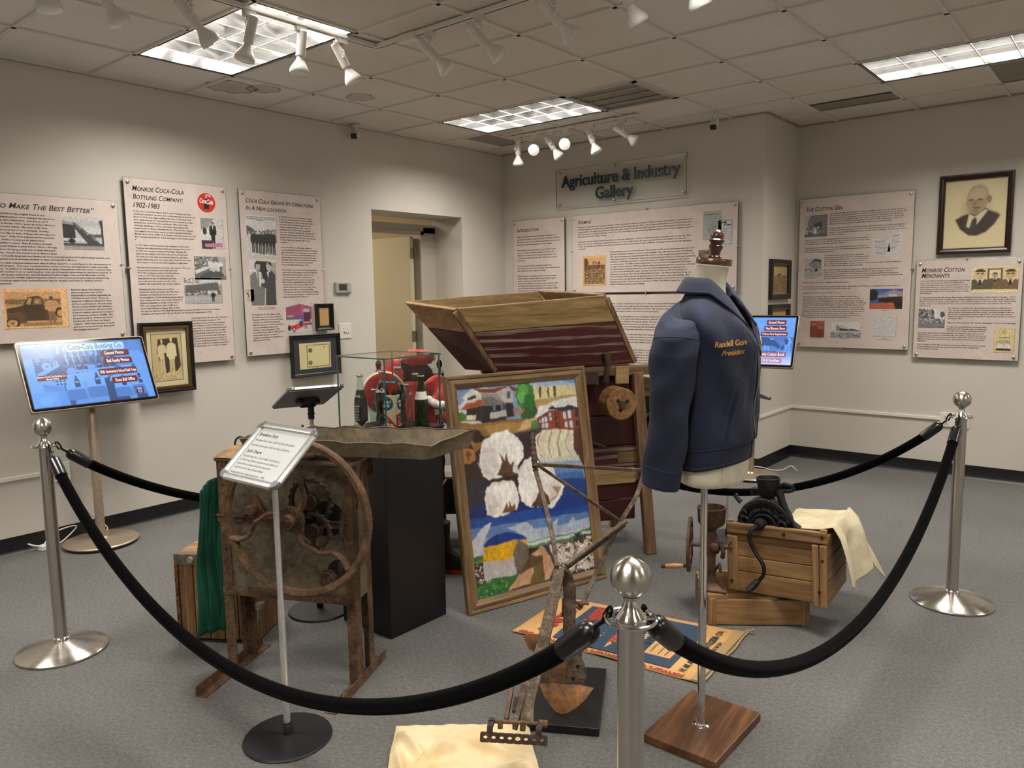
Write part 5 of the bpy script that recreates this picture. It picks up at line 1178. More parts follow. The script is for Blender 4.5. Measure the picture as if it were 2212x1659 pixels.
cable('power_cable', [(.03, -4.40, .012), (.07, -4.50, .02), (.04, -4.56, .05), (.08, -4.50, .03), (.03, -4.44, .06), (.06, -4.38, .10), (.03, -4.28, .09), (.05, -4.36, .03), (.09, -4.44, .015)], .004, WC, 'coiled white cable on the floor behind the left kiosk base')
t = B().box((0, 0, .016), (.05, .11, .03), (0, 0, .3)).obj('cable_box', WC, smooth=0, bevel=.004); t.location = (.06, -4.46, .0); tag(t, 'small white power adapter on the floor behind the left kiosk', 'adapter')
cable('power_cable', [(2.60, -.03, .01), (2.66, -.012, .03), (2.75, -.02, .04), (2.84, .05, .012), (2.9, .1, .015), (2.96, .12, .05), (3.0, .15, .01)], .004, WC, 'white cable on the carpet behind the right kiosk base')

# ================================================================ sign stands
ALU = m_noise('satin_aluminium', 'c9cacb', 'd6d7d8', 80, .3, .75); PLG = plain('8a8c8f', .3, .4)
def sign_stand(x, y, th, zc, off, tilt, w, h, lab, paper, zb=0.):
    t = thing('sign_stand', lab, 'sign stand', (x, y, 0), (0, 0, th), group='tilted frame sign stands')
    b = B(); b.lathe([(0, 0), (.148, 0), (.15, .004), (.146, .010), (.10, .014), (.03, .018), (0, .018)], 56)
    b.obj('base', plain('1a1c1e', .45), t)
    b = B(); b.lathe([(0, .014), (.016, .016), (.016, .05), (.0135, .054), (0, .054)], 20); b.lathe([(.014, .05), (.014, .06)], 8, cap=False); b.obj('foot_socket', plain('1a1b1d', .4), t)
    b = B(); b.lathe([(0, .05), (.0115, .05), (.0115, zc - .5), (.0098, zc - .495), (.0098, zc - .045), (0, zc - .045)], 20); b.obj('pole', ALU, t)
    Mt = Matrix.Translation((off, 0, zc)) @ frameM((0, 0, 0), (1, 0, 0), (0, sin(tilt), cos(tilt)))
    bk = B().box((0, 0, -.009), (w - .02, h - .02, .006)).obj('back_plate', plain('7e7d7c', .5), t, smooth=0); bk.matrix_local = Mt
    b = B(); fw = .026
    def bar(p, q): 
        p = Vector(p); q = Vector(q); d = (q - p).normalized(); s_ = Vector((-d.y, d.x, 0))
        prof = [(-fw / 2, -.006), (-fw / 2, .001), (-fw * .36, .005), (0, .0068), (fw * .36, .005), (fw / 2, .001), (fw / 2, -.006)]
        b.loft([[e + s_ * a_ + Vector((0, 0, z_)) for a_, z_ in prof] for e in (p, q)])
    i = fw / 2; c = .03
    bar((-w / 2 + c, h / 2 - i, 0), (w / 2 - c, h / 2 - i, 0)); bar((-w / 2 + c, -h / 2 + i, 0), (w / 2 - c, -h / 2 + i, 0))
    bar((-w / 2 + i, -h / 2 + c, 0), (-w / 2 + i, h / 2 - c, 0)); bar((w / 2 - i, -h / 2 + c, 0), (w / 2 - i, h / 2 - c, 0))
    b.obj('snap_frame', ALU, bk, smooth=30)
    for sx in (-1, 1):
        for sy in (-1, 1):
            R = .031; pts = [(w / 2 - R + R * cos(radians(a_)), h / 2 - R + R * sin(radians(a_))) for a_ in range(0, 91, 15)] + [(w / 2 - R, h / 2 - fw), (w / 2 - fw, h / 2 - R)]
            pts = [(px_ * sx, py_ * sy) for px_, py_ in pts]
            if sx * sy < 0: pts = pts[::-1]
            B().prism(pts, -.007, .0072).obj('corner_cap', PLG, bk, smooth=30, bevel=.002)
    if paper:
        B().box((0, 0, -.003), (w - .03, h - .03, .003)).obj('paper', plain('dfe3e2', .45), bk, smooth=0)
        x_ = Txt(.0); [x_.put(*q) for q in paper]; o = x_.obj('lettering', plain('3a3c3c', .6), bk); o.location = (-w / 2, h / 2, -.0012)
    b = B(); b.box((0, -.005, -.028), (.07, .05, .03)); b.box((-.035, -.02, -.024), (.05, .03, .02), (0, 0, .4)); b.box((.035, .01, -.024), (.05, .03, .02), (0, 0, .4)); b.obj('swivel_bracket', plain('121213', .5), bk, smooth=0, bevel=.004)
    b = B(); b.lathe([(0, -.034), (.019, -.034), (.019, .034), (0, .034)], 20, (off, .0, zc - .035), Matrix.Rotation(pi / 2, 3, 'Y')); b.tube([(0, 0, zc - .11), (0, 0, zc - .035)], .0145, 16); b.tube([(-.018, 0, zc - .085), (.018, 0, zc - .085)], .003, 8); b.obj('swivel_joint', plain('121213', .45), t)
    return t
L_ = .038
pap = [('Breedlove Dairy', L_, .058, .0185, .103, 0, False, 2, .02), ('Breedlove Dairy Crate. A gift from Bruce Breedlove.', L_, .080, .0118, .215, 0, False, 2), ('Breedlove Street sign. A gift from Bruce Breedlove.', L_, .102, .0118, .212, 0, False, 2),
       ('John Deere', L_, .130, .0185, .083, 0, False, 2, .02), ('The John Deere No. 1A corn sheller was introduced', L_, .149, .0118, .205, 0, False, 2), ('in 1924. It was Deere’s second one-hole sheller and', L_, .165, .0118, .208, 0, False, 2), ('was the first to feature all-steel construction.', L_, .181, .0118, .187, 0, False, 2),
       ('A gift from Hal & Cheryl (Foster) Brady.', L_, .197, .0118, .162, 0, False, 2), ('Antique John Deere walk-behind plow c. 1900.', L_, .217, .0118, .190, 0, False, 2), ('A gift from Lee Dillard.', L_, .232 - .002, .0118, .088, 0, False, 2)]
sign_stand(2.974, -4.739, radians(1.8), .994, -.024, .8537, .320, .247, 'sign stand in front of the corn sheller with a white text sheet headed Breedlove Dairy', pap)
sign_stand(2.165, -4.005, radians(252.55), 1.047, .014, 1.197, .266, .321, 'sign stand seen from behind, its tilted frame below the framed certificate', [('Coca-Cola', .04, .06, .02, .1)])
sign_stand(3.262, -1.800, radians(150), .93, -.10, 1.15, .32, .235, 'sign stand mostly hidden behind the blue jacket and the upper crate', [('Farming', .04, .06, .02, .08)])
# ================================================================ rust, tin and old wood
def rust(name, a, b, c, r=.75, m=.12, sc=14, bump=.35):
    n = N(name); v = n.coord(); f = n.math('ADD', n.math('MULTIPLY', n.noise(v, sc, 6, .65), .6), n.math('MULTIPLY', n.noise(v, sc * 6, 4, .7), .4))
    n.base(n.ramp(f, [(.38, a), (.5, b), (.64, c)])); n.set(rough=r, metal=m); n.bump(n.noise(v, sc * 12, 4, .7), bump, .002); return n.m
RUST = rust('rusty_iron', '33251b', '5e4632', '846549'); RUSTD = rust('dark_iron', '1c1512', '3a2a20', '5a4434')
TIN = rust('aged_tin', '40372b', '6a5f4e', '857963', .55, .2, 7, .15); TINL = rust('pale_tin', '5a4f3e', '6f6350', '857861', .5, .4, 8, .15)
CAST = rust('black_cast_iron', '121314', '222426', '36383a', .5, .6, 30, .4); BROWNI = rust('brown_cast_iron', '2c1d14', '4c3526', '67503c', .6, .4, 16, .3)
PLW = rust('plough_iron', '33291f', '564739', '7f7362', .7, .35, 22, .4); SHARE = rust('plough_share_rust', '4a3a2c', '7d5a3a', 'a9703c', .7, .25, 11, .4)
W_RAW = m_wood('raw_board', '6b5233', 'a08355', 'c2a574', 'x', 7, .65, .3); W_RAWy = m_wood('raw_board_across', '6b5233', '9a7c50', 'bb9c6c', 'y', 7, .65, .3)
W_RED = m_wood('worn_red_board', '55483c', '7e6f60', 'a09180', 'x', 6, .6, .35, paint='4a1618', pamt=.47); W_REDD = m_wood('red_painted_board', '3a2c26', '5b4a40', '7d6c5e', 'x', 6, .5, .2, paint='3a1112', pamt=.72)
W_OLD = m_wood('weathered_post', '3c2a1a', '71553a', '9d8058', 'z', 8, .7, .45); W_OLDX = m_wood('weathered_rail', '3c2a1a', '6b5036', '967a54', 'x', 8, .7, .45)
W_CRT = m_wood('crate_wood', '4f3a24', '8a6842', 'ad8a5e', 'x', 6, .6, .25); W_CRTZ = m_wood('crate_wood_upright', '4f3a24', '856440', 'a9865a', 'z', 6, .6, .25); W_CRTY = m_wood('crate_wood_side', '4a3621', '80603d', 'a38157', 'y', 6, .6, .25)
W_TRK = m_wood('dairy_crate_wood', '35261a', '66492c', '957349', 'z', 9, .6, .45); W_TRKX = m_wood('dairy_crate_top', '43301f', '7d5c3a', 'a8845a', 'x', 9, .6, .45)

# ---------------------------------------------------------------- corn sheller
O_ = (2.375, -4.61); TH = radians(25.5)
t = thing('corn_sheller', 'rusty steel corn sheller with a large curved-spoke flywheel and tin tray', 'corn sheller', (O_[0], O_[1], 0), (0, 0, TH))
w, d = .578, .145
def angle_iron(b, p, q, a1, a2, L, th=.004):
    """L section from p to q with flanges along a1 and a2"""
    p = Vector(p); q = Vector(q); a1 = Vector(a1); a2 = Vector(a2)
    prof = [(0, 0), (L, 0), (L, th), (th, th), (th, L), (0, L)]
    b.loft([[e + a1 * x_ + a2 * y_ for x_, y_ in prof] for e in (p, q)])
for lx, ly, sx, sy, z1 in ((0, 0, 1, 1, .885), (w, 0, -1, 1, .885), (0, d, 1, -1, .885), (w, d, -1, -1, .885)):
    b = B(); angle_iron(b, (lx, ly, .008), (lx, ly, z1), (sx, 0, 0), (0, sy, 0), .042); lg = b.obj('leg', RUST, t, smooth=0)
for lx, sx in ((0, 1), (w, -1)):
    b = B(); b.loft([[(lx - .004 * sx + dx * sx, ly, z_) for dx, z_ in ((0, 0), (.045, 0), (.045, .004), (.004, .004), (.004, .04), (0, .04))] for ly in (-.205, .245)]); b.obj('foot', RUST, t, smooth=0)
b = B(); b.mm((.004, .005, .345), (w - .004, .009, .872)); b.obj('front_sheet', TIN, t, smooth=0)
b = B(); b.mm((.004, d - .009, .345), (w - .004, d - .005, .872)); b.obj('back_sheet', TIN, t, smooth=0)
b = B(); b.mm((w - .004, .0, .345), (w - .0, d, .88)); b.obj('end_sheet', TIN, t, smooth=0)
b = B(); b.mm((0, .0, .345), (.004, d, .88)); b.obj('end_sheet', TIN, t, smooth=0)
b = B(); angle_iron(b, (-.0, -.004, .328), (w, -.004, .328), (0, 0, 1), (0, 1, 0), .034); b.obj('bottom_rail', RUST, t, smooth=0)
b = B(); b.mm((-.008, -.014, .655), (w - .02, .004, .659)); b.mm((-.008, -.001, .628), (w - .02, .003, .659)); b.obj('shelf_rail', RUST, t, smooth=0)
b = B(); b.mm((-.006, -.006, .872), (w + .006, d + .006, .886)); b.obj('top_plate', TINL, t, smooth=0, bevel=.002)
# domed hood at the left end
b = B(); b.grid(lambda u, v: (-.008 + .30 * u, -.010 + (d + .02) * v, .886 + .052 * sin(pi * min(1, u * 1.15)) ** .6 * (sin(pi * v) ** .5 if 0 < v < 1 else 0) + .003 * sin(11 * u)), 20, 12); b.obj('hood', m_noise('tan_tin', '8a6c44', 'b8976a', 16, .5, .2, .2), t, smooth=60)
b = B(); b.tube([(.075 + .027 * cos(a), .06, .925 + .034 * sin(a)) for a in [radians(k) for k in range(-20, 201, 15)]], .0045, 10); b.obj('handle_loop', plain('0f4a3c', .3), t)
# tin tray on top
b = B()
bt = [(.14, .0), (.885, .0), (.985, .185), (.38, .14), (.14, .12)]; tp = [(.12, -.012), (.905, -.008), (1.005, .215), (.385, .165), (.12, .14)]
def wob(p, k): return (p[0], p[1], p[2] + .0035 * sin(k * 37.7 + p[0] * 41) + .0025 * sin(p[0] * 97))
N_ = 14
def edge(P0, P1, z0, z1, n=N_): return [((P0[0] + (P1[0] - P0[0]) * i / n), (P0[1] + (P1[1] - P0[1]) * i / n), z0 + (z1 - z0) * i / n) for i in range(n)]
ZB = [.912, .912, .925, .918, .912]; ZT = [.972, .966, .990, .990, .975]
lo_ = []; hi_ = []
for i in range(5):
    lo_ += edge(bt[i], bt[(i + 1) % 5], ZB[i], ZB[(i + 1) % 5]); hi_ += [wob(p, i) for p in edge(tp[i], tp[(i + 1) % 5], ZT[i], ZT[(i + 1) % 5])]
b.loft([lo_, hi_], cap=False); b.face([b.v(p) for p in lo_]); b.obj('tray', TINL, t, smooth=0, solid=.0022)
b = B(); b.tube([(p[0], p[1], p[2]) for p in hi_], .0032, 6, loop=True); b.obj('rolled_rim', TINL, t)
b = B(); b.prism([(0, 0), (.14, 0), (.155, .02), (.14, .035), (0, .03)], -.003, .003); o = b.obj('tray_bracket', RUST, t, smooth=0); o.location = (.27, .03, .955); o.rotation_euler = (radians(90), 0, 0)
b = B(); b.tube([(.30, -.02, .89), (.37, -.03, .9), (.43, .0, .915)], .012, 8); b.obj('hopper_lug', RUST, t)
b = B(); b.tube([(.34, .06, .97), (.352, .06, 1.015)], .005, 8); b.tube([(.325, .06, .99), (.34, .06, .98), (.36, .06, .98), (.372, .06, .99)], .005, 8); b.obj('wing_bolt', RUSTD, t)
b = B(); b.mm((.54, .15, .80), (.60, .155, .91)); b.obj('stay', RUST, t, smooth=0)
# big flywheel: rim, hub and three curved spokes
WC_ = Vector((.409, -.118, .699)); RY = Matrix.Rotation(pi / 2, 3, 'X')
def rim_section(R, wd, th, n=72):
    b = B(); rings = []
    prof = [(R, -wd * .35), (R, wd * .35), (R - th * .25, wd * .5), (R - th, wd * .32), (R - th * 1.1, 0), (R - th, -wd * .32), (R - th * .25, -wd * .5)]
    for k in range(n):
        a = 2 * pi * k / n; rings.append([(WC_.x + r_ * cos(a), WC_.y + y_, WC_.z + r_ * sin(a)) for r_, y_ in prof])
    b.loft(rings, loop=True); return b
fw = rim_section(.298, .034, .024).obj('flywheel', RUST, t)
hub = WC_ + Vector((-.012, -.004, -.004))
def swing(u):
    K_s = ((0, -38), (.22, -31), (.45, -14), (.7, 4), (.85, 4), (1, 0))
    for (u0, v0), (u1, v1) in zip(K_s, K_s[1:]):
        if u <= u1: s_ = (u - u0) / (u1 - u0); s_ = s_ * s_ * (3 - 2 * s_); return v0 + (v1 - v0) * s_
    return 0
for k, a0 in enumerate((86, 198, 321)):
    pts = []
    for i in range(15):
        u = i / 14; a = radians(a0 + swing(u)); r_ = .03 + .245 * u; pts.append((hub.x + r_ * cos(a), hub.y - .004 * sin(pi * u), hub.z + r_ * sin(a)))
    B().tube(pts, [.0165 - .0045 * sin(pi * i / 14) for i in range(15)], 12, flat=.72).obj('spoke', RUST, fw)
b = B(); b.lathe([(0, -.04), (.022, -.04), (.026, -.036), (.026, .05), (0, .05)], 28, hub, RY); b.lathe([(0, -.0), (.05, -.0), (.052, .006), (.05, .018), (0, .018)], 28, hub, RY)
for a in (60, 160, 290): b.lathe([(.006, -.026), (.014, -.026), (.016, -.022), (.016, .0), (.006, .0)], 16, hub + Vector((.048 * cos(radians(a)), 0, .048 * sin(radians(a)))), RY, cap=False)
b.obj('hub', RUST, fw)
def gear(c, R, teeth, th, name, hole=.0, mat=RUSTD, spokes=4):
    b = B(); pts = []
    for k in range(teeth):
        for f_, rr in ((0, R * .93), (.25, R * .93), (.35, R), (.62, R), (.72, R * .93)):
            a = 2 * pi * (k + f_) / teeth; pts.append((rr * cos(a), rr * sin(a)))
    inner = [(R * .80 * cos(2 * pi * k / len(pts)), R * .80 * sin(2 * pi * k / len(pts))) for k in range(len(pts))]
    rings = []
    for q, zz in ((pts, -th / 2), (pts, th / 2), (inner, th / 2), (inner, -th / 2)): rings.append([(c[0] + x_, c[1] + zz, c[2] + y_) for x_, y_ in q])
    b.loft(rings, loop=True)
    for k in range(spokes):
        a = radians(25 + k * 360 / spokes); b.beam((c[0] + .02 * cos(a), c[1], c[2] + .02 * sin(a)), (c[0] + R * .86 * cos(a), c[1], c[2] + R * .86 * sin(a)), .012, .016, (0, 1, 0))
    b.lathe([(0, -.02), (.03, -.02), (.03, .02), (0, .02)], 20, c, RY); return b.obj(name, mat, t, smooth=25)
gear((.43, -.045, .745), .092, 20, .016, 'gear'); gear((.445, -.06, .635), .075, 16, .014, 'gear', spokes=3)
b = B(); b.lathe([(0, -.16), (.014, -.16), (.014, .06), (0, .06)], 16, hub, RY); b.obj('axle', RUSTD, t)
b = B(); b.lathe([(0, 0), (.07, 0), (.07, .003), (0, .003)], 30, (.47, .004, .665), RY); b.obj('shaft_opening', plain('0a0908', .9), t)
# small bracket with a peg, at the left
b = B(); b.prism([(-.05, 0), (.05, 0), (.012, .085), (-.012, .085)], -.003, .003); o = b.obj('peg_bracket', RUST, t, smooth=0); o.location = (.165, -.004, .66); o.rotation_euler = (pi / 2, 0, 0)
b = B(); b.lathe([(0, 0), (.02, 0), (.02, .035), (.017, .04), (0, .04)], 18, (.163, -.006, .69), RY); b.box((.12, -.014, .665), (.02, .018, .012)); b.box((.205, -.014, .665), (.02, .018, .012)); b.obj('peg', RUST, t, smooth=30)
b = B(); b.lathe([(0, 0), (.046, 0), (.046, .002), (0, .002)], 30, (.51, .003, .46), RY); b.obj('round_opening', plain('070606', .9), t)
gear((.475, -.02, .435), .036, 8, .012, 'pinion', mat=RUST, spokes=3)
b = B(); b.beam((.52, -.012, .42), (.525, -.012, .50), .016, .01, (0, 1, 0)); b.beam((.545, -.02, .70), (.54, -.03, .61), .012, .01, (0, 1, 0)); b.obj('lever', RUSTD, t, smooth=0)
b = B()
for px_, pz in ((.02, .86), (.02, .78), (.02, .70), (.02, .52), (.02, .44), (.022, .36), (.555, .82), (.555, .74), (.555, .6), (.556, .5), (.555, .36), (.03, .341), (.3, .341)): b.ball((px_, -.002, pz), .006, 8, 6, (1, .6, 1))
b.obj('rivets', RUST, t)
b = B(); b.tube([(w + .004, .03, .70), (w + .004, .09, .86), (w + .03, .12, .905)], .002, 6); b.obj('loose_wire', RUSTD, t)

# ---------------------------------------------------------------- green shirt, dairy crate
GRN = m_noise('green_cotton', '0d4a38', '146048', 6, .85)
def shirt(u, v):
    # hangs from the sheller's left end
    z = .80 - .66 * v; wd = .055 + .055 * v ** .8
    s_ = (u - .5) * 2; fold = .012 * sin(u * 19 + v * 3) * (.3 + v) + .006 * sin(u * 41 - v * 7)
    x_ = -.050 - .04 * v + s_ * wd * .42 + .008 * sin(v * 9); y_ = .02 + .03 * v + s_ * wd * .55 + fold
    if v < .18: x_ += .035 * (1 - v / .18) * (1 - abs(s_)); 
    return (x_, y_, z - .05 * (abs(s_) ** 2) * (1 - v))
g = thing('green_shirt', 'dark green cotton shirt hanging on the left end of the corn sheller', 'shirt', (O_[0], O_[1], 0), (0, 0, TH))
b = B(); b.grid(shirt, 40, 36); b.obj('body', GRN, g, smooth=80, solid=.004)
b = B(); b.grid(lambda u, v: (-.035 + .03 * sin(2 * pi * u) * (1 - .3 * v) - .01 * v, .085 + .035 * cos(2 * pi * u) + .012 * sin(v * 8), .76 - .48 * v), 20, 24, cu=True); b.obj('sleeve', GRN, g, smooth=80)
t = thing('dairy_crate', 'old wooden dairy crate with metal-bound corners left of the corn sheller', 'crate', (1.955, -4.600, 0), (0, 0, radians(33)))
w, d, h = .36, .30, .40
W4 = ((0, 0), (w - .02, 0), (0, d - .02), (w - .02, d - .02))
for k in range(5):
    b = B(); b.mm((.015 + k * (w - .03) / 5 + .002, 0, .02), (.015 + (k + 1) * (w - .03) / 5 - .002, .014, h - .01)); b.obj('front_slat', W_TRK, t, smooth=0, bevel=.003)
for sx in (0, w - .014):
    b = B(); b.mm((sx, .012, .01), (sx + .014, d, h - .01)); b.obj('end_board', W_TRK, t, smooth=0, bevel=.003)
b = B(); b.mm((0, d - .014, .01), (w, d, h - .01)); b.obj('back_board', W_TRK, t, smooth=0, bevel=.003)
for k in range(4):
    b = B(); b.mm((0, k * d / 4 + .002, h - .016), (w, (k + 1) * d / 4 - .002, h)); b.obj('top_board', W_TRKX, t, smooth=0, bevel=.003)
b = B(); b.mm((-.003, -.003, h - .045), (w + .003, .001, h + .002)); b.mm((-.003, -.003, h - .002), (w + .003, .012, h + .003)); b.obj('metal_band', m_noise('band_tin', '6b6155', '9a9184', 20, .35, .7), t, smooth=0, bevel=.003)
b = B(); b.mm((-.004, -.004, 0), (.012, .010, h - .045)); b.obj('corner_post', m_noise('bark_rust', '3a1f10', '8a5a30', 60, .9, 0, 1.), t, smooth=0, bevel=.004)
b = B(); b.lathe([(0, 0), (.016, 0), (.014, .004), (0, .006)], 16, (.075, -.004, h - .022), RY); b.obj('stud', plain('b5aea0', .3, .8), t)
b = B(); b.mm((w, -.01, .16), (w + .03, .03, .19)); b.mm((w + .01, -.012, .12), (w + .02, .0, .17)); b.obj('latch', plain('9a9388', .35, .7), t, smooth=0, bevel=.002)

# ---------------------------------------------------------------- black pedestal and glass case
t = thing('display_pedestal', 'tall black display pedestal under the glass bottle case', 'pedestal', (2.35, -4.010, 0))
BLK = m_noise('black_laminate', '0b0b0c', '101011', 5, .42)
B().mm((0, 0, 0), (.335, .345, .885)).obj('column', BLK, t, smooth=0, bevel=.003); B().mm((-.004, -.004, .885), (.339, .349, .903)).obj('top', BLK, t, smooth=0, bevel=.002)
PANE = N('case_glass'); _tb = PANE.add('ShaderNodeBsdfTransparent'); _fr = PANE.add('ShaderNodeFresnel', i_IOR=1.35); _geo = PANE.add('ShaderNodeNewGeometry'); _gl = PANE.add('ShaderNodeBsdfGlossy', i_Roughness=.02); _mx = PANE.add('ShaderNodeMixShader')
_tb.inputs[0].default_value = (.985, .993, .989, 1)
_f = PANE.math('MULTIPLY', _fr.outputs[0], PANE.math('SUBTRACT', 1., _geo.outputs['Backfacing']))
PANE.l(_f, _mx.inputs[0]); PANE.l(_tb.outputs[0], _mx.inputs[1]); PANE.l(_gl.outputs[0], _mx.inputs[2]); PANE.l(_mx.outputs[0], [n_ for n_ in PANE.n if n_.type == 'OUTPUT_MATERIAL'][0].inputs[0]); PANE = PANE.m
GEDGE = N('glass_edge'); GEDGE.base('1f5c50'); GEDGE.set(rough=.15, spec=.8); GEDGE = GEDGE.m
t = thing('glass_case', 'square glass display case of soda bottles on the black pedestal', 'display case', (2.357, -3.993, .904))
cw, cd, chh = .323, .331, .333
for nm, p, q in (('front_pane', (0, 0, 0), (cw, .004, chh)), ('side_pane', (cw - .004, .004, 0), (cw, cd - .004, chh)), ('side_pane', (0, .004, 0), (.004, cd - .004, chh)), ('back_pane', (0, cd - .004, 0), (cw, cd, chh)), ('top_pane', (-.004, -.004, chh), (cw + .004, cd + .004, chh + .005))):
    B().mm(p, q).obj(nm, PANE, t, smooth=0)
b = B()
for x_, y_ in ((.002, .002), (cw - .002, .002), (cw - .002, cd - .002), (.002, cd - .002)): b.box((x_, y_, chh / 2), (.0052, .0052, chh))
b.obj('corner_seams', GEDGE, t, smooth=0)
b = B()
for p, q in (((-.005, -.005, chh), (cw + .005, -.003, chh + .0055)), ((-.005, cd + .003, chh), (cw + .005, cd + .005, chh + .0055)), ((-.005, -.005, chh), (-.003, cd + .005, chh + .0055)), ((cw + .003, -.005, chh), (cw + .005, cd + .005, chh + .0055))): b.mm(p, q)
b.obj('top_edge', GEDGE, t, smooth=0)
B().mm((-.012, -.012, -.0005), (cw + .012, cd + .012, .006)).obj('base_plate', plain('101113', .2), t, smooth=0, bevel=.001)
for z_ in (.07, .26):
    b = B(); b.box((cw + .001, cd - .03, z_), (.008, .03, .024)); b.tube([(cw + .004, cd + .004, z_ - .014), (cw + .004, cd + .004, z_ + .014)], .006, 10); b.obj('hinge', CHROME, t, smooth=30)
def glass_mat(name, col, rough=.03):
    n = N(name); tb = n.add('ShaderNodeBsdfTransparent'); tb.inputs[0].default_value = hx(col); fr = n.add('ShaderNodeLayerWeight'); fr.inputs[0].default_value = .35
    gl = n.add('ShaderNodeBsdfGlossy', i_Roughness=rough); mx = n.add('ShaderNodeMixShader'); rp = n.ramp(fr.outputs['Facing'], [(.0, (.06, .06, .06)), (.6, (.12, .12, .12)), (1., (.75, .75, .75))])
    n.l(rp, mx.inputs[0]); n.l(tb.outputs[0], mx.inputs[1]); n.l(gl.outputs[0], mx.inputs[2]); n.l(mx.outputs[0], [q for q in n.n if q.type == 'OUTPUT_MATERIAL'][0].inputs[0]); return n.m
G_CLR = glass_mat('bottle_glass_clear', 'eef2ef'); G_AQ = glass_mat('bottle_glass_aqua', 'd3e6e2'); G_GRN = glass_mat('bottle_glass_green', '6fb87c'); G_SM = glass_mat('bottle_glass_grey', 'e6e8e4')
COLA = plain('0b0705', .08, coat=1.); LABW = plain('e9e7e0', .5)
PROF = {'hobble': [(.031, 0), (.033, .004), (.032, .03), (.0275, .06), (.029, .085), (.033, .11), (.031, .135), (.0225, .165), (.0145, .195), (.0125, .215), (.0125, .228), (.0145, .231), (.0145, .240)],
        'straight': [(.029, 0), (.0305, .004), (.0305, .09), (.0285, .12), (.020, .155), (.0135, .185), (.012, .205), (.012, .218), (.0145, .221), (.0145, .23)],
        'slim': [(.030, 0), (.031, .004), (.028, .05), (.031, .11), (.031, .13), (.022, .16), (.0135, .19), (.012, .225), (.0145, .228), (.0145, .238)]}
def rad_at(prof, z, s):
    for (r0, z0), (r1, z1) in zip(prof, prof[1:]):
        if z0 * s <= z <= z1 * s: return r0 * s + (r1 - r0) * s * (z - z0 * s) / max((z1 - z0) * s, 1e-6)
    return prof[-1][0] * s
def bottle(x, y, kind, hgt, mat, lab, fill=0, face=-40, marks=None, cat='bottle', z=.9105):
    t = thing('glass_bottle', lab, cat, (x, y, z), (0, 0, radians(face)), group='old soda bottles in the glass case')
    pr = PROF[kind]; s = hgt / pr[-1][1]
    P2 = []
    for (r0, z0), (r1, z1) in zip(pr, pr[1:]):
        for k in range(3): u = k / 3; P2.append(((r0 + (r1 - r0) * u) * s, (z0 + (z1 - z0) * u) * s))
    P2.append((pr[-1][0] * s, pr[-1][1] * s))
    b = B(); b.lathe([(.0, .003 * s)] + P2 + [(pr[-1][0] * s * .72, hgt), (pr[-1][0] * s * .70, hgt * .93)], 32, cap=False); b.obj('glass', mat, t, smooth=50)
    b = B(); b.lathe([(pr[-1][0] * s * .9, hgt - .009 * s), (pr[-1][0] * s * 1.06, hgt - .006 * s), (pr[-1][0] * s * 1.06, hgt - .002 * s), (pr[-1][0] * s * .8, hgt)], 28, cap=False); b.obj('lip', plain('b9bdb6', .15, spec=.8), t)
    if fill:
        Pf = [(max(r_ - .0022, .001), z_) for r_, z_ in P2 if .006 < z_ < fill]; zt = fill; b = B(); b.lathe([(0, .006)] + Pf + [(rad_at(pr, zt, s) - .0022, zt), (0, zt)], 32); b.obj('cola', COLA, t)
    if marks:
        for (txt, z_, size, wd, mt, kw) in marks:
            def fn(q, z_=z_): 
                r_ = rad_at(pr, z_ + q[1], s) + .0006; a = q[0] / r_ - pi / 2; return (r_ * cos(a), r_ * sin(a), z_ + q[1])
            x_ = Txt(0.); x_.put(txt, -wd / 2, 0, size, wd, fn=fn, res=3, **kw); x_.obj('printed_lettering', mt, t)
    return t
WM_ = plain('eeece6', .5)
bottle(2.432, -3.925, 'straight', .245, G_CLR, 'tall bottle of dark cola with white print, leftmost in the glass case', fill=.175, face=10, marks=[('Bulldogs', .145, .012, .030, WM_, {}), ('THE UNIVERSITY', .100, .008, .036, WM_, {}), ('OF GEORGIA', .088, .008, .030, WM_, {}), ('BULLDOGS', .076, .009, .032, WM_, {}), ('NATIONAL', .062, .008, .030, WM_, {}), ('FOOTBALL', .050, .008, .030, WM_, {}), ('CHAMPIONS', .038, .008, .034, WM_, {})])
bottle(2.440, -3.800, 'slim', .205, G_CLR, 'clear empty bottle half hidden behind the small aqua bottle')
bottle(2.530, -3.930, 'hobble', .186, G_AQ, 'small empty pale aqua glass bottle, front left in the case')
bottle(2.625, -3.825, 'straight', .205, G_SM, 'empty greyish glass bottle right of the family size carton')
bottle(2.560, -3.705, 'slim', .238, G_CLR, 'tall clear bottle with white print behind the green bottle', marks=[('Coca-Cola', .14, .014, .04, WM_, {'shear': .3}), ('TRADE MARK', .125, .006, .03, WM_, {})])
t = bottle(2.640, -3.745, 'straight', .238, G_GRN, 'green glass bottle with a white neck label, rightmost in the glass case', fill=0)
b = B(); b.lathe([(rad_at(PROF['straight'], z_, .238 / .23) + .001, z_) for z_ in (.128, .137, .146, .155, .163)], 32, cap=False); b.obj('neck_label', LABW, t)
x_ = Txt(0.)
def fn_(q):
    r_ = rad_at(PROF['straight'], .14 + q[1], .238 / .23) + .0018; a = q[0] / r_ - pi / 2; return (r_ * cos(a), r_ * sin(a), .14 + q[1])
x_.put('FRESCA', -.02, 0, .017, .04, fn=fn_, res=2, bold=.01); x_.obj('printed_lettering', plain('2f5a3c', .5), t)
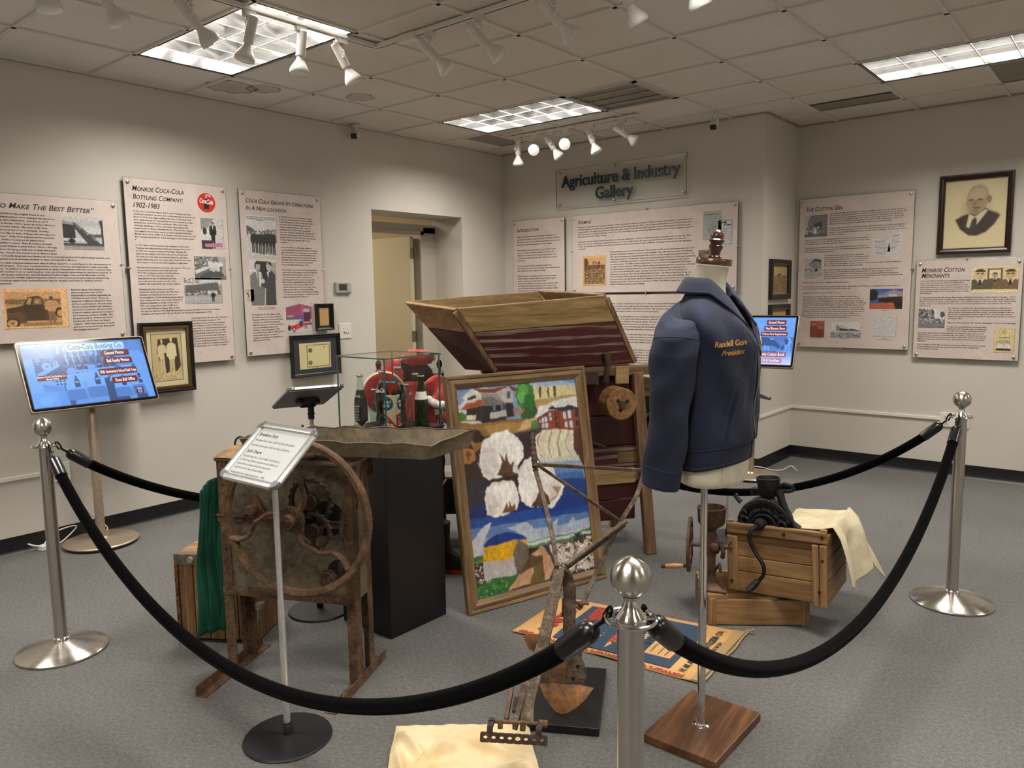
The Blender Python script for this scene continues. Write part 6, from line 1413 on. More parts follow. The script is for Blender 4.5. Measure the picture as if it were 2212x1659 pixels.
# family size carton with two bottles
t = thing('bottle_carton', 'red, cream and blue Family Size cardboard carton in the glass case', 'carton', (2.515, -3.822, .9105), (0, 0, radians(24)))
cr, rd, bu = 'e0cfa6', 'b5281e', '1c5a72'
w, d, h = .095, .085, .150
B().mm((-w / 2, -d / 2, 0), (w / 2, d / 2, .004)).obj('floor_panel', plain(cr, .7), t, smooth=0)
b = B(); 
for p, q in (((-w / 2, -d / 2, 0), (w / 2, -d / 2 + .0015, h)), ((-w / 2, d / 2 - .0015, 0), (w / 2, d / 2, h)), ((-w / 2, -d / 2, 0), (-w / 2 + .0015, d / 2, h)), ((w / 2 - .0015, -d / 2, 0), (w / 2, d / 2, h))): b.mm(p, q)
b.obj('sides', plain(cr, .7), t, smooth=0)
for Mx in (frameM((-w / 2, -d / 2 - .0003, h), (1, 0, 0), (0, 0, 1)), frameM((w / 2 + .0003, -d / 2, h), (0, 1, 0), (0, 0, 1))):
    a = Art(w, h, z=.0001); ww = w if Mx.translation.x < 0 else d
    a.win(0, 0, ww, h, 100, 160); a.ell(50, 42, 36, 34, bu, 32); a.poly([(0, 98), (44, 90), (100, 150), (100, 160), (0, 160)], rd); a.full()
    o = a.obj('carton_print', PRINT, t); o.matrix_local = Mx
    x_ = Txt(.003); x_.put('FAMILY', ww * .18, h * .25, .017, ww * .62, 0, False, 2, .04); x_.put('SIZE!', ww * .32, h * .36, .015, ww * .36, 0, False, 2, .04); x_.put('Serve it at', ww * .08, h * .70, .011, ww * .5); x_.put('your meal', ww * .08, h * .79, .011, ww * .55); x_.put('Coke', ww * .10, h * .95, .026, ww * .75, 0, False, 2, .03)
    o = x_.obj('carton_lettering', WM_, t); o.matrix_local = Mx
b = B(); b.prism([(-.042, 0), (.042, 0), (.042, .055), (.034, .066), (-.034, .066), (-.042, .055)], -.001, .001); o = b.obj('carry_handle', plain(rd, .7), t, smooth=0); o.rotation_euler = (pi / 2, 0, 0); o.location = (0, 0, h)
b = B(); b.prism([(-.041, 0), (.041, 0), (.041, .010), (.033, .020), (-.033, .020), (-.041, .010)], -.0016, .0016); o = b.obj('handle_band', plain(bu, .7), t, smooth=0); o.rotation_euler = (pi / 2, 0, 0); o.location = (0, 0, h + .046)
x_ = Txt(.002); x_.put('FAMILY SIZE', -.03, 0, .009, .06, 0, False, 1, .03); o = x_.obj('handle_lettering', WM_, t); o.matrix_local = frameM((0, 0, h + .052), (1, 0, 0), (0, 0, 1))
bottle(2.497, -3.853, 'hobble', .255, G_CLR, 'large bottle of dark cola with a white script logo in the carton', fill=.200, face=24, marks=[('Coca-Cola', .158, .028, .062, WM_, {'shear': .3, 'bold': .02})], z=.9145)
bottle(2.530, -3.786, 'hobble', .270, G_CLR, 'rear large bottle standing in the Family Size carton, taller neck showing', fill=.19, face=24, z=.9145)
t = thing('glass_marble', 'small blue and white glass ball at the front of the bottle case', 'marble', (2.655, -3.935, .9255)); B().ball((0, 0, 0), .0145, 20, 14).obj('ball', m_noise('swirl_glass', '2a3a6a', 'd8dce6', 60, .05, coat=1.), t)
# ---------------------------------------------------------------- leaning farm painting
W_FRX = m_wood('frame_wood', '3f2e1c', '6f5639', '92774f', 'x', 9, .6, .35); W_FRY = m_wood('frame_wood_upright', '3f2e1c', '6f5639', '92774f', 'y', 9, .6, .35)
th, al = 1.27079, .1609; e1 = Vector((cos(th), sin(th), 0)); nb = Vector((-sin(th), cos(th), 0)); upv = nb * sin(al) + Vector((0, 0, 1)) * cos(al)
PW, PH = .843, 1.136
t = thing('farm_painting', 'large wood-framed painting of cotton bolls, gin and mill leaning behind the plough', 'painting', M=frameM(Vector((2.7946, -3.6222, 0)) + upv * PH, e1, upv))
fwid = .062
def mould(x0, y0, x1, y1, mat):
    """one mitred side; runs anticlockwise seen from the front"""
    b = B(); p = Vector((x0, y0, 0)); q = Vector((x1, y1, 0)); d_ = (q - p).normalized(); inn = Vector((-d_.y, d_.x, 0))
    prof = [(0, -.032), (0, -.006), (.006, .0), (.016, -.002), (.020, -.007), (.026, -.004), (.040, .0), (.050, -.006), (fwid, -.014), (fwid, -.032)]
    b.loft([[p + inn * a_ + d_ * a_ + Vector((0, 0, z_)) for a_, z_ in prof], [q + inn * a_ - d_ * a_ + Vector((0, 0, z_)) for a_, z_ in prof]]); b.obj('frame_side', mat, t, smooth=0)
mould(0, -PH, PW, -PH, W_FRX); mould(PW, -PH, PW, 0, W_FRY); mould(PW, 0, 0, 0, W_FRX); mould(0, 0, 0, -PH, W_FRY)
B().mm((.02, -PH + .02, -.030), (PW - .02, -.02, -.021)).obj('canvas_back', plain('8f8470', .9), t, smooth=0)
A = Art(PW - 2 * fwid + .01, PH - 2 * fwid + .01, z=0, step=.00003); A.win(0, 0, A.w, A.h, 100, 140).rect(0, 0, 100, 140, '3b3a4a')
def q(p, c): A.poly(p, c)
def bb(x, y, rx, ry, c): A.blob(x, y, rx, ry, c, 26, .16)
def rg(x, y, rx, ry):
    for k in range(14): a_ = 2 * pi * k / 14; A.ell(x + rx * cos(a_), y + ry * sin(a_), .45, .3, '6a5518', 6)
def bo(p, c):
    """fluffy outline: each edge broken up"""
    R = random.Random(len(A.fs)); out = []
    for i in range(len(p)):
        (xa, ya), (xb, yb) = p[i], p[(i + 1) % len(p)]
        for k in range(6):
            u = k / 6; j = .55; out.append((xa + (xb - xa) * u + R.uniform(-j, j), ya + (yb - ya) * u + R.uniform(-j, j)))
    A.poly(out, c)
q([(-0.8, -0.9), (102.2, -1.6), (99.3, 21.9), (60.6, 16.1), (57.2, 26.0), (-2.0, 24.1)],'8a9ab8')
q([(-1.7, 13.6), (22.5, -0.1), (30.8, 5.5), (7.0, 21.6), (-2.0, 24.1)],'c9d2dc')
q([(0.1, -0.8), (22.5, -0.5), (4.4, 3.5)],'5f86c0')
q([(46.0, -1.8), (101.0, -0.8), (100.7, 10.6), (59.9, 4.2)],'a7bedb')
q([(82.0, -0.3), (100.9, -0.3), (100.9, 4.4), (90.5, 2.9)],'6d92c6')
q([(-0.6, 16.9), (2.9, 15.6), (6.4, 18.3), (5.9, 22.3), (-0.4, 23.0)],'3f7a34')
q([(-0.9, 22.5), (26.4, 25.0), (57.4, 24.4), (63.3, 28.3), (56.2, 34.4), (18.2, 34.1), (14.7, 38.7), (5.0, 29.6), (-0.2, 25.0)],'8c6a34')
q([(19.1, 26.8), (50.8, 27.2), (59.1, 27.9), (49.9, 33.9), (23.4, 33.0)],'a8854a')
q([(50.8, 27.2), (63.9, 23.2), (63.5, 26.6), (56.4, 32.8), (45.8, 33.5)],'c9a878')
q([(58.9, 12.6), (97.2, 11.6), (98.9, 15.7), (79.8, 17.7), (63.8, 24.1), (62.1, 16.3)],'b79a6a')
q([(61.4, 26.4), (64.5, 19.0), (80.1, 15.1), (100.3, 14.0), (99.9, 21.9), (81.6, 20.4), (68.1, 24.4)],'dfe2e0')
q([(58.9, 3.7), (99.1, 5.6), (99.8, 13.1), (92.6, 12.2), (80.4, 12.5), (62.4, 13.7)],'d8cf9e')
q([(67.3, 4.7), (69.5, 4.7), (68.0, 12.4), (66.3, 12.7)],'4a3c2a')
q([(74.3, 5.0), (75.7, 5.0), (75.0, 12.6), (73.6, 12.7)],'4a3c2a')
q([(79.2, 4.9), (81.9, 4.9), (81.0, 12.2), (78.8, 12.2)],'5a4830')
q([(5.0, 6.4), (12.6, 1.9), (19.6, 3.8), (19.0, 12.0), (8.7, 12.0)],'d9d5cf')
q([(8.8, 7.1), (15.8, 6.2), (15.5, 8.4), (8.6, 8.9)],'3a3026')
q([(12.2, 1.5), (32.2, 2.7), (41.5, 1.4), (48.4, 3.8), (49.2, 6.0), (44.6, 5.6), (41.4, 2.2), (32.0, 5.6), (19.5, 4.6)],'7d3f26')
q([(19.5, 4.6), (32.0, 6.0), (37.4, 13.5), (19.8, 13.7)],'8f8b88')
q([(31.8, 5.5), (41.4, 2.1), (44.6, 6.5), (44.2, 13.1), (37.4, 13.5)],'b9b6b0')
q([(2.1, 14.3), (7.4, 10.7), (19.8, 9.4), (19.8, 13.5), (7.8, 14.8)],'a5552a')
q([(19.3, 7.9), (28.5, 7.9), (37.5, 13.3), (20.8, 13.5)],'6e6a66')
q([(6.4, 14.7), (19.8, 13.7), (19.4, 24.8), (5.9, 22.7)],'2a2826')
q([(19.8, 13.7), (37.4, 13.5), (37.3, 22.6), (36.5, 25.1), (19.4, 24.8)],'1d1c20')
q([(37.9, 13.5), (44.6, 13.6), (44.0, 23.2), (37.2, 23.4)],'262227')
q([(27.3, 13.5), (29.6, 13.7), (29.3, 17.4), (27.0, 17.2)],'5c6e8c')
q([(33.7, 13.3), (36.1, 13.5), (35.6, 17.5), (33.4, 17.3)],'5c6e8c')
q([(40.1, 5.7), (43.0, 5.8), (42.6, 10.5), (39.8, 10.5)],'4c5c78')
q([(24.7, 18.6), (37.4, 18.0), (37.6, 22.6), (24.5, 22.5)],'b8b6b2')
q([(25.1, 22.8), (37.3, 23.0), (37.3, 25.3), (25.2, 25.0)],'3a2a22')
q([(43.6, 17.7), (56.1, 18.3), (56.6, 22.6), (43.6, 21.9)],'9a7f74')
q([(1.6, 22.1), (17.5, 23.8), (18.4, 24.7), (12.4, 25.4), (2.0, 22.8)],'cfcac2')
q([(6.4, 18.7), (13.6, 19.3), (13.2, 22.6), (6.2, 22.0)],'d8d2bc')
bb(54.6,8.9,7.8,9.9,'3f7f35')
bb(53.3,6.3,4.7,5.2,'5aa24a')
bb(57.5,15.0,5.2,6.2,'2f6a2a')
bb(51.3,10.3,3.1,3.6,'6fb45a')
q([(54.1, 17.3), (55.6, 17.4), (55.2, 25.0), (53.7, 24.9)],'5c3a20')
bb(55.5,22.9,7.3,3.6,'2f5a28')
bb(60.4,30.6,3.6,3.1,'4d8a45')
q([(63.5, 27.0), (66.3, 25.6), (72.0, 23.1), (72.8, 21.4), (80.9, 21.6), (82.9, 24.0), (100.4, 22.4), (100.3, 36.9), (94.0, 37.6), (76.4, 36.2), (63.3, 33.0)],'8e4426')
q([(65.9, 24.7), (72.1, 22.6), (72.5, 23.8), (66.4, 25.3)],'2c2c38')
q([(72.3, 20.9), (77.0, 18.3), (81.3, 21.2)],'2a2a34')
q([(81.4, 22.1), (90.6, 19.6), (100.4, 21.9), (100.3, 22.8), (81.3, 23.0)],'2a2e3a')
q([(66.8, 26.0), (68.7, 26.1), (68.3, 29.5), (66.4, 29.4)],'c3d2ea')
q([(69.5, 25.8), (71.7, 25.9), (71.3, 29.3), (69.1, 29.2)],'c3d2ea')
q([(66.9, 29.9), (68.8, 30.0), (68.4, 33.2), (66.5, 33.1)],'c3d2ea')
q([(69.5, 30.1), (71.7, 30.2), (71.3, 33.5), (69.1, 33.4)],'c3d2ea')
q([(86.1, 24.3), (88.6, 24.3), (88.0, 29.1), (85.6, 29.0)],'c3d2ea')
q([(90.4, 23.7), (93.3, 23.9), (92.7, 29.0), (89.8, 28.9)],'c3d2ea')
q([(86.4, 31.1), (88.8, 31.2), (88.3, 35.3), (85.9, 35.2)],'c3d2ea')
q([(90.6, 30.7), (93.5, 30.9), (92.9, 35.6), (90.0, 35.5)],'c3d2ea')
q([(73.6, 23.2), (75.4, 23.3), (75.1, 25.8), (73.3, 25.7)],'c3d2ea')
q([(73.8, 26.6), (75.5, 26.7), (75.2, 29.3), (73.4, 29.2)],'c3d2ea')
q([(64.5, 27.5), (65.5, 27.6), (65.3, 29.6), (64.2, 29.6)],'c3d2ea')
q([(96.9, 23.4), (99.3, 23.5), (98.7, 28.7), (96.2, 28.6)],'232a48')
q([(96.5, 31.1), (98.9, 31.2), (98.4, 35.5), (95.9, 35.4)],'232a48')
q([(78.3, 23.2), (79.9, 23.2), (79.6, 25.6), (78.0, 25.6)],'232a48')
q([(78.1, 26.6), (79.7, 26.7), (79.4, 29.1), (77.8, 29.0)],'232a48')
q([(77.9, 30.5), (79.8, 30.5), (79.3, 34.8), (77.3, 34.7)],'232a48')
q([(82.9, 24.0), (81.9, 36.5), (80.2, 36.5), (81.2, 24.0)],'6e3218')
q([(56.2, 34.4), (60.4, 34.8), (58.1, 44.9), (48.1, 48.9), (45.4, 36.8)],'3a281c')
q([(0.8, 32.4), (55.8, 37.8), (57.9, 55.1), (46.5, 70.1), (-2.1, 64.0)],'33221c')
q([(92.8, 37.9), (100.7, 37.8), (101.2, 61.7), (96.6, 62.0), (90.9, 53.5)],'5a3628')
q([(66.8, 34.6), (92.9, 37.5), (92.2, 51.9), (97.6, 63.0), (100.5, 76.8), (70.7, 73.1), (60.2, 53.6), (57.8, 43.1), (60.0, 38.2)],'e3dcc2')
q([(68.9, 35.2), (70.5, 35.4), (65.7, 43.9), (67.4, 56.1), (63.8, 50.6), (63.2, 42.0)],'cfc7a8')
q([(73.2, 35.6), (74.5, 35.8), (70.8, 46.2), (72.3, 60.2), (70.5, 53.0), (69.6, 45.2)],'9f987c')
q([(80.8, 36.4), (82.4, 36.5), (78.9, 47.0), (80.6, 60.2), (78.1, 53.9), (77.6, 46.0)],'9f987c')
q([(88.4, 37.1), (89.8, 37.2), (85.7, 46.0), (89.1, 58.6), (86.5, 53.0), (84.6, 45.9)],'b5ae90')
q([(60.1, 41.6), (62.1, 38.4), (65.7, 34.9), (61.6, 41.8), (62.2, 50.4), (67.0, 59.5), (63.1, 55.7)],'8f886e')
q([(61.2, 53.7), (95.6, 56.6), (96.7, 61.2), (62.8, 58.2)],'cdd0c8')
q([(62.9, 57.4), (96.2, 60.2), (97.4, 64.8), (64.5, 61.8)],'93a8c8')
q([(64.6, 61.0), (97.5, 63.9), (98.5, 69.3), (67.2, 66.5)],'5f86bd')
q([(67.3, 65.6), (98.1, 68.4), (100.5, 76.8), (70.7, 73.1)],'3f6bad')
q([(0.9, 23.9), (5.5, 25.6), (9.1, 36.5), (17.9, 36.6), (15.5, 40.4), (11.2, 43.3), (8.6, 40.6), (5.6, 32.9), (2.2, 29.3)],'8f6238')
q([(3.0, 26.1), (6.3, 27.3), (8.7, 39.7), (6.7, 36.3)],'b58750')
q([(10.0, 29.2), (14.9, 29.3), (18.6, 35.0), (14.9, 37.1), (9.9, 37.4)],'2a1a12')
q([(0.9, 39.8), (10.3, 42.4), (10.6, 48.1), (5.8, 51.3), (0.6, 49.5)],'9c6a3e')
q([(4.5, 41.8), (7.1, 44.5), (5.0, 50.0), (3.3, 44.1)],'6b4526')
q([(0.1, 61.3), (42.6, 66.5), (40.9, 80.5), (0.3, 81.4)],'2f2a38')
q([(0.5, 79.6), (104.6, 80.1), (103.0, 92.8), (-0.0, 88.7)],'1d2f66')
q([(0.2, 86.9), (103.5, 88.9), (102.3, 98.6), (-0.2, 94.1)],'254a96')
q([(-0.0, 93.2), (102.4, 97.7), (102.0, 105.6), (0.0, 101.5)],'5d7fb4')
q([(-0.1, 100.6), (102.3, 103.6), (102.1, 110.6), (-0.3, 108.8)],'a3b2c6')
q([(-0.1, 107.0), (53.9, 109.0), (101.7, 108.5), (101.4, 113.5), (51.1, 112.4), (-0.2, 112.5)],'c3c8cf')
q([(79.2, 71.0), (100.9, 73.7), (103.0, 92.8), (58.2, 93.3), (59.8, 80.1)],'1e3c86')
q([(1.1, 101.7), (12.2, 92.3), (17.9, 91.3), (9.8, 102.1), (7.0, 111.8), (0.3, 112.6)],'c9ced6')
q([(29.6, 97.7), (43.8, 95.1), (54.5, 104.3), (56.2, 109.4), (44.3, 109.4), (43.8, 104.6)],'b4c0d0')
q([(63.1, 102.7), (72.3, 97.3), (68.8, 105.5)],'b7c2d2')
q([(80.2, 103.3), (84.4, 99.1), (86.5, 102.3), (100.6, 101.4), (101.0, 108.4), (78.4, 107.9)],'aebccf')
q([(-0.3, 111.1), (8.1, 111.6), (8.1, 114.8), (-0.5, 114.3)],'3d6b35')
q([(-0.4, 113.8), (8.1, 114.3), (8.1, 116.2), (-0.4, 115.4)],'5e8a45')
q([(44.2, 110.4), (56.2, 109.9), (70.6, 110.7), (100.7, 111.3), (101.5, 108.5), (94.5, 109.4), (88.0, 110.9), (73.2, 109.6), (56.2, 109.4), (44.3, 109.4)],'4a7a3c')
q([(43.4, 112.6), (55.8, 112.7), (83.9, 113.7), (83.8, 114.7), (55.6, 114.1), (43.8, 114.1)],'5d8f48')
q([(-0.4, 115.2), (8.1, 116.2), (7.0, 129.5), (0.8, 131.1)],'3a2a22')
q([(43.8, 114.1), (55.6, 114.1), (55.4, 125.6), (37.3, 128.2)],'3a2418')
q([(45.5, 119.2), (54.7, 113.9), (55.7, 113.9), (61.8, 122.8), (63.8, 130.9), (58.6, 138.7), (43.2, 137.4), (24.4, 139.2), (34.8, 129.7), (55.4, 125.6), (50.1, 120.1)],'c59a78')
q([(43.1, 119.7), (56.1, 120.4), (55.4, 125.6), (42.0, 128.1), (34.7, 130.6)],'5c4a30')
q([(48.2, 126.3), (55.4, 125.6), (55.0, 139.0), (41.9, 138.6)],'6a5a38')
q([(61.5, 115.0), (82.4, 115.4), (101.5, 115.0), (100.7, 137.3), (78.5, 136.9), (67.3, 127.6), (64.2, 123.2)],'cfc6ba')
q([(70.0, 115.4), (83.6, 115.6), (84.8, 116.8), (74.8, 116.7)],'4a3426')
q([(82.5, 114.5), (95.0, 115.4), (94.6, 119.3), (84.6, 117.8)],'4f3a2c')
A.spray(65.0,116.6,34.9,21.6,330,0.9900000000000001,['f4efe8', 'd8cfc2', '4a3a2c', '8a7a68'],330)
A.spray(0.2,116.2,6.1,13.1,70,0.7200000000000001,['e8e0d6', '6a5a4a', '2a1c14'],70)
q([(84.9, 110.9), (90.5, 110.8), (90.8, 113.8), (84.4, 114.3)],'3f7a35')
q([(86.0, 111.9), (89.1, 112.0), (88.9, 114.0), (85.7, 114.0)],'26302a')
q([(7.9, 116.2), (31.8, 116.9), (33.1, 129.4), (22.1, 130.3), (7.1, 128.5)],'b9b7b4')
q([(30.8, 106.3), (43.4, 107.8), (44.2, 119.9), (37.3, 128.2), (33.7, 129.5), (31.8, 116.9)],'6f655c')
q([(9.2, 107.1), (31.4, 106.0), (31.8, 116.9), (24.7, 118.5), (8.1, 116.2)],'e2ad1c')
q([(30.8, 106.3), (36.5, 106.5), (32.0, 115.0)],'c79a18')
q([(37.7, 106.7), (43.4, 107.4), (44.0, 112.2)],'cfa01a')
q([(9.5, 105.3), (13.2, 101.7), (21.3, 99.7), (31.5, 100.6), (40.4, 103.6), (43.5, 106.4), (43.4, 107.6), (31.4, 106.2), (9.2, 107.1)],'1d3a8a')
q([(17.9, 100.6), (20.2, 100.0), (20.5, 106.6), (18.2, 106.7)],'16306f')
rg(9.7,112.3,2.1,3.5)
rg(17.7,112.7,2.5,3.5)
rg(27.8,112.0,3.0,3.2)
q([(-0.4, 140.1), (0.2, 131.0), (14.4, 128.4), (24.6, 128.8), (33.7, 129.5), (29.6, 134.5), (24.4, 139.2)],'2f6a35')
A.spray(1.7,127.6,24.1,14.7,120,0.9,['3f8a45', '235a2a', '6fa860', '174a20'],120)
bo([(12.6, 55.8), (15.9, 37.2), (25.4, 33.2), (37.7, 31.9), (45.3, 37.6), (48.7, 43.9), (47.7, 52.2), (42.9, 56.8), (43.3, 61.9), (30.0, 61.2), (25.7, 63.1), (17.7, 63.0), (14.1, 60.1), (12.3, 50.0)],'e8e6e2')
bo([(23.2, 34.6), (32.5, 33.0), (37.7, 31.9), (44.3, 37.5), (47.5, 44.6), (43.1, 55.1), (37.4, 51.1), (34.4, 42.4), (27.5, 40.0)],'f5f3f0')
bo([(13.9, 45.2), (18.4, 40.8), (26.1, 43.2), (27.7, 55.0), (21.9, 61.0), (15.1, 59.4)],'d8d5d2')
q([(25.0, 60.6), (31.0, 52.9), (28.8, 46.0), (33.1, 52.3), (33.9, 46.5), (36.8, 56.1), (40.3, 53.1), (38.3, 60.5), (42.2, 62.6), (33.9, 62.9)],'5a4028')
q([(24.1, 60.0), (38.3, 60.9), (31.9, 62.2)],'3a281a')
bo([(13.5, 76.8), (16.2, 68.8), (22.2, 65.4), (30.2, 65.0), (38.0, 66.9), (40.5, 74.7), (40.9, 80.5), (38.5, 85.8), (28.4, 88.6), (20.5, 88.4), (14.7, 85.3)],'e9e6e1')
bo([(20.8, 67.5), (31.1, 67.0), (36.3, 71.4), (35.2, 79.7), (27.0, 81.4), (20.8, 76.8)],'f4f2ee')
bo([(14.9, 78.8), (20.3, 80.5), (24.1, 86.6), (17.3, 86.6)],'d5cfc8')
q([(26.4, 86.5), (30.6, 80.0), (31.2, 84.8), (33.0, 79.4), (34.1, 84.2), (37.3, 81.9), (37.3, 86.6), (30.8, 87.5)],'7a5234')
bo([(42.3, 61.8), (48.5, 54.0), (54.0, 52.1), (63.8, 59.2), (72.0, 62.7), (77.2, 73.9), (41.4, 69.4)],'e9e7e3')
bo([(41.5, 66.4), (75.6, 70.6), (79.7, 76.9), (75.1, 84.1), (68.3, 89.9), (58.9, 87.7), (49.5, 86.9), (43.2, 80.8), (41.1, 73.9)],'ece9e5')
bo([(47.1, 68.0), (56.5, 68.2), (55.1, 79.5), (47.6, 83.3), (43.8, 76.1)],'f6f4f1')
bo([(68.0, 72.5), (77.4, 75.6), (71.4, 84.6), (65.2, 85.7)],'dcd6cf')
q([(49.6, 86.4), (54.8, 82.3), (60.5, 74.5), (65.7, 81.9), (66.3, 86.8), (58.9, 87.7)],'5a4430')
q([(70.2, 74.7), (77.3, 76.6), (71.5, 83.6), (65.3, 84.7), (72.5, 80.8)],'a88a6c')
A.line([(11.3, 42.6), (20.5, 40.1), (27.5, 40.7)],0.0032,'6d5a34')
A.line([(26.3, 38.1), (33.8, 47.4), (38.8, 56.3), (42.2, 66.4)],0.0040,'5c5a2c')
A.line([(34.9, 87.2), (46.7, 95.0), (54.3, 105.2)],0.0040,'6a4f38')
A.line([(50.5, 88.0), (53.9, 99.4), (61.5, 105.9)],0.0040,'8a7a48')
A.line([(57.3, 89.4), (55.4, 108.3)],0.0045,'7a7a3c')
n = N('oil_paint'); _vc = n.add('ShaderNodeVertexColor', layer_name='col'); _br = n.noise(n.coord((1, .35, 1)), 55, 5, .7, 1.); _b2 = n.noise(n.coord(), 11, 4, .6, 1.5)
_c = n.mix(.6, _vc.outputs[0], n.ramp(_br, [(.3, (.55, .55, .56)), (.7, (1.35, 1.33, 1.3))]), 'MULTIPLY'); _c = n.mix(.4, _c, n.ramp(_b2, [(.35, (.62, .62, .66)), (.65, (1.3, 1.28, 1.24))]), 'MULTIPLY')
n.base(_c); n.set(rough=.38, coat=.25); n.bump(_br, .25, .002); OIL = n.m
o = A.raster_obj('painted_canvas', OIL, t, [((0, 0, A.w, A.h, 300), dict(blur=2, jit=.0022))], .0); A.z = 0; o.location = (fwid - .005, -fwid + .005, -.0205)
x_ = Txt(.0); x_.put('C A GIN', .062, .078, .018, .045, 0, False, 1, .03); o = x_.obj('painted_lettering', plain('cfc8a0', .5), t); o.location = (fwid - .005, -fwid + .005, A.z - .0203)

# ---------------------------------------------------------------- black plinth and antique plough
t = thing('plinth_board', 'low black board under the plough share', 'plinth', (3.599, -3.949, 0), (0, 0, radians(29.2)))
B().mm((-.125, -.215, 0), (.125, .215, .030)).obj('board', BLK, t, smooth=0, bevel=.002)
B().mm((.035, .02, .03), (.042, .06, .17)).obj('steel_support', plain('121212', .5), t, smooth=0)
PO = Vector((3.62, -4.0, .03))
t = thing('walking_plough', 'antique rusty walk-behind plough with steel handles standing on the black board', 'plough', PO)
def rel(p): return Vector(p) - PO
def flat(name, pts, w, th_, mat, side, parent=None, taper=None):
    """flat bar swept through pts; w is its wide face, side the direction the wide face runs"""
    P_ = smooth_path([rel(p) for p in pts], 6); b = B(); rings = []
    for i, p in enumerate(P_):
        tt = (P_[min(i + 1, len(P_) - 1)] - P_[max(i - 1, 0)]).normalized(); s_ = Vector(side); s_ = (s_ - tt * s_.dot(tt)).normalized(); n_ = tt.cross(s_)
        k = 1 if taper is None else taper[0] + (taper[1] - taper[0]) * i / (len(P_) - 1)
        rings.append([p + s_ * (a_ * w * k) + n_ * (c_ * th_) for a_, c_ in ((-.5, -.5), (.5, -.5), (.5, .5), (-.5, .5))])
    b.loft(rings); return b.obj(name, mat, parent or t, smooth=0, bevel=.0018)
RT = (.77, .64, 0)
bm_ = flat('beam', [(3.796, -4.445, .217), (3.765, -4.400, .251), (3.733, -4.329, .284), (3.664, -4.179, .359), (3.612, -4.049, .462), (3.588, -3.990, .512)], .040, .018, PLW, RT)
flat('standard', [(3.588, -3.988, .514), (3.601, -3.956, .471), (3.611, -3.958, .390), (3.621, -3.977, .297), (3.637, -3.993, .160)], .044, .020, PLW, RT)
flat('brace', [(3.590, -3.978, .505), (3.606, -3.930, .44), (3.600, -3.935, .36), (3.612, -3.965, .30)], .018, .010, PLW, RT)
flat('twin_strap', [(3.602, -3.969, .531), (3.641, -3.823, .586), (3.673, -3.671, .635)], .010, .020, PLW, (0, 0, 1))
flat('twin_strap', [(3.590, -3.975, .508), (3.636, -3.828, .566), (3.668, -3.676, .620)], .010, .014, PLW, (0, 0, 1))
flat('handle', [(3.634, -3.940, .365), (3.639, -3.906, .391), (3.638, -3.786, .502), (3.646, -3.669, .622), (3.663, -3.575, .714), (3.664, -3.511, .811), (3.670, -3.48, .882)], .017, .012, PLW, RT)
flat('handle', [(3.572, -3.982, .521), (3.497, -3.911, .618), (3.402, -3.841, .730), (3.331, -3.795, .822), (3.300, -3.765, .862)], .017, .012, PLW, RT)
b = B(); gp = smooth_path([rel(p) for p in ((3.338, -3.800, .812), (3.312, -3.778, .86), (3.280, -3.742, .905), (3.250, -3.708, .938))], 8)
b.tube(gp, [.010 + .003 * (i % 3 == 0) for i in range(len(gp))], 10); b.obj('grip', RUSTD, t)
b = B(); gp = smooth_path([rel(p) for p in ((3.670, -3.49, .86), (3.668, -3.45, .93), (3.655, -3.42, .97))], 8); b.tube(gp, .012, 10); b.obj('grip', RUSTD, t)
flat('cross_bar', [(3.336, -3.789, .834), (3.66, -3.524, .804)], .014, .008, PLW, (0, 0, 1)); flat('cross_bar', [(3.339, -3.787, .831), (3.646, -3.668, .629)], .013, .007, PLW, (0, 0, 1))
b = B(); [b.ball(rel(p), .009, 10, 8) for p in ((3.668, -3.682, .622), (3.34, -3.80, .83), (3.60, -3.995, .50), (3.648, -3.94, .385), (3.42, -3.86, .70))]; b.obj('bolts', RUSTD, t)
b = B(); b.tube([rel((3.60, -3.95, .385)), rel((3.665, -3.915, .385))], .007, 8); b.tube([rel((3.59, -3.96, .40)), rel((3.60, -3.975, .37)), rel((3.597, -3.975, .34))], .010, 8); b.obj('standard_bolt', RUST, t)
def plate(name, pts, th_, mat, bulge=.0):
    P_ = [rel(p) for p in pts]; c = sum(P_, Vector()) / len(P_); n_ = Vector((-.54, .84, -.1)).normalized() * th_; b = B()
    m = len(P_); fr = [p for p in P_]; cc = c - n_.normalized() * bulge
    F_ = [b.v(p) for p in fr]; Bk = [b.v(p + n_) for p in fr]; cf, cb = b.v(cc), b.v(cc + n_)
    mids = [b.v(c * .5 + p * .5 - n_.normalized() * bulge * .7) for p in fr]; mb = [b.v(c * .5 + p * .5 - n_.normalized() * bulge * .7 + n_) for p in fr]
    for i in range(m):
        j = (i + 1) % m; b.face([F_[i], F_[j], mids[j], mids[i]]); b.face([mids[i], mids[j], cf]); b.face([Bk[j], Bk[i], mb[i], mb[j]]); b.face([mb[j], mb[i], cb]); b.face([F_[i], Bk[i], Bk[j], F_[j]])
    return b.obj(name, mat, t, smooth=50)
plate('share', [(3.563, -4.083, .112), (3.610, -4.066, .122), (3.690, -4.010, .118), (3.737, -3.993, .116), (3.724, -4.020, .085), (3.706, -4.047, .060), (3.682, -4.072, .040), (3.660, -4.083, .031), (3.640, -4.088, .036), (3.613, -4.092, .058), (3.585, -4.090, .085)], .006, SHARE, .010)
plate('mouldboard', [(3.545, -4.045, .175), (3.556, -4.058, .140), (3.586, -4.066, .115), (3.642, -4.035, .118), (3.640, -4.010, .25), (3.53, -4.045, .25)], .006, SHARE, .012)
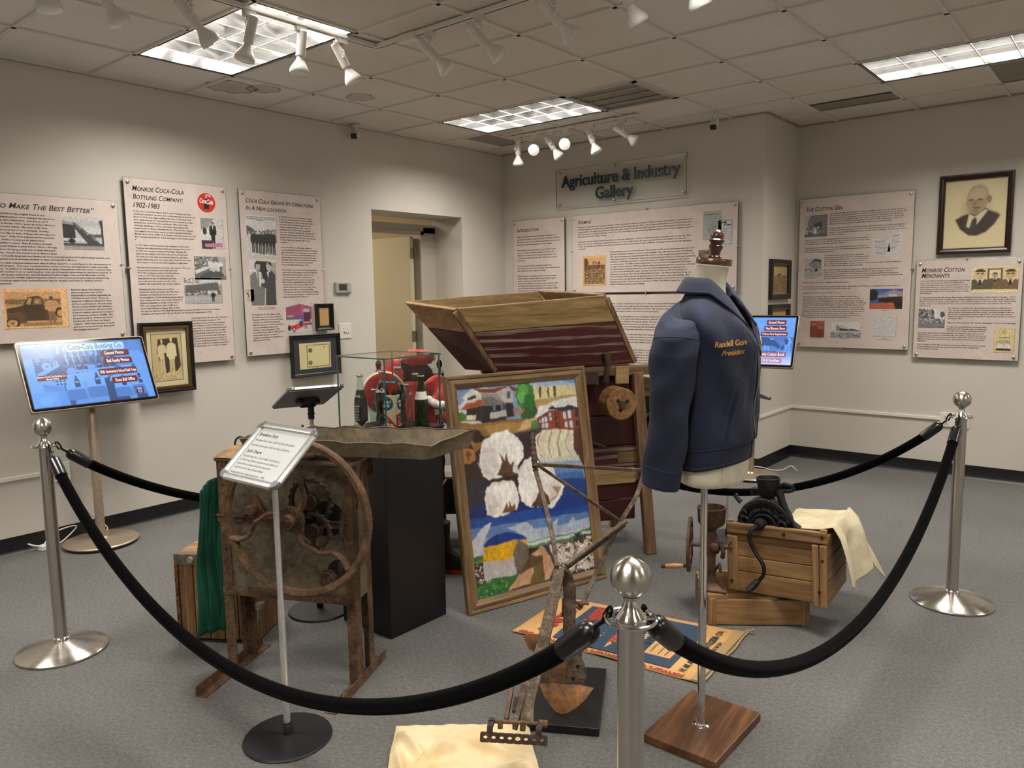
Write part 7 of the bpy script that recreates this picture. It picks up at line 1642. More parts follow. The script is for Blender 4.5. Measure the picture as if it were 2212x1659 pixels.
plate('landside', [(3.640, -4.030, .118), (3.694, -4.003, .115), (3.704, -3.99, .150), (3.692, -3.983, .185), (3.668, -3.985, .215), (3.655, -3.985, .26), (3.634, -4.005, .26)], .010, PLW, .004)
plate('wing', [(3.476, -4.064, .262), (3.500, -4.058, .275), (3.526, -4.045, .275), (3.560, -4.03, .26), (3.565, -4.03, .21), (3.530, -4.045, .20), (3.496, -4.058, .215)], .005, SHARE, .006)
b = B(); [b.lathe([(0, 0), (.007, 0), (.007, .003), (0, .003)], 12, rel(p), Vector((.54, -.84, .1)).to_track_quat('Z', 'Y').to_matrix()) for p in ((3.672, -4.026, .145), (3.683, -4.014, .19))]; b.obj('bolt_holes', plain('0c0a08', .9), t)
# clevis: adjusting plates, hanger and the eight-hole draft bar
flat('adjusting_plate', [(3.768, -4.470, .205), (3.746, -4.405, .262), (3.735, -4.385, .298)], .016, .052, PLW, RT); flat('adjusting_plate', [(3.734, -4.470, .215), (3.712, -4.420, .268), (3.700, -4.395, .300)], .012, .050, RUST, RT)
flat('spacer_block', [(3.752, -4.44, .232), (3.738, -4.41, .262)], .03, .024, RUSTD, RT)
b = B(); b.tube([rel((3.722, -4.523, .232)), rel((3.842, -4.425, .222))], .0055, 10); b.tube([rel((3.832, -4.433, .223)), rel((3.852, -4.417, .221))], .011, 6); b.tube([rel((3.742, -4.505, .235)), rel((3.746, -4.512, .212))], .008, 8); b.tube([rel((3.795, -4.462, .230)), rel((3.797, -4.468, .204))], .009, 8); b.obj('clevis_pin', RUST, t)
pa, pb = Vector((3.716, -4.560, .198)), Vector((3.862, -4.440, .183)); dx_ = (pb - pa).normalized(); up_ = (Vector((0, 0, 1)) - dx_ * dx_.z + Vector((-.3, .4, 0)) * .6); up_ = (up_ - dx_ * up_.dot(dx_)).normalized(); L_b = (pb - pa).length
bar_ = B(frameM(rel(pa), dx_, up_)); hw = .0135
outl = [(L_b / 2 + (L_b / 2 + .006) * (1 if cos(a_) > 0 else -1) * min(1, abs(cos(a_)) ** .35), hw * 1.25 * (1 if sin(a_) > 0 else -1) * min(1, abs(sin(a_)) ** .5)) for a_ in [2 * pi * k / 64 for k in range(64)]]
nh = 8; hs = [(.010 + k * (L_b - .020) / 7, .0066 if k != 4 else .0085) for k in range(8)]
# plate built as strips round each hole
cells = [-.006] + [(hs[k][0] + hs[k + 1][0]) / 2 for k in range(7)] + [L_b + .006]
for zz0 in (1,):
    for k in range(8):
        xa, xb = cells[k], cells[k + 1]; cx, hr = hs[k]; m = 24; ins = []; outs = []
        for i in range(m):
            a_ = 2 * pi * i / m; c_, s_ = cos(a_), sin(a_); ins.append((cx + hr * c_, hr * .85 * s_)); kx = ((xb - cx) if c_ > 0 else (cx - xa)) / max(abs(c_), 1e-6); ky = hw / max(abs(s_), 1e-6); r_ = min(kx, ky); outs.append((cx + r_ * c_, r_ * s_))
        bar_.loft([[(x0_, y0_, z_) for x0_, y0_ in q_] for q_, z_ in ((outs, -.006), (outs, .006), (ins, .0065), (ins, -.0065))], loop=True)
bar_.obj('draft_bar', RUSTD, t, smooth=40)
for xx, pt in ((.022, (3.722, -4.523, .232)), (L_b - .022, (3.838, -4.428, .223))): flat('hanger', [tuple(pa + dx_ * xx + up_ * .010), tuple((pa + dx_ * xx + up_ * .03)), pt, tuple(Vector(pt) + Vector((0, 0, .008)))], .018, .012, RUSTD, RT)


# ---------------------------------------------------------------- fertiliser sack on the floor
SACKM = m_noise('sack_paper', 'c0935c', 'd3a86f', 6, .75, 0, .15)
A0, B0, C0, D0 = Vector((3.053, -3.626, 0)), Vector((3.006, -3.171, 0)), Vector((3.884, -3.009, 0)), Vector((3.919, -3.544, 0))
def sack(u, v):
    p = A0.lerp(B0, u).lerp(D0.lerp(C0, u), v); e = min(u, 1 - u, v, 1 - v)
    edge_ = min(1, e / .03) ** .5
    return p + Vector((0, 0, .003 + .006 * edge_ + .004 * sin(v * 9 + u * 4) * sin(pi * u) * edge_ + .006 * max(0, sin(v * 14)) * (1 - min(1, u / .12)) ))
t = thing('paper_sack', 'flattened tan fertilizer sack with blue and red print lying on the carpet', 'sack', (0, 0, 0))
b = B(); b.grid(sack, 40, 60); b.obj('sack', SACKM, t, smooth=60, solid=.004)
a = Art(50, 88, z=0, step=.02); a.win(0, 0, 50, 88, 50, 88)
NV, RD_, TN = '33475c', 'a83a2c', 'd2a86e'
a.poly([(3, 20), (18, 19), (44, 19), (45.5, 73), (30, 74.5), (3.5, 74.5)], NV)
a.poly([(6, 43.5), (30, 38.6), (42, 37), (42, 50), (28, 48.8)], TN); a.poly([(14, 35.4), (21, 33), (31, 33.5), (27, 36.5), (16, 37.5)], TN); a.poly([(20, 34), (28, 34), (25, 36), (20, 35.8)], RD_)
a.ell(14, 23, 3.2, 3.2, TN); a.ell(14, 23, 2.6, 2.6, RD_); a.poly([(10, 60), (29, 60), (29, 71.5), (10, 71.5)], TN)
for p_ in (((10, 71.6), (29, 71.6)), ((29, 71.6), (29, 61)), ((10, 61), (10, 71.6))): a.line(list(p_), .4, RD_)
for k in range(6): a.line([(11, 63 + k * 1.4), (27.5, 63 + k * 1.4)], .14, '5a4a3a')
a.poly([(46.5, 84), (50, 84), (50, 88), (0, 88), (0, 85)], 'a58a5e')
def on_sack(ob, dz=.0062):
    for v_ in ob.data.vertices:
        u_, w_ = v_.co.x / 50, -v_.co.y / 88; p = sack(max(0, min(1, u_)), max(0, min(1, w_))); v_.co = p + Vector((0, 0, dz + v_.co.z * .001))
def subdiv(ob, n_):
    bm = bmesh.new(); bm.from_mesh(ob.data); bmesh.ops.triangulate(bm, faces=bm.faces)
    for _ in range(n_): bmesh.ops.subdivide_edges(bm, edges=[e for e in bm.edges if e.calc_length() > 3], cuts=2, use_grid_fill=True)
    bm.to_mesh(ob.data); bm.free()
o = a.obj('sack_print', PRINT, t); subdiv(o, 2); on_sack(o)
xs, xr, xw = Txt(0), Txt(0), Txt(0)
xr.put('ARNOLD’S', 4, 15.5, 7, 38, 0, False, 2, .06); xr.put('FERTILIZER', 12.5, 46, 5.4, 28.5, 0, False, 2, .05); xr.put('CHIEF', 20, 28.6, 8.2, 24, .1, False, 2, .06)
xw.put('THE WISE MAN’S CHOICE', 4.5, 55.6, 3.2, 38, 0, False, 2, .03)
xs.put('2-12-15', 17, 59.2, 4.2, 13, 0, False, 2, .03); xs.put('GUARANTEED ANALYSIS', 12, 62.6, 1.6, 14, 0, False, 1); xs.put('AVAILABLE PHOSPHORIC ACID', 11.5, 66.2, 1.4, 14, 0, False, 1); xs.put('AVAILABLE PLANT FOOD', 11.5, 69.2, 1.4, 14, 0, False, 1)
xs.put('MANUFACTURED BY', 15, 77.4, 2.3, 18, 0, False, 1, .03); xs.put('H. M. ARNOLD FERTILIZER CO.', 3.5, 80.8, 3.6, 42, 0, False, 1, .04); xs.put('MONROE, GEORGIA', 15, 84, 2.6, 20, 0, False, 1, .03)
for i_ in range(3): xr.put('ARNOLD’S CHIEF', 49.4, 4 + 27 * i_, 2.8, 24, 0, False, 1, .06, rot=-pi / 2)
for i_ in range(3): xr.put('ARNOLD’S CHIEF', 1.2, 28 + 27 * i_, 2.8, 24, 0, False, 1, .06, rot=pi / 2)
for X_, m_ in ((xr, plain(RD_, .7)), (xw, plain('d9c49a', .7)), (xs, plain('26303a', .7))): o = X_.obj('sack_lettering', m_, t); on_sack(o, .0072)
b = B(); b.tube([tuple(D0.lerp(C0, k / 12) + Vector((.012 + .004 * sin(k), 0, .008))) for k in range(13)], .005, 8); b.tube([tuple(C0 + Vector((0, 0, .01))), tuple(C0 + Vector((.03, .01, .02))), tuple(C0 + Vector((.035, .0, .03)))], .005, 8); b.obj('stitched_edge', plain('9a8a66', .8), t)

# ---------------------------------------------------------------- cream cloth on the carpet
CLOTH = m_noise('cream_cotton', 'd9bf8e', 'ecd9b2', 5, .9, 0, .2, 60)
Q0, Q1, Q2, Q3 = Vector((3.225, -4.470, 0)), Vector((3.575, -4.165, 0)), Vector((3.93, -4.52, 0)), Vector((3.57, -4.86, 0))
def ridge(u, v, x0, y0, x1, y1, wd, h_):
    dx, dy = x1 - x0, y1 - y0; L = dx * dx + dy * dy; s_ = max(0, min(1, ((u - x0) * dx + (v - y0) * dy) / L)); d_ = sqrt((u - x0 - dx * s_) ** 2 + (v - y0 - dy * s_) ** 2)
    return h_ * math.exp(-(d_ / wd) ** 2) * sin(pi * max(.08, min(.92, s_)))
def cloth(u, v):
    p = Q0.lerp(Q1, u).lerp(Q3.lerp(Q2, u), v); e = min(u, 1 - u, v, 1 - v)
    z = .008 + .010 * min(1, e / .05) + .010 * mnoise.noise(Vector((u * 4, v * 4, 2))) + .005 * mnoise.noise(Vector((u * 11, v * 11, 5)))
    z += ridge(u, v, .02, .10, .25, .42, .030, .045) + ridge(u, v, .22, .44, .48, .30, .032, .05) + ridge(u, v, .46, .22, .95, .50, .035, .035) + ridge(u, v, .30, .50, .42, .95, .03, .04) + ridge(u, v, .78, .55, .99, .58, .04, .03) + ridge(u, v, .05, .3, .2, .95, .03, .03)
    w_ = Vector((.012 * mnoise.noise(Vector((u * 3, 0, 7))), .012 * mnoise.noise(Vector((0, v * 3, 9))), 0)) * (1 - min(1, e / .1))
    return p + w_ + Vector((0, 0, max(z, .004)))
b = B(); b.grid(cloth, 90, 90); tag(b.obj('cotton_cloth', CLOTH, smooth=80, solid=.003), 'rumpled cream cotton cloth lying on the carpet at the bottom edge', 'cloth')

# ---------------------------------------------------------------- crates
def board(name, p, q, mat, par, bev=.003): return B().mm(p, q).obj(name, mat, par, smooth=0, bevel=bev)
t = thing('wooden_crate', 'low open wooden crate on the carpet, the lower of the two', 'crate', (3.7201, -3.0297, 0), (0, 0, .632))
w, d, h = .444, .36, .128; k_ = .014
board('side_board', (.022, 0, .004), (w - .022, k_, h - .006), W_CRT, t); board('side_board', (.022, d - k_, .0), (w - .022, d, h), W_CRT, t)
board('end_board', (0, .01, .0), (k_, d - .01, h), W_CRTY, t); board('end_board', (w - k_, .01, .0), (w, d - .01, h), W_CRTY, t)
board('corner_post', (-.002, -.003, 0), (.034, .012, h + .002), W_CRTZ, t, .005); board('corner_post', (w - .030, -.003, 0), (w + .002, .012, h - .004), W_CRTZ, t, .005)
board('bottom', (.01, .01, .004), (w - .01, d - .01, .014), W_CRT, t)
board('top_cleat', (-.006, .002, h), (.085, .06, h + .020), W_CRT, t, .003)
board('top_cleat', (-.006, .062, h), (.085, .14, h + .018), W_CRT, t, .003)
u3 = Matrix.Translation((3.7519, -2.8909, .1345)) @ Matrix.Rotation(.0682, 4, 'Z') @ Matrix.Rotation(-.0485, 4, 'Y')
t = thing('wooden_crate', 'deep wooden crate resting askew on the low crate, black corn sheller on its rim', 'crate', M=u3)
w, d, h = .437, .34, .322
zz = [0, .095, .165, .235, h - .052]
for i in range(4): board('front_board', (.004, .004, zz[i] + .0015), (w - .004, .018, zz[i + 1] - .0015), W_CRT, t)
board('cleat', (0, -.012, .004), (.050, .005, h - .060), W_CRTZ, t, .006); board('cleat', (w - .062, -.014, -.010), (w - .033, .005, h - .056), W_CRTZ, t, .006); board('cleat', (w - .031, -.014, -.012), (w, .005, h - .056), W_CRTZ, t, .006)
board('top_rail', (0, -.012, h - .050), (w, .014, h), W_CRT, t, .005)
for i in range(3): board('side_slat', (w - .014, .016, .0 + i * .10 + .002), (w, d, .10 + i * .10 - .002), W_CRTY, t)
for i in range(3): board('side_slat', (0, .016, .0 + i * .10 + .002), (.014, d, .10 + i * .10 - .002), W_CRTY, t)
for i in range(3): board('back_board', (.004, d - .014, i * .10 + .002), (w - .004, d, .10 + i * .10 - .002), W_CRT, t)
board('bottom', (.01, .01, .0), (w - .01, d - .01, .012), W_CRT, t); board('post', (.0, -.002, h - .002), (.030, .014, h + .010), W_CRTZ, t); board('post', (w - .03, -.002, h - .002), (w, .014, h + .010), W_CRTZ, t)
b = B(); [b.lathe([(0, 0), (.007, 0), (.006, .003), (0, .004)], 12, (px_, -.013, pz), RY) for px_, pz in ((.26, h - .026), (.42, h - .02), (.02, .2), (.02, .05), (.405, .06), (.42, .2))]; b.obj('nail_heads', plain('3a2f26', .5, .6), t)
UM = u3
# cloth draped over the crate's right rear corner
CL2 = m_noise('natural_sackcloth', 'b9ab88', 'ddd2b4', 7, .92, 0, .2, 60)
def drape(u, v):
    """u across the crate (0 left .. 1 over the right side), v from front to back"""
    x = .235 + u * .46; y = .05 + v * .34; z = h + .012 + .012 * mnoise.noise(Vector((u * 4, v * 4, 1)))
    over = x - (w + .012)
    if over > 0:
        k = min(over, .06); z -= (over - .25 * k) * 1.12; x = w + .012 + .20 * k + (.050 + .055 * v) * (over / .25) ** .8 + .018 * sin(v * 12 + over * 5) * min(1, over / .1)
        z -= .02 * sin(v * 7)
    else: z -= .02 * sin(pi * min(1, max(0, (x - .2) / .25))) * (1 - v)
    if v > .8: z -= (v - .8) * .35
    y += .10 * u * v
    return (x, y, z)
t = thing('draped_cloth', 'cream sackcloth draped over the right side of the upper crate', 'cloth', M=UM)
b = B(); b.grid(drape, 60, 48); b.obj('cloth', CL2, t, smooth=80, solid=.003)

# ---------------------------------------------------------------- cast iron hand corn sheller on the crate rim
t = thing('hand_corn_sheller', 'black cast iron hand corn sheller clamped on the upper crate rim', 'hand sheller', M=UM @ Matrix.Translation((.165, .02, h)))
RYm = Matrix.Rotation(pi / 2, 3, 'X')
def arc(cx, cz, R, a0, a1, n=18): return [(cx + R * cos(radians(a0 + (a1 - a0) * k / n)), cz + R * sin(radians(a0 + (a1 - a0) * k / n))) for k in range(n + 1)]
b = B(); pts = [(-.135, -.01)] + [(-.118, .01)] + arc(0, .0, .118, 170, 8, 24) + [(.150, -.006), (.150, -.018), (.0, -.018), (-.135, -.018)]
b.T = Matrix.Rotation(pi / 2, 4, 'X'); b.prism(pts, -.055, -.010); b.obj('body', CAST, t, smooth=30, bevel=.007)
b = B(); b.T = Matrix.Rotation(pi / 2, 4, 'X'); o1 = arc(0, 0, .118, 172, 8, 24); i1 = arc(0, .0, .096, 8, 172, 24); b.prism(o1 + i1, -.0, .014); b.prism([(-.118, -.012), (-.1, -.012), (-.1, .03), (-.118, .03)], .0, .012); b.obj('outer_rib', CAST, t, smooth=30, bevel=.004)
b = B(); b.T = Matrix.Rotation(pi / 2, 4, 'X'); b.prism(arc(0, -.01, .060, 175, 5, 20) + arc(0, -.01, .050, 5, 175, 20), .004, .016); b.obj('inner_rib', CAST, t, smooth=30, bevel=.002)
b = B(); b.lathe([(0, -.012), (.028, -.012), (.03, -.004), (.026, .03), (.02, .04), (.016, .052), (0, .054)], 24, (-.012, 0, .004), RYm); b.obj('hub', CAST, t)
b = B()
for px_, pz, r_ in ((-.088, .045, .017), (-.082, .012, .021), (.080, .042, .014), (.082, .008, .022)): b.lathe([(r_ * .5, -.0), (r_, .0), (r_, .018), (r_ * .85, .022), (r_ * .6, .020), (r_ * .5, .012)], 20, (px_, 0, pz), RYm, cap=False)
b.obj('boss_rings', CAST, t)
b = B(); b.lathe([(.030, 0), (.036, .01), (.046, .045), (.052, .078), (.053, .088), (.047, .089), (.044, .078), (.030, .03)], 28, (.012, .035, .118), cap=False); b.obj('hopper_mouth', CAST, t)
b = B(); b.tube([(.05, .035, .165), (.085, .03, .185), (.118, .028, .178), (.124, .03, .160), (.105, .032, .152), (.06, .035, .150)], .009, 10); b.tube([(.06, .03, .15), (.075, .02, .11), (.10, .01, .06), (.135, 0, .0)], [.02, .016, .012, .008], 10); b.obj('spring_arm', CAST, t)
b = B(); b.tube([(-.11, .02, .085), (-.135, .02, .112), (-.128, .02, .122)], [.012, .011, .008], 10); b.box((-.045, .05, .135), (.05, .04, .03)); b.tube([(.13, .0, -.012), (.165, -.01, -.008)], .009, 8); b.obj('lug', CAST, t)
cr_ = smooth_path([Vector(p) for p in ((-.014, -.052, .004), (-.040, -.062, -.022), (-.046, -.064, -.06), (-.020, -.066, -.115), (.012, -.068, -.165), (.014, -.068, -.205), (-.006, -.068, -.238), (-.016, -.068, -.250))], 6)
b = B(); b.tube(cr_, [.015 - .004 * i / len(cr_) for i in range(len(cr_))], 12, flat=.7); hd = b.obj('crank', CAST, t)
b = B(); b.tube([(-.012, -.068, -.240), (-.022, -.078, -.255), (-.040, -.098, -.275), (-.046, -.106, -.282)], [.013, .015, .015, .013], 12); b.obj('crank_handle', CAST, hd)
CLT = plain('4a4b4c', .5, .5)
x_ = Txt(.0); x_.put('BLACK', -.030, -.18, .018, .045, 0, False, 2, .03, extr=.08); x_.put('HAWK', -.028, -.160, .017, .042, 0, False, 2, .03, extr=.08)
o = x_.obj('cast_lettering', CLT, t); o.matrix_local = frameM((.018, -.015, .0), (1, 0, .0), (0, .18, 1))
x_ = Txt(.0)
def arcf(R, a_c):
    def f(q_): a_ = radians(a_c) - q_[0] / R; rr = R + q_[1]; return (rr * cos(a_), rr * sin(a_), q_[2])
    return f
x_.put('CORN SHELLER', -.07, 0, .018, .14, 0, False, 2, .02, extr=.06, fn=arcf(.064, 90)); x_.put('PATENTED', .02, 0, .014, .07, 0, False, 2, .02, extr=.06, fn=arcf(.080, 70)); x_.put('1903A', .028, .006, .015, .036, 0, False, 2, .02, extr=.06); x_.put('NO', -.062, -.004, .014, .014, 0, False, 2, .02, extr=.06)
o = x_.obj('cast_lettering', CLT, t); o.matrix_local = frameM((0, -.0085, 0), (1, 0, 0), (0, 0, 1))

# ---------------------------------------------------------------- brown hand mill on the low crate
HM = Matrix.Translation((3.700, -2.975, .150)) @ Matrix.Rotation(radians(22), 4, 'Z')
t = thing('grain_mill', 'brown cast iron hand grain mill with a flywheel on the low crate', 'grain mill', M=HM)
b = B(); b.loft([[(-.055, -.035, 0), (.075, -.045, 0), (.07, .035, 0), (-.05, .035, 0)], [(-.055, -.035, .010), (.075, -.045, .010), (.07, .035, .010), (-.05, .035, .010)], [(-.03, -.025, .022), (.045, -.028, .022), (.04, .025, .022), (-.028, .025, .022)], [(-.020, -.018, .05), (.022, -.018, .05), (.022, .018, .05), (-.018, .018, .05)], [(-.014, -.02, .15), (.02, -.02, .15), (.02, .02, .15), (-.014, .02, .15)], [(-.022, -.03, .21), (.03, -.03, .21), (.03, .03, .21), (-.022, .03, .21)], [(-.022, -.028, .255), (.026, -.028, .255), (.026, .028, .255), (-.022, .028, .255)], [(-.012, -.018, .275), (.014, -.018, .275), (.014, .018, .275), (-.012, .018, .275)]]); b.obj('stand', BROWNI, t, smooth=50, bevel=.003)
b = B(); b.lathe([(.016, .262), (.018, .275), (.030, .292), (.052, .305), (.060, .318), (.063, .375), (.0655, .380), (.0655, .386), (.058, .386), (.055, .325), (.02, .30)], 32, cap=False); b.obj('hopper', BROWNI, t)
RX = Matrix.Rotation(pi / 2, 3, 'Y')
b = B(); b.lathe([(0, -.085), (.009, -.085), (.009, -.03), (.024, -.03), (.024, -.005), (.036, .0), (.038, .02), (.032, .034), (.016, .04), (.010, .075), (0, .075)], 24, (0, 0, .205), RX); b.obj('grinding_head', BROWNI, t)
b = B(); b.tube([(.04, -.02, .235), (.055, -.03, .19), (.052, -.02, .16)], .010, 8); b.tube([(.075, 0, .205), (.084, 0, .225), (.088, 0, .232)], .005, 8); b.tube([(.075, 0, .205), (.085, 0, .19), (.088, 0, .182)], .005, 8); b.tube([(.02, -.02, .10), (.04, -.035, .135), (.045, -.04, .10)], .008, 8); b.obj('wing_screw', RUSTD, t)
ww = B(); n_ = 56; rings = []
Wc = Vector((-.095, 0, .205)); 
for k in range(n_):
    a_ = 2 * pi * k / n_; rings.append([(Wc.x + xx, r_ * cos(a_), Wc.z + r_ * sin(a_)) for r_, xx in ((.125, -.006), (.125, .006), (.104, .008), (.104, -.008))])
ww.loft(rings, loop=True); whl = ww.obj('flywheel', BROWNI, t, smooth=40)
for k in range(4):
    a0 = radians(20 + 90 * k); P_ = [(Wc.x + .004 * sin(pi * u_), (.015 + .092 * u_) * cos(a0 + .5 * sin(pi * u_)), Wc.z + (.015 + .092 * u_) * sin(a0 + .5 * sin(pi * u_))) for u_ in [i / 8 for i in range(9)]]; B().tube(P_, .0085, 10).obj('spoke', BROWNI, whl)
b = B(); b.lathe([(0, -.014), (.018, -.014), (.018, .014), (0, .014)], 20, Wc, RX); b.obj('hub', BROWNI, whl)
ha = Vector((-.10, -.085, .130))
b = B(); b.tube([ha + Vector((.01, 0, 0)), ha + Vector((-.015, 0, 0))], .008, 10); b.obj('handle_pin', RUSTD, whl)
b = B(); b.lathe([(0, .0), (.008, .0), (.011, .02), (.0125, .045), (.010, .07), (.0085, .082), (0, .082)], 18, ha + Vector((-.015, 0, 0)), Matrix.Rotation(-pi / 2 - .12, 3, 'Y')); b.obj('handle_grip', m_wood('grip_wood', '6b4526', '9a6c3e', 'bb8c58', 'x', 14, .45, .1), whl)
b = B(); b.lathe([(0, .08), (.0095, .08), (.010, .096), (.007, .1), (0, .1)], 14, ha + Vector((-.015, 0, 0)), Matrix.Rotation(-pi / 2 - .12, 3, 'Y')); b.obj('ferrule', RUSTD, whl)
t = thing('white_hook', 'small white metal hook on the low crate beside the mill', 'hook', (3.655, -3.0, .150)); b = B(); b.tube([(0, 0, 0), (.01, 0, .03), (-.005, 0, .055), (.01, 0, .06)], .003, 8); b.tube([(0, 0, .012), (.03, -.01, .008)], .003, 8); b.obj('hook', plain('c9c6be', .4), t)
# ================================================================ jacket on a dress form
JR = Matrix.Translation((4.073, -3.838, 0)) @ Matrix.Rotation(radians(7.4), 4, 'Z')
def navy():
    n = N('navy_corduroy'); v = n.coord(); w_ = n.add('ShaderNodeTexWave', wave_type='BANDS', bands_direction='Z'); w_.inputs['Scale'].default_value = 190; w_.inputs['Distortion'].default_value = .6
    n.l(n.coord((1, 1, 1), rot=(.35, .25, 0)), w_.inputs[0]); f = n.noise(v, 7, 4, .6)
    n.base(n.ramp(f, [(.35, '12172b'), (.5, '1a2038'), (.68, '242b49')])); n.set(rough=.9, sheen=.06)
    n.bump(n.math('ADD', n.math('MULTIPLY', w_.outputs['Fac'], .5), n.noise(v, 40, 4, .6)), .35, .002); return n.m
NAVY = navy(); SEAM = plain('0e1224', .85); SEAML = plain('2f3654', .8); MUSL = m_noise('muslin', 'ddd6c0', 'e8e2ce', 30, .85, 0, .06)
WALN = m_wood('walnut', '24140c', '4a2d1a', '6d4628', 'z', 12, .28, .05, coat=.5)
t = thing('dress_form', 'cream dress form with a turned wooden finial on a chrome pole and square wooden base', 'mannequin', M=JR)
BS = B(); BS.T = JR.inverted(); BS.mm((3.943, -4.008, .0), (4.205, -3.640, .030)); BS.obj('base', m_wood('stained_base', '2c1a10', '55361f', '7a5231', 'y', 7, .38, .08), t, smooth=0, bevel=.003)
b = B(); b.lathe([(0, .029), (.030, .029), (.030, .033), (.024, .036), (.016, .037), (0, .037)], 32); b.obj('pole_flange', CHROME, t)
b = B(); b.lathe([(0, .03), (.0135, .03), (.0135, .622), (.0115, .626), (.0115, .90), (0, .90)], 24, cap=True); b.obj('pole', CHROME, t)
TS = [(.893, .028, .088, .135), (.898, .028, .098, .147), (.915, .029, .104, .154), (.96, .03, .106, .156), (1.02, .03, .104, .153), (1.10, .03, .097, .142), (1.20, .03, .100, .146), (1.30, .036, .112, .160), (1.38, .028, .108, .160), (1.43, .014, .088, .142), (1.465, .004, .068, .108), (1.49, .002, .057, .075), (1.515, .004, .052, .060), (1.55, .010, .050, .054), (1.585, .018, .049, .053)]
def ell_ring(z, cx, rx, ry, n=40, tilt=0., e=2.):
    out = []
    for k in range(n):
        a = 2 * pi * k / n; c_, s_ = cos(a), sin(a); x = rx * (abs(c_) ** (2 / e)) * (1 if c_ >= 0 else -1); out.append((cx + x, ry * s_, z - tilt * (x)))
    return out
b = B(); b.loft([ell_ring(z, cx, rx, ry, tilt=.12 * max(0, (z - 1.5) / .085)) for z, cx, rx, ry in TS]); b.obj('torso', MUSL, t, smooth=60)
b = B(); b.tube([(cx + rx * cos(-.9) + .0005, ry * sin(-.9) - .0005, z) for z, cx, rx, ry in TS[2:6]], .0012, 6); b.obj('torso_seam', plain('c9c0a6', .9), t)
TM = Matrix.Translation((.020, 0, 1.590)) @ Matrix.Rotation(.12, 4, 'Y')
b = B(TM); b.lathe([(0, 0), (.054, 0), (.056, .002), (.056, .018), (.054, .021), (0, .021)], 48); b.obj('neck_cap', WALN, t, smooth=40)
b = B(TM); b.lathe([(0, .020), (.020, .021), (.021, .026), (.015, .032), (.016, .040), (.021, .052), (.0225, .060), (.019, .064), (.0175, .067), (.0235, .073), (.0245, .078), (.0205, .082), (.0205, .086), (.0195, .096), (.0145, .106), (.006, .111), (0, .112)], 36); b.obj('finial', WALN, t)

jk = thing('corduroy_jacket', 'navy blue corduroy zip jacket with yellow embroidered name on a dress form', 'jacket', M=JR)
# shell sections: z, centre x, front-back radius, side radius
JS = [(.958, .030, .116, .166), (.975, .030, .120, .170), (1.022, .030, .121, .171), (1.032, .031, .127, .176), (1.08, .032, .128, .176), (1.16, .032, .124, .172), (1.26, .035, .126, .176), (1.34, .036, .127, .180), (1.395, .027, .120, .180), (1.435, .015, .103, .168), (1.468, .004, .085, .140), (1.495, .000, .072, .102), (1.512, .001, .066, .080), (1.522, .003, .063, .070)]
def interp(T, z):
    if z <= T[0][0]: return T[0][1:]
    for a, b_ in zip(T, T[1:]):
        if z <= b_[0]: u = (z - a[0]) / (b_[0] - a[0]); return tuple(p + (q_ - p) * u for p, q_ in zip(a[1:], b_[1:]))
    return T[-1][1:]
def opening(z): 
    if z < 1.33: return .035
    return .035 + .62 * ((z - 1.33) / .19) ** 1.15
def jpt(a, z, off=0.):
    cx, rx, ry = interp(JS, z); fold = 0
    if z > 1.03: fold = .0045 * sin(a * 7 + z * 21) * min(1, (z - 1.03) / .08) * min(1, max(0, (1.5 - z) / .1)) + .003 * sin(a * 13 - z * 30) * min(1, max(0, (1.5 - z) / .1))
    zz = z - .012 * (1 - cos(a)) * .5 + .020 * max(0, cos(a)) * (1 if z < 1.1 else 0) * 1.0 * max(0, (1.1 - z) / .14)
    return Vector((cx + (rx + fold + off) * cos(a), (ry + fold + off) * sin(a), zz))
ZL = [.958, .966, .99, 1.01, 1.022, 1.030, 1.045, 1.06] + [1.08 + .02 * k for k in range(21)] + [1.49, 1.50, 1.51, 1.522]
b = B(); nA = 84
rows = []
for z in ZL:
    o_ = opening(z); rows.append([b.v(jpt(o_ + (2 * pi - 2 * o_) * k / nA, z)) for k in range(nA + 1)])
for r0, r1 in zip(rows, rows[1:]):
    for k in range(nA): b.face([r0[k], r0[k + 1], r1[k + 1], r1[k]])
b.obj('body', NAVY, jk, smooth=70, solid=.004)
def on_body(pts, r, name, mat, off=.003, par=None):
    b = B(); b.tube([jpt(a, z, off) for a, z in pts], r, 6); return b.obj(name, mat, par or jk)
lin_ = lambda p, q_, n=24: [(p[0] + (q_[0] - p[0]) * k / n, p[1] + (q_[1] - p[1]) * k / n) for k in range(n + 1)]
# waistband seams and piping, yoke, pocket, zip
for z in (1.026,): on_body([(.06 + (2 * pi - .12) * k / 80, z) for k in range(81)], .0016, 'waistband_seam', SEAML, .002)
on_body([(.06 + (2 * pi - .12) * k / 80, .968) for k in range(81)], .0014, 'hem_stitch', SEAML, .001)
for sgn in (-1, 1):
    a_ = lambda z, e=.0: sgn * (opening(z) + e)
    on_body([(a_(z), z) for z in [.96 + .0125 * k for k in range(45)]], .0028, 'zip_edge', SEAM, .0015)
    on_body([(a_(z, .16), z) for z in [1.03 + .01 * k for k in range(36)]], .0012, 'front_stitch', SEAML, .002)
    pk = on_body(lin_((sgn * .92, 1.055), (sgn * .66, 1.205)), .0035, 'pocket_welt', SEAM, .002); on_body(lin_((sgn * 1.0, 1.062), (sgn * .74, 1.212)), .0018, 'pocket_stitch', SEAML, .003, pk); on_body(lin_((sgn * .86, 1.050), (sgn * .60, 1.200)), .0014, 'pocket_stitch', SEAML, .003, pk)
    on_body([(sgn * (.30 + .42 * (1 - cos(radians(4.5 * k))) * .9), 1.06 + .185 * sin(radians(4.5 * k))) for k in range(21)], .0011, 'pocket_bag_seam', SEAML, .002)
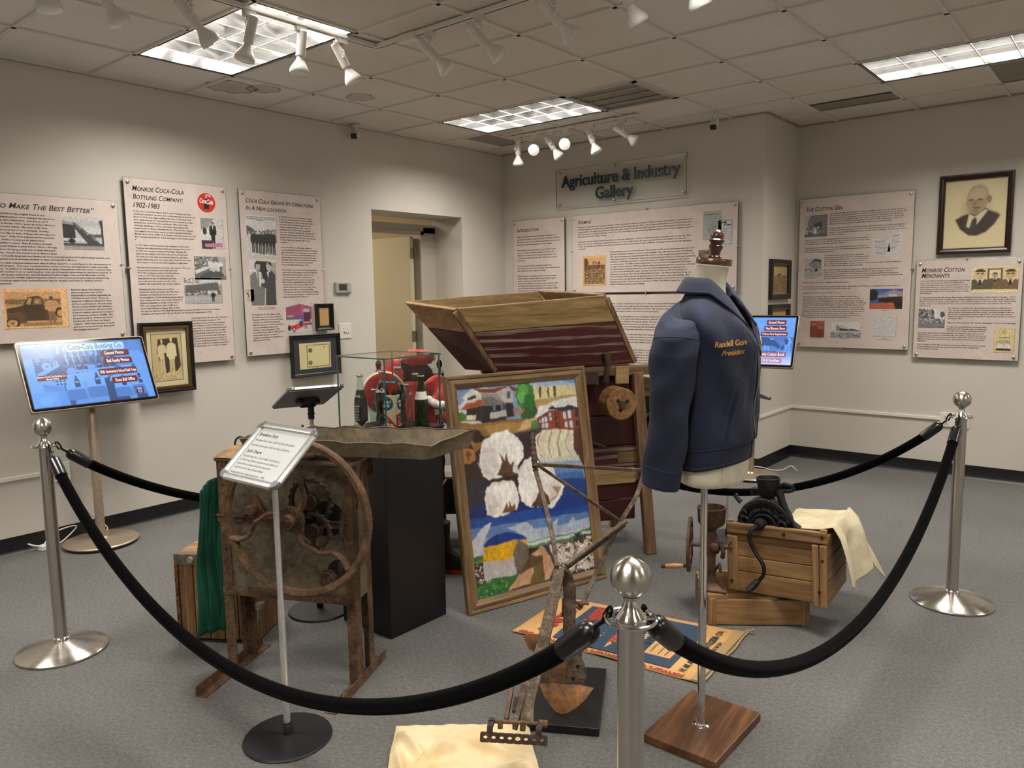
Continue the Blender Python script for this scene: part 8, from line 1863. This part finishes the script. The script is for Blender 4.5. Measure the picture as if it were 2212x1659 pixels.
b = B(); b.tube([jpt(.0, z, .004) for z in [.965 + .02 * k for k in range(19)]], .004, 8, flat=.5); b.obj('zip_teeth', plain('8a8577', .35, .8), jk); b = B(); b.beam(jpt(.02, 1.34, .007), jpt(.05, 1.305, .010), .006, .002); b.obj('zip_pull', plain('a09a8c', .3, .9), jk)
on_body([(-.55 - .0 * k, 1.435 + .003 * k) for k in range(20)], .0014, 'shoulder_seam', SEAML, .003)
# collar: stands round the neck and folds out, with pointed tips
def collar(u, v):
    a = .52 + (2 * pi - 1.04) * u; tipk = max(0, 1 - min(u, 1 - u) / .13)
    cx, rx, ry = .004, .066, .074
    dip = .040 * tipk ** 1.3
    zb = 1.496 + .016 * (1 - tipk) + .010 * (1 - cos(a)) * .5 - dip * .8
    if v < .35: k = v / .35; r_ = 0.0 + .001 * k; z = zb + .030 * k
    else:
        k = (v - .35) / .65; r_ = .003 + (.032 + .036 * tipk) * k; z = zb + .030 - .004 * k - (.044 + .050 * tipk ** 1.2) * k ** 1.25
    a2 = a + (-.20 if u < .5 else .20) * tipk * (v if v > .35 else 0)
    return (cx + (rx + r_) * cos(a2) + .012 * tipk * v, (ry + r_) * sin(a2), z)
b = B(); b.grid(collar, 60, 14); b.obj('collar', NAVY, jk, smooth=60, solid=.004)
b = B(); b.tube([Vector(collar(k / 60, .96)) + Vector((0, 0, .003)) for k in range(61)], .0012, 6); b.obj('collar_stitch', SEAML, jk)
# sleeves
def sleeve(sg):
    C_ = [(1.455, -.020, .118, .050, .040), (1.430, -.030, .146, .066, .050), (1.39, -.036, .168, .075, .056), (1.33, -.040, .184, .072, .056), (1.24, -.042, .194, .066, .053), (1.14, -.046, .200, .062, .050), (1.04, -.056, .203, .059, .047), (.975, -.066, .203, .057, .045), (.968, -.067, .203, .060, .047), (.905, -.078, .202, .058, .045)]
    def f(u, v):
        zt, zbm = C_[0][0], C_[-1][0]; z = zt + (zbm - zt) * v
        for p, q_ in zip(C_, C_[1:]):
            if q_[0] <= z + 1e-9: k = (p[0] - z) / (p[0] - q_[0]); cx, cy_, rx, ry = [p[i] + (q_[i] - p[i]) * k for i in range(1, 5)]; break
        a = 2 * pi * u; w_ = .003 * sin(a * 3 + z * 38) + .0035 * sin(a * 2 - z * 23) + .002 * mnoise.noise(Vector((cos(a) * 2, sin(a) * 2, z * 14)))
        sl = .26 * sg * 0
        return Vector((cx + (rx + w_) * cos(a), sg * (cy_ + (ry + w_) * sin(a)), z - .22 * (rx * cos(a)) * (v ** 2) - .035 * (1 - v) ** 2 * sin(a) * 1.0))
    b = B(); b.grid(f, 40, 60, cu=True); s_ = b.obj('sleeve', NAVY, jk, smooth=70, solid=.004)
    top = [f(k / 40, .0) for k in range(40)]
    b = B(); b.loft([top, [(p - Vector((-.02, 0, 1.455))) * .3 + Vector((-.02, sg * .10 * 0, 1.455)) + Vector((0, sg * .05, 0)) for p in top]], cap=True); b.obj('sleeve_head', NAVY, s_, smooth=60)
    b = B(); b.tube([f(k / 40, .888) + Vector((0, sg * .0015, 0)) for k in range(40)], .0014, 6, loop=True); b.obj('cuff_seam', SEAML, s_)
    b = B(); b.tube([f(.68 - .05 * sin(v * 3), v) + Vector((0, sg * .001, 0)) for v in [k / 30 for k in range(3, 27)]], .0011, 6); b.obj('sleeve_seam', SEAML, s_)
    # armhole ridge
    ah = [f(k / 40, .10 + .16 * max(0, -0 + (1 - sin(2 * pi * k / 40)) * .5)) for k in range(40)]
    b = B(); b.tube([p + Vector((0, sg * .001, 0)) for p in ah], .0022, 6, loop=True); b.obj('armhole_seam', SEAM, s_)
sleeve(-1); sleeve(1)
# embroidery on the chest
EMB = plain('c08a3e', .55)
def chest(a_c, zc, sg=1):
    def f(q_):
        z = zc + q_[1]; cx, rx, ry = interp(JS, z); r_ = .135; a = a_c + q_[0] / r_; p = jpt(a, z, .0045); return (p.x, p.y, p.z + .02 * q_[0])
    return f
x_ = Txt(.0); x_.put('Randell Gore', -.055, .0, .024, .105, .35, False, 3, .02, fn=chest(-.80, 1.345)); x_.put('President', -.040, 0, .022, .080, .35, False, 3, .02, fn=chest(-.78, 1.318)); x_.obj('embroidered_name', EMB, jk)
x_ = Txt(0.)
x_.put('MONROE', -.04, 0, .016, .07, .1, False, 2, .03, fn=chest(.62, 1.375)); x_.put('GEORGIA', -.04, 0, .014, .07, .1, False, 2, .03, fn=chest(.62, 1.275)); x_.obj('embroidered_lettering', EMB, jk)
b = B(); fc = chest(.62, 1.330)
for rr, wv in ((.030, 0), (.022, .004)): b.tube([fc((rr * cos(2 * pi * k / 40) * (1 + wv * sin(k)), rr * 1.1 * sin(2 * pi * k / 40), 0)) for k in range(40)], .0018, 6, loop=True)
for k in range(8): b.tube([fc((-.018 + .005 * k, -.018 + .003 * (k % 3), 0)), fc((-.016 + .005 * k, .018 - .003 * (k % 2), 0))], .0014, 6)
b.obj('embroidered_emblem', EMB, jk)

# ================================================================ wooden hopper machine behind the painting
HO = Vector((2.46, -2.98, 0)); HT = radians(54); HMx = Matrix.Translation(HO) @ Matrix.Rotation(HT, 4, 'Z'); HI = HMx.inverted()
t = thing('seed_mill', 'old red wooden hopper machine on splayed legs with a wooden pulley, behind the painting', 'farm machine', M=HMx)
L_ = lambda p: HI @ Vector(p)
# hopper: four corner points at rim and bottom (world), near-left, near-right, far-right, far-left
R4 = [L_(p) for p in ((2.391, -3.236, 1.438), (2.850, -2.553, 1.492), (2.270, -2.400, 1.517), (1.880, -3.112, 1.474))]
B4 = [L_(p) for p in ((2.452, -2.990, 1.095), (2.905, -2.345, 1.105), (2.57, -2.16, 1.10), (2.205, -2.965, 1.092))]
def panel3(name, a, b_, c, d_, v0, v1, mat, th_=.02, out=None):
    """board between rim edge a-b and bottom edge d-c, from fraction v0 to v1"""
    P_ = [a.lerp(d_, v0), b_.lerp(c, v0), b_.lerp(c, v1), a.lerp(d_, v1)]; n_ = (b_ - a).cross(d_ - a).normalized() * th_
    cen = (R4[0] + R4[2]) / 2 * .5 + (B4[0] + B4[2]) / 2 * .5
    if (a - cen).dot(n_) < 0: n_ = -n_
    bb_ = B(); lo = [bb_.v(p) for p in P_]; hi = [bb_.v(p + n_) for p in P_]; bb_.face(lo[::-1]); bb_.face(hi)
    for i in range(4): bb_.face([lo[i], lo[(i + 1) % 4], hi[(i + 1) % 4], hi[i]])
    return bb_.obj(name, mat, t, smooth=0, bevel=.004)
for i, (va, vb) in enumerate(((0, .37), (.375, 1.0))):
    for s_ in range(4):
        a, b_ = R4[s_], R4[(s_ + 1) % 4]; d_, c = B4[s_], B4[(s_ + 1) % 4]
        panel3('rim_board' if i == 0 else 'hopper_board', a, b_, c, d_, va, vb, (W_RAW if s_ % 2 == 0 else W_RAWy) if i == 0 else (W_RED if s_ == 0 else W_REDD))
bb_ = B(); bb_.face([bb_.v(p) for p in B4]); bb_.obj('hopper_bottom', W_RAW, t, smooth=0, solid=.012)
for k in (0, 1):
    p, q_ = R4[k], B4[k]; o_ = (p - (R4[0] + R4[2]) / 2).normalized() * .02; B().beam(p + o_ + Vector((0, 0, -.02)), q_ + o_, .016, .03).obj('corner_strip', W_OLD, t, smooth=0, bevel=.003)
# frame and legs
def post(name, p, q_, w_, d2, mat=None): return B().beam(p, q_, w_, d2, (0, 1, 0)).obj(name, mat or W_OLD, t, smooth=0, bevel=.006)
post('leg', (.80, -.005, 1.05), (.855, -.085, .0), .062, .05); post('leg', (.80, .40, 1.05), (.86, .47, .0), .062, .05); post('leg', (.08, .02, 1.05), (.04, -.0, .0), .06, .05); post('leg', (.08, .40, 1.05), (.02, .46, .0), .06, .05)
B().mm((-.02, -.02, 1.035), (.92, .03, 1.09)).obj('top_rail', W_OLDX, t, smooth=0, bevel=.008); B().mm((-.02, .38, 1.035), (.92, .43, 1.09)).obj('top_rail', W_OLDX, t, smooth=0, bevel=.008)
for k, (z0, z1) in enumerate(((.18, .30), (.305, .46), (.465, .62), (.625, .80), (.805, 1.03))): B().mm((.12, .035, z0), (.84 - .03 * (k == 0), .055, z1)).obj('side_board', (W_REDD, W_REDD, W_RED, W_REDD, W_REDD)[k], t, smooth=0, bevel=.003)
for k, (z0, z1) in enumerate(((.18, .46), (.465, .80), (.805, 1.03))): B().mm((.12, .36, z0), (.84, .38, z1)).obj('side_board', W_REDD, t, smooth=0, bevel=.003)
B().mm((.10, .05, .18), (.12, .37, 1.03)).obj('end_board', W_REDD, t, smooth=0); B().mm((.84, .05, .5), (.86, .37, 1.03)).obj('end_board', W_REDD, t, smooth=0)
bb_ = B(HMx.inverted() @ HMx); bb_.T = Matrix.Translation((0, .036, 0)) @ Matrix.Rotation(pi / 2, 4, 'X'); bb_.prism([(.55, .40), (.80, .40), (.845, .44), (.80, .49), (.55, .49)], 0, .016); bb_.obj('latch_board', W_RAW, t, smooth=0, bevel=.003)
# wooden pulley on its shaft and the turned iron fittings
Pc = Vector((.62, -.20, .905)); RYq = Matrix.Rotation(pi / 2, 3, 'X')
W_PUL = m_wood('pulley_wood', '4a3018', '7d5a34', 'a17b4c', 'y', 10, .5, .2); 
bb_ = B(); bb_.lathe([(0, -.11), (.083, -.11), (.086, -.106), (.087, -.02), (.084, -.01), (.087, 0), (.087, .018), (.084, .022), (0, .022)], 40, Pc, RYq); pu = bb_.obj('pulley', W_PUL, t)
bb_ = B(); [bb_.lathe([(0, 0), (.011, 0), (.010, .002), (0, .002)], 14, Pc + Vector((dx, -.0225, dz)), RYq) for dx, dz in ((-.022, .018), (.03, .012), (.0, .002), (-.008, -.034))]; bb_.obj('bolt_holes', plain('140d08', .8), pu)
bb_ = B(); bb_.lathe([(0, 0), (.018, 0), (.018, .30), (0, .30)], 16, Pc + Vector((0, .26, 0)), RYq); bb_.obj('shaft', RUSTD, t)
bb_ = B(); bb_.box((.50, -.03, 1.03), (.11, .04, .07)); bb_.tube([(.60, -.035, 1.17), (.61, -.05, 1.12), (.605, -.045, 1.06), (.60, -.035, 1.0)], [.022, .016, .013, .02], 10); bb_.ball((.46, -.055, 1.0), .012, 10, 8); bb_.ball((.54, -.055, 1.0), .012, 10, 8); bb_.obj('iron_bracket', RUSTD, t, smooth=40, bevel=.003)
B().mm((.66, -.04, .99), (.74, -.015, 1.09)).obj('block', W_RAW, t, smooth=0, bevel=.006)
# fan housing: round wooden end with a dark opening
Fc = Vector((.90, .10, .79)); Fm = Matrix.Translation(Fc) @ Matrix.Rotation(pi / 2, 4, 'X')
bb_ = B(Fm); bb_.prism([(.215 * cos(2 * pi * k / 48), .215 * sin(2 * pi * k / 48)) for k in range(48)], -.20, 0); fh = bb_.obj('fan_housing', m_wood('fan_wood', '4f3820', '80603a', 'a58253', 'x', 6, .55, .3), t, smooth=30)
bb_ = B(Fm); bb_.lathe([(0, 0), (.105, 0), (.105, .002), (0, .002)], 40); bb_.obj('opening', plain('070605', .9), fh)
bb_ = B(Fm); bb_.prism([(.02, .10), (.05, .12), (.07, .09), (.055, -.12), (.01, -.10), (.03, 0)], .002, .012); bb_.box((.02, -.01, .016), (.10, .022, .014)); bb_.lathe([(0, 0), (.022, 0), (.02, .03), (0, .03)], 18, (.03, -.01, .01)); bb_.obj('bearing_arm', rust('olive_iron', '2c2618', '4a4029', '665a3e'), fh, smooth=30, bevel=.002)
B().mm((.70, .03, .52), (1.16, .06, .58)).obj('rail', W_OLDX, t, smooth=0, bevel=.004)
bb_ = B(); bb_.tube([(.52, .03, .62 + .05), (.53, -.02, .66), (.56, -.04, .65), (.60, -.035, .63)], .009, 8); bb_.ball((.50, .02, .70), .022, 10, 8); bb_.ball((.50, .02, .60), .02, 10, 8); bb_.obj('crank_latch', RUSTD, t)

# ================================================================ red costume on the chair behind the glass case
MAH = m_wood('mahogany', '1c0808', '3a1210', '571d18', 'z', 6, .25, .05, coat=.4)
CHX = Matrix.Translation((1.94, -3.17, 0)) @ Matrix.Rotation(radians(36), 4, 'Z')
t = thing('wooden_chair', 'dark mahogany chair with rounded back behind the glass case', 'chair', M=CHX)
bb_ = B(); bb_.T = Matrix.Rotation(pi / 2, 4, 'X'); bb_.prism([(.165 * cos(radians(a_)), .98 + .17 * sin(radians(a_))) for a_ in range(-20, 201, 10)] + [(-.13, .60), (.13, .60)], -.02, .0); bb_.obj('backrest', MAH, t, smooth=40, bevel=.004)
for sx in (-1, 1):
    bb_ = B(); bb_.lathe([(0, 0), (.018, 0), (.018, .42), (.014, .5), (.02, .56), (.014, .62), (.014, .95), (.020, .98), (.012, 1.0), (.024, 1.04), (.026, 1.06), (.012, 1.09), (.014, 1.10), (.018, 1.12), (.008, 1.14), (0, 1.142)], 18, (sx * .175, 0, 0)); bb_.obj('post', MAH, t)
    bb_ = B(); bb_.lathe([(0, 0), (.016, 0), (.022, .2), (.018, .42), (0, .42)], 14, (sx * .17, -.36, 0)); bb_.obj('leg', MAH, t)
B().mm((-.2, -.4, .42), (.2, .02, .45)).obj('seat', MAH, t, smooth=0, bevel=.008)
REDV = m_noise('red_velvet', '6b0a0a', 'b01812', 18, .7, 0, .4, 30, c3='d8281c', sheen=.6); FUR = m_noise('white_fur', 'cfc8bd', 'efebe4', 60, .95, 0, .9)
t = thing('red_costume', 'red velvet costume with white fur cuffs draped over the mahogany chair', 'costume', M=CHX)
def puff(c, r, sc, name, mat, seed=1):
    bb_ = B(); m_, n_ = 14, 24; rings = []
    for i in range(1, m_):
        ring = []
        for k in range(n_):
            d_ = Vector((sin(pi * i / m_) * cos(2 * pi * k / n_), sin(pi * i / m_) * sin(2 * pi * k / n_), -cos(pi * i / m_))); f_ = 1 + .18 * mnoise.noise(d_ * 3 + Vector((seed, 0, 0))) + .06 * mnoise.noise(d_ * 8)
            ring.append(Vector(c) + Vector((d_.x * r * sc[0], d_.y * r * sc[1], d_.z * r * sc[2])) * f_)
        rings.append(ring)
    bb_.loft(rings); return bb_.obj(name, mat, t, smooth=80)
puff((.055, -.02, 1.155), .085, (1.15, .6, .55), 'hood', REDV, 3); puff((-.09, -.03, 1.06), .08, (.8, .5, 1.2), 'shoulder', REDV, 7)
bb_ = B(); P_ = smooth_path([Vector(p) for p in ((.13, -.03, 1.02), (.19, -.06, .95), (.235, -.08, .86), (.29, -.10, .78), (.33, -.09, .70))], 5); bb_.tube(P_, [.06 + .012 * sin(i * 1.3) for i in range(len(P_))], 16); bb_.obj('sleeve', REDV, t, smooth=80)
bb_ = B(); P_ = smooth_path([Vector(p) for p in ((.12, -.10, .93), (.20, -.14, .90), (.27, -.15, .93))], 6); bb_.tube(P_, [.022 + .004 * sin(i * 2.1) for i in range(len(P_))], 12); bb_.obj('fur_cuff', FUR, t, smooth=80)
bb_ = B(); P_ = smooth_path([Vector(p) for p in ((.33, -.10, .60), (.36, -.10, .70), (.33, -.08, .78))], 6); bb_.tube(P_, .02, 12); bb_.obj('fur_cuff', FUR, t, smooth=80)
bb_ = B(); bb_.grid(lambda u, v: (-.17 + .34 * u + .01 * sin(v * 9), -.03 - .02 * sin(u * 12) * v, 1.02 - .50 * v), 24, 20); bb_.obj('coat', REDV, t, smooth=80, solid=.006)
t = thing('button_sign', 'round red and cream metal button sign leaning on the chair behind the bottles', 'sign', M=Matrix.Translation((2.03, -3.44, .99)) @ Matrix.Rotation(radians(52), 4, 'Z') @ Matrix.Rotation(pi / 2, 4, 'X'))
bb_ = B(); bb_.lathe([(0, .02), (.08, .018), (.108, .010), (.112, .0), (0, -.0)], 40); bb_.obj('disc', plain('a3160f', .25, coat=.6), t); bb_ = B(); bb_.lathe([(.108, .011), (.116, .006), (.117, .0), (.11, -.002)], 40, cap=False); bb_.obj('rim', plain('e6d9b8', .4), t)
t = thing('boot', 'black boot with a red sole on the carpet behind the pedestal', 'boot', (2.275, -3.245, 0), (0, 0, radians(20)))
bb_ = B(); bb_.loft([[(x0 + rx * cos(a_), ry * sin(a_), z_) for a_ in [2 * pi * k / 24 for k in range(24)]] for x0, rx, ry, z_ in ((.03, .115, .045, .022), (.03, .115, .047, .045), (.01, .095, .045, .075), (-.02, .060, .045, .11), (-.03, .050, .046, .18), (-.03, .055, .052, .27))]); bb_.obj('boot', plain('0d0d0e', .35), t, smooth=60)
bb_ = B(); bb_.loft([[(.03 + .122 * cos(a_), .052 * sin(a_), z_) for a_ in [2 * pi * k / 24 for k in range(24)]] for z_ in (0, .022)]); bb_.obj('sole', plain('a02a24', .5), t)
t = thing('black_bench', 'low black bench with a light metal edge behind the painting', 'bench', (1.95, -3.02, 0), (0, 0, radians(40)))
B().mm((-.25, -.02, .21), (.32, .28, .425)).obj('box', BLK, t, smooth=0, bevel=.003); B().mm((-.252, -.024, .425), (.322, .282, .437)).obj('metal_edge', plain('a8a59e', .35, .7), t, smooth=0)
for x_0 in (-.23, .30): bb_ = B(); bb_.tube([(x_0, 0, 0), (x_0 + .01, 0, .21)], .012, 8); bb_.obj('leg', BLK, t); bb_ = B(); bb_.tube([(x_0, .26, 0), (x_0, .26, .21)], .012, 8); bb_.obj('leg', BLK, t)
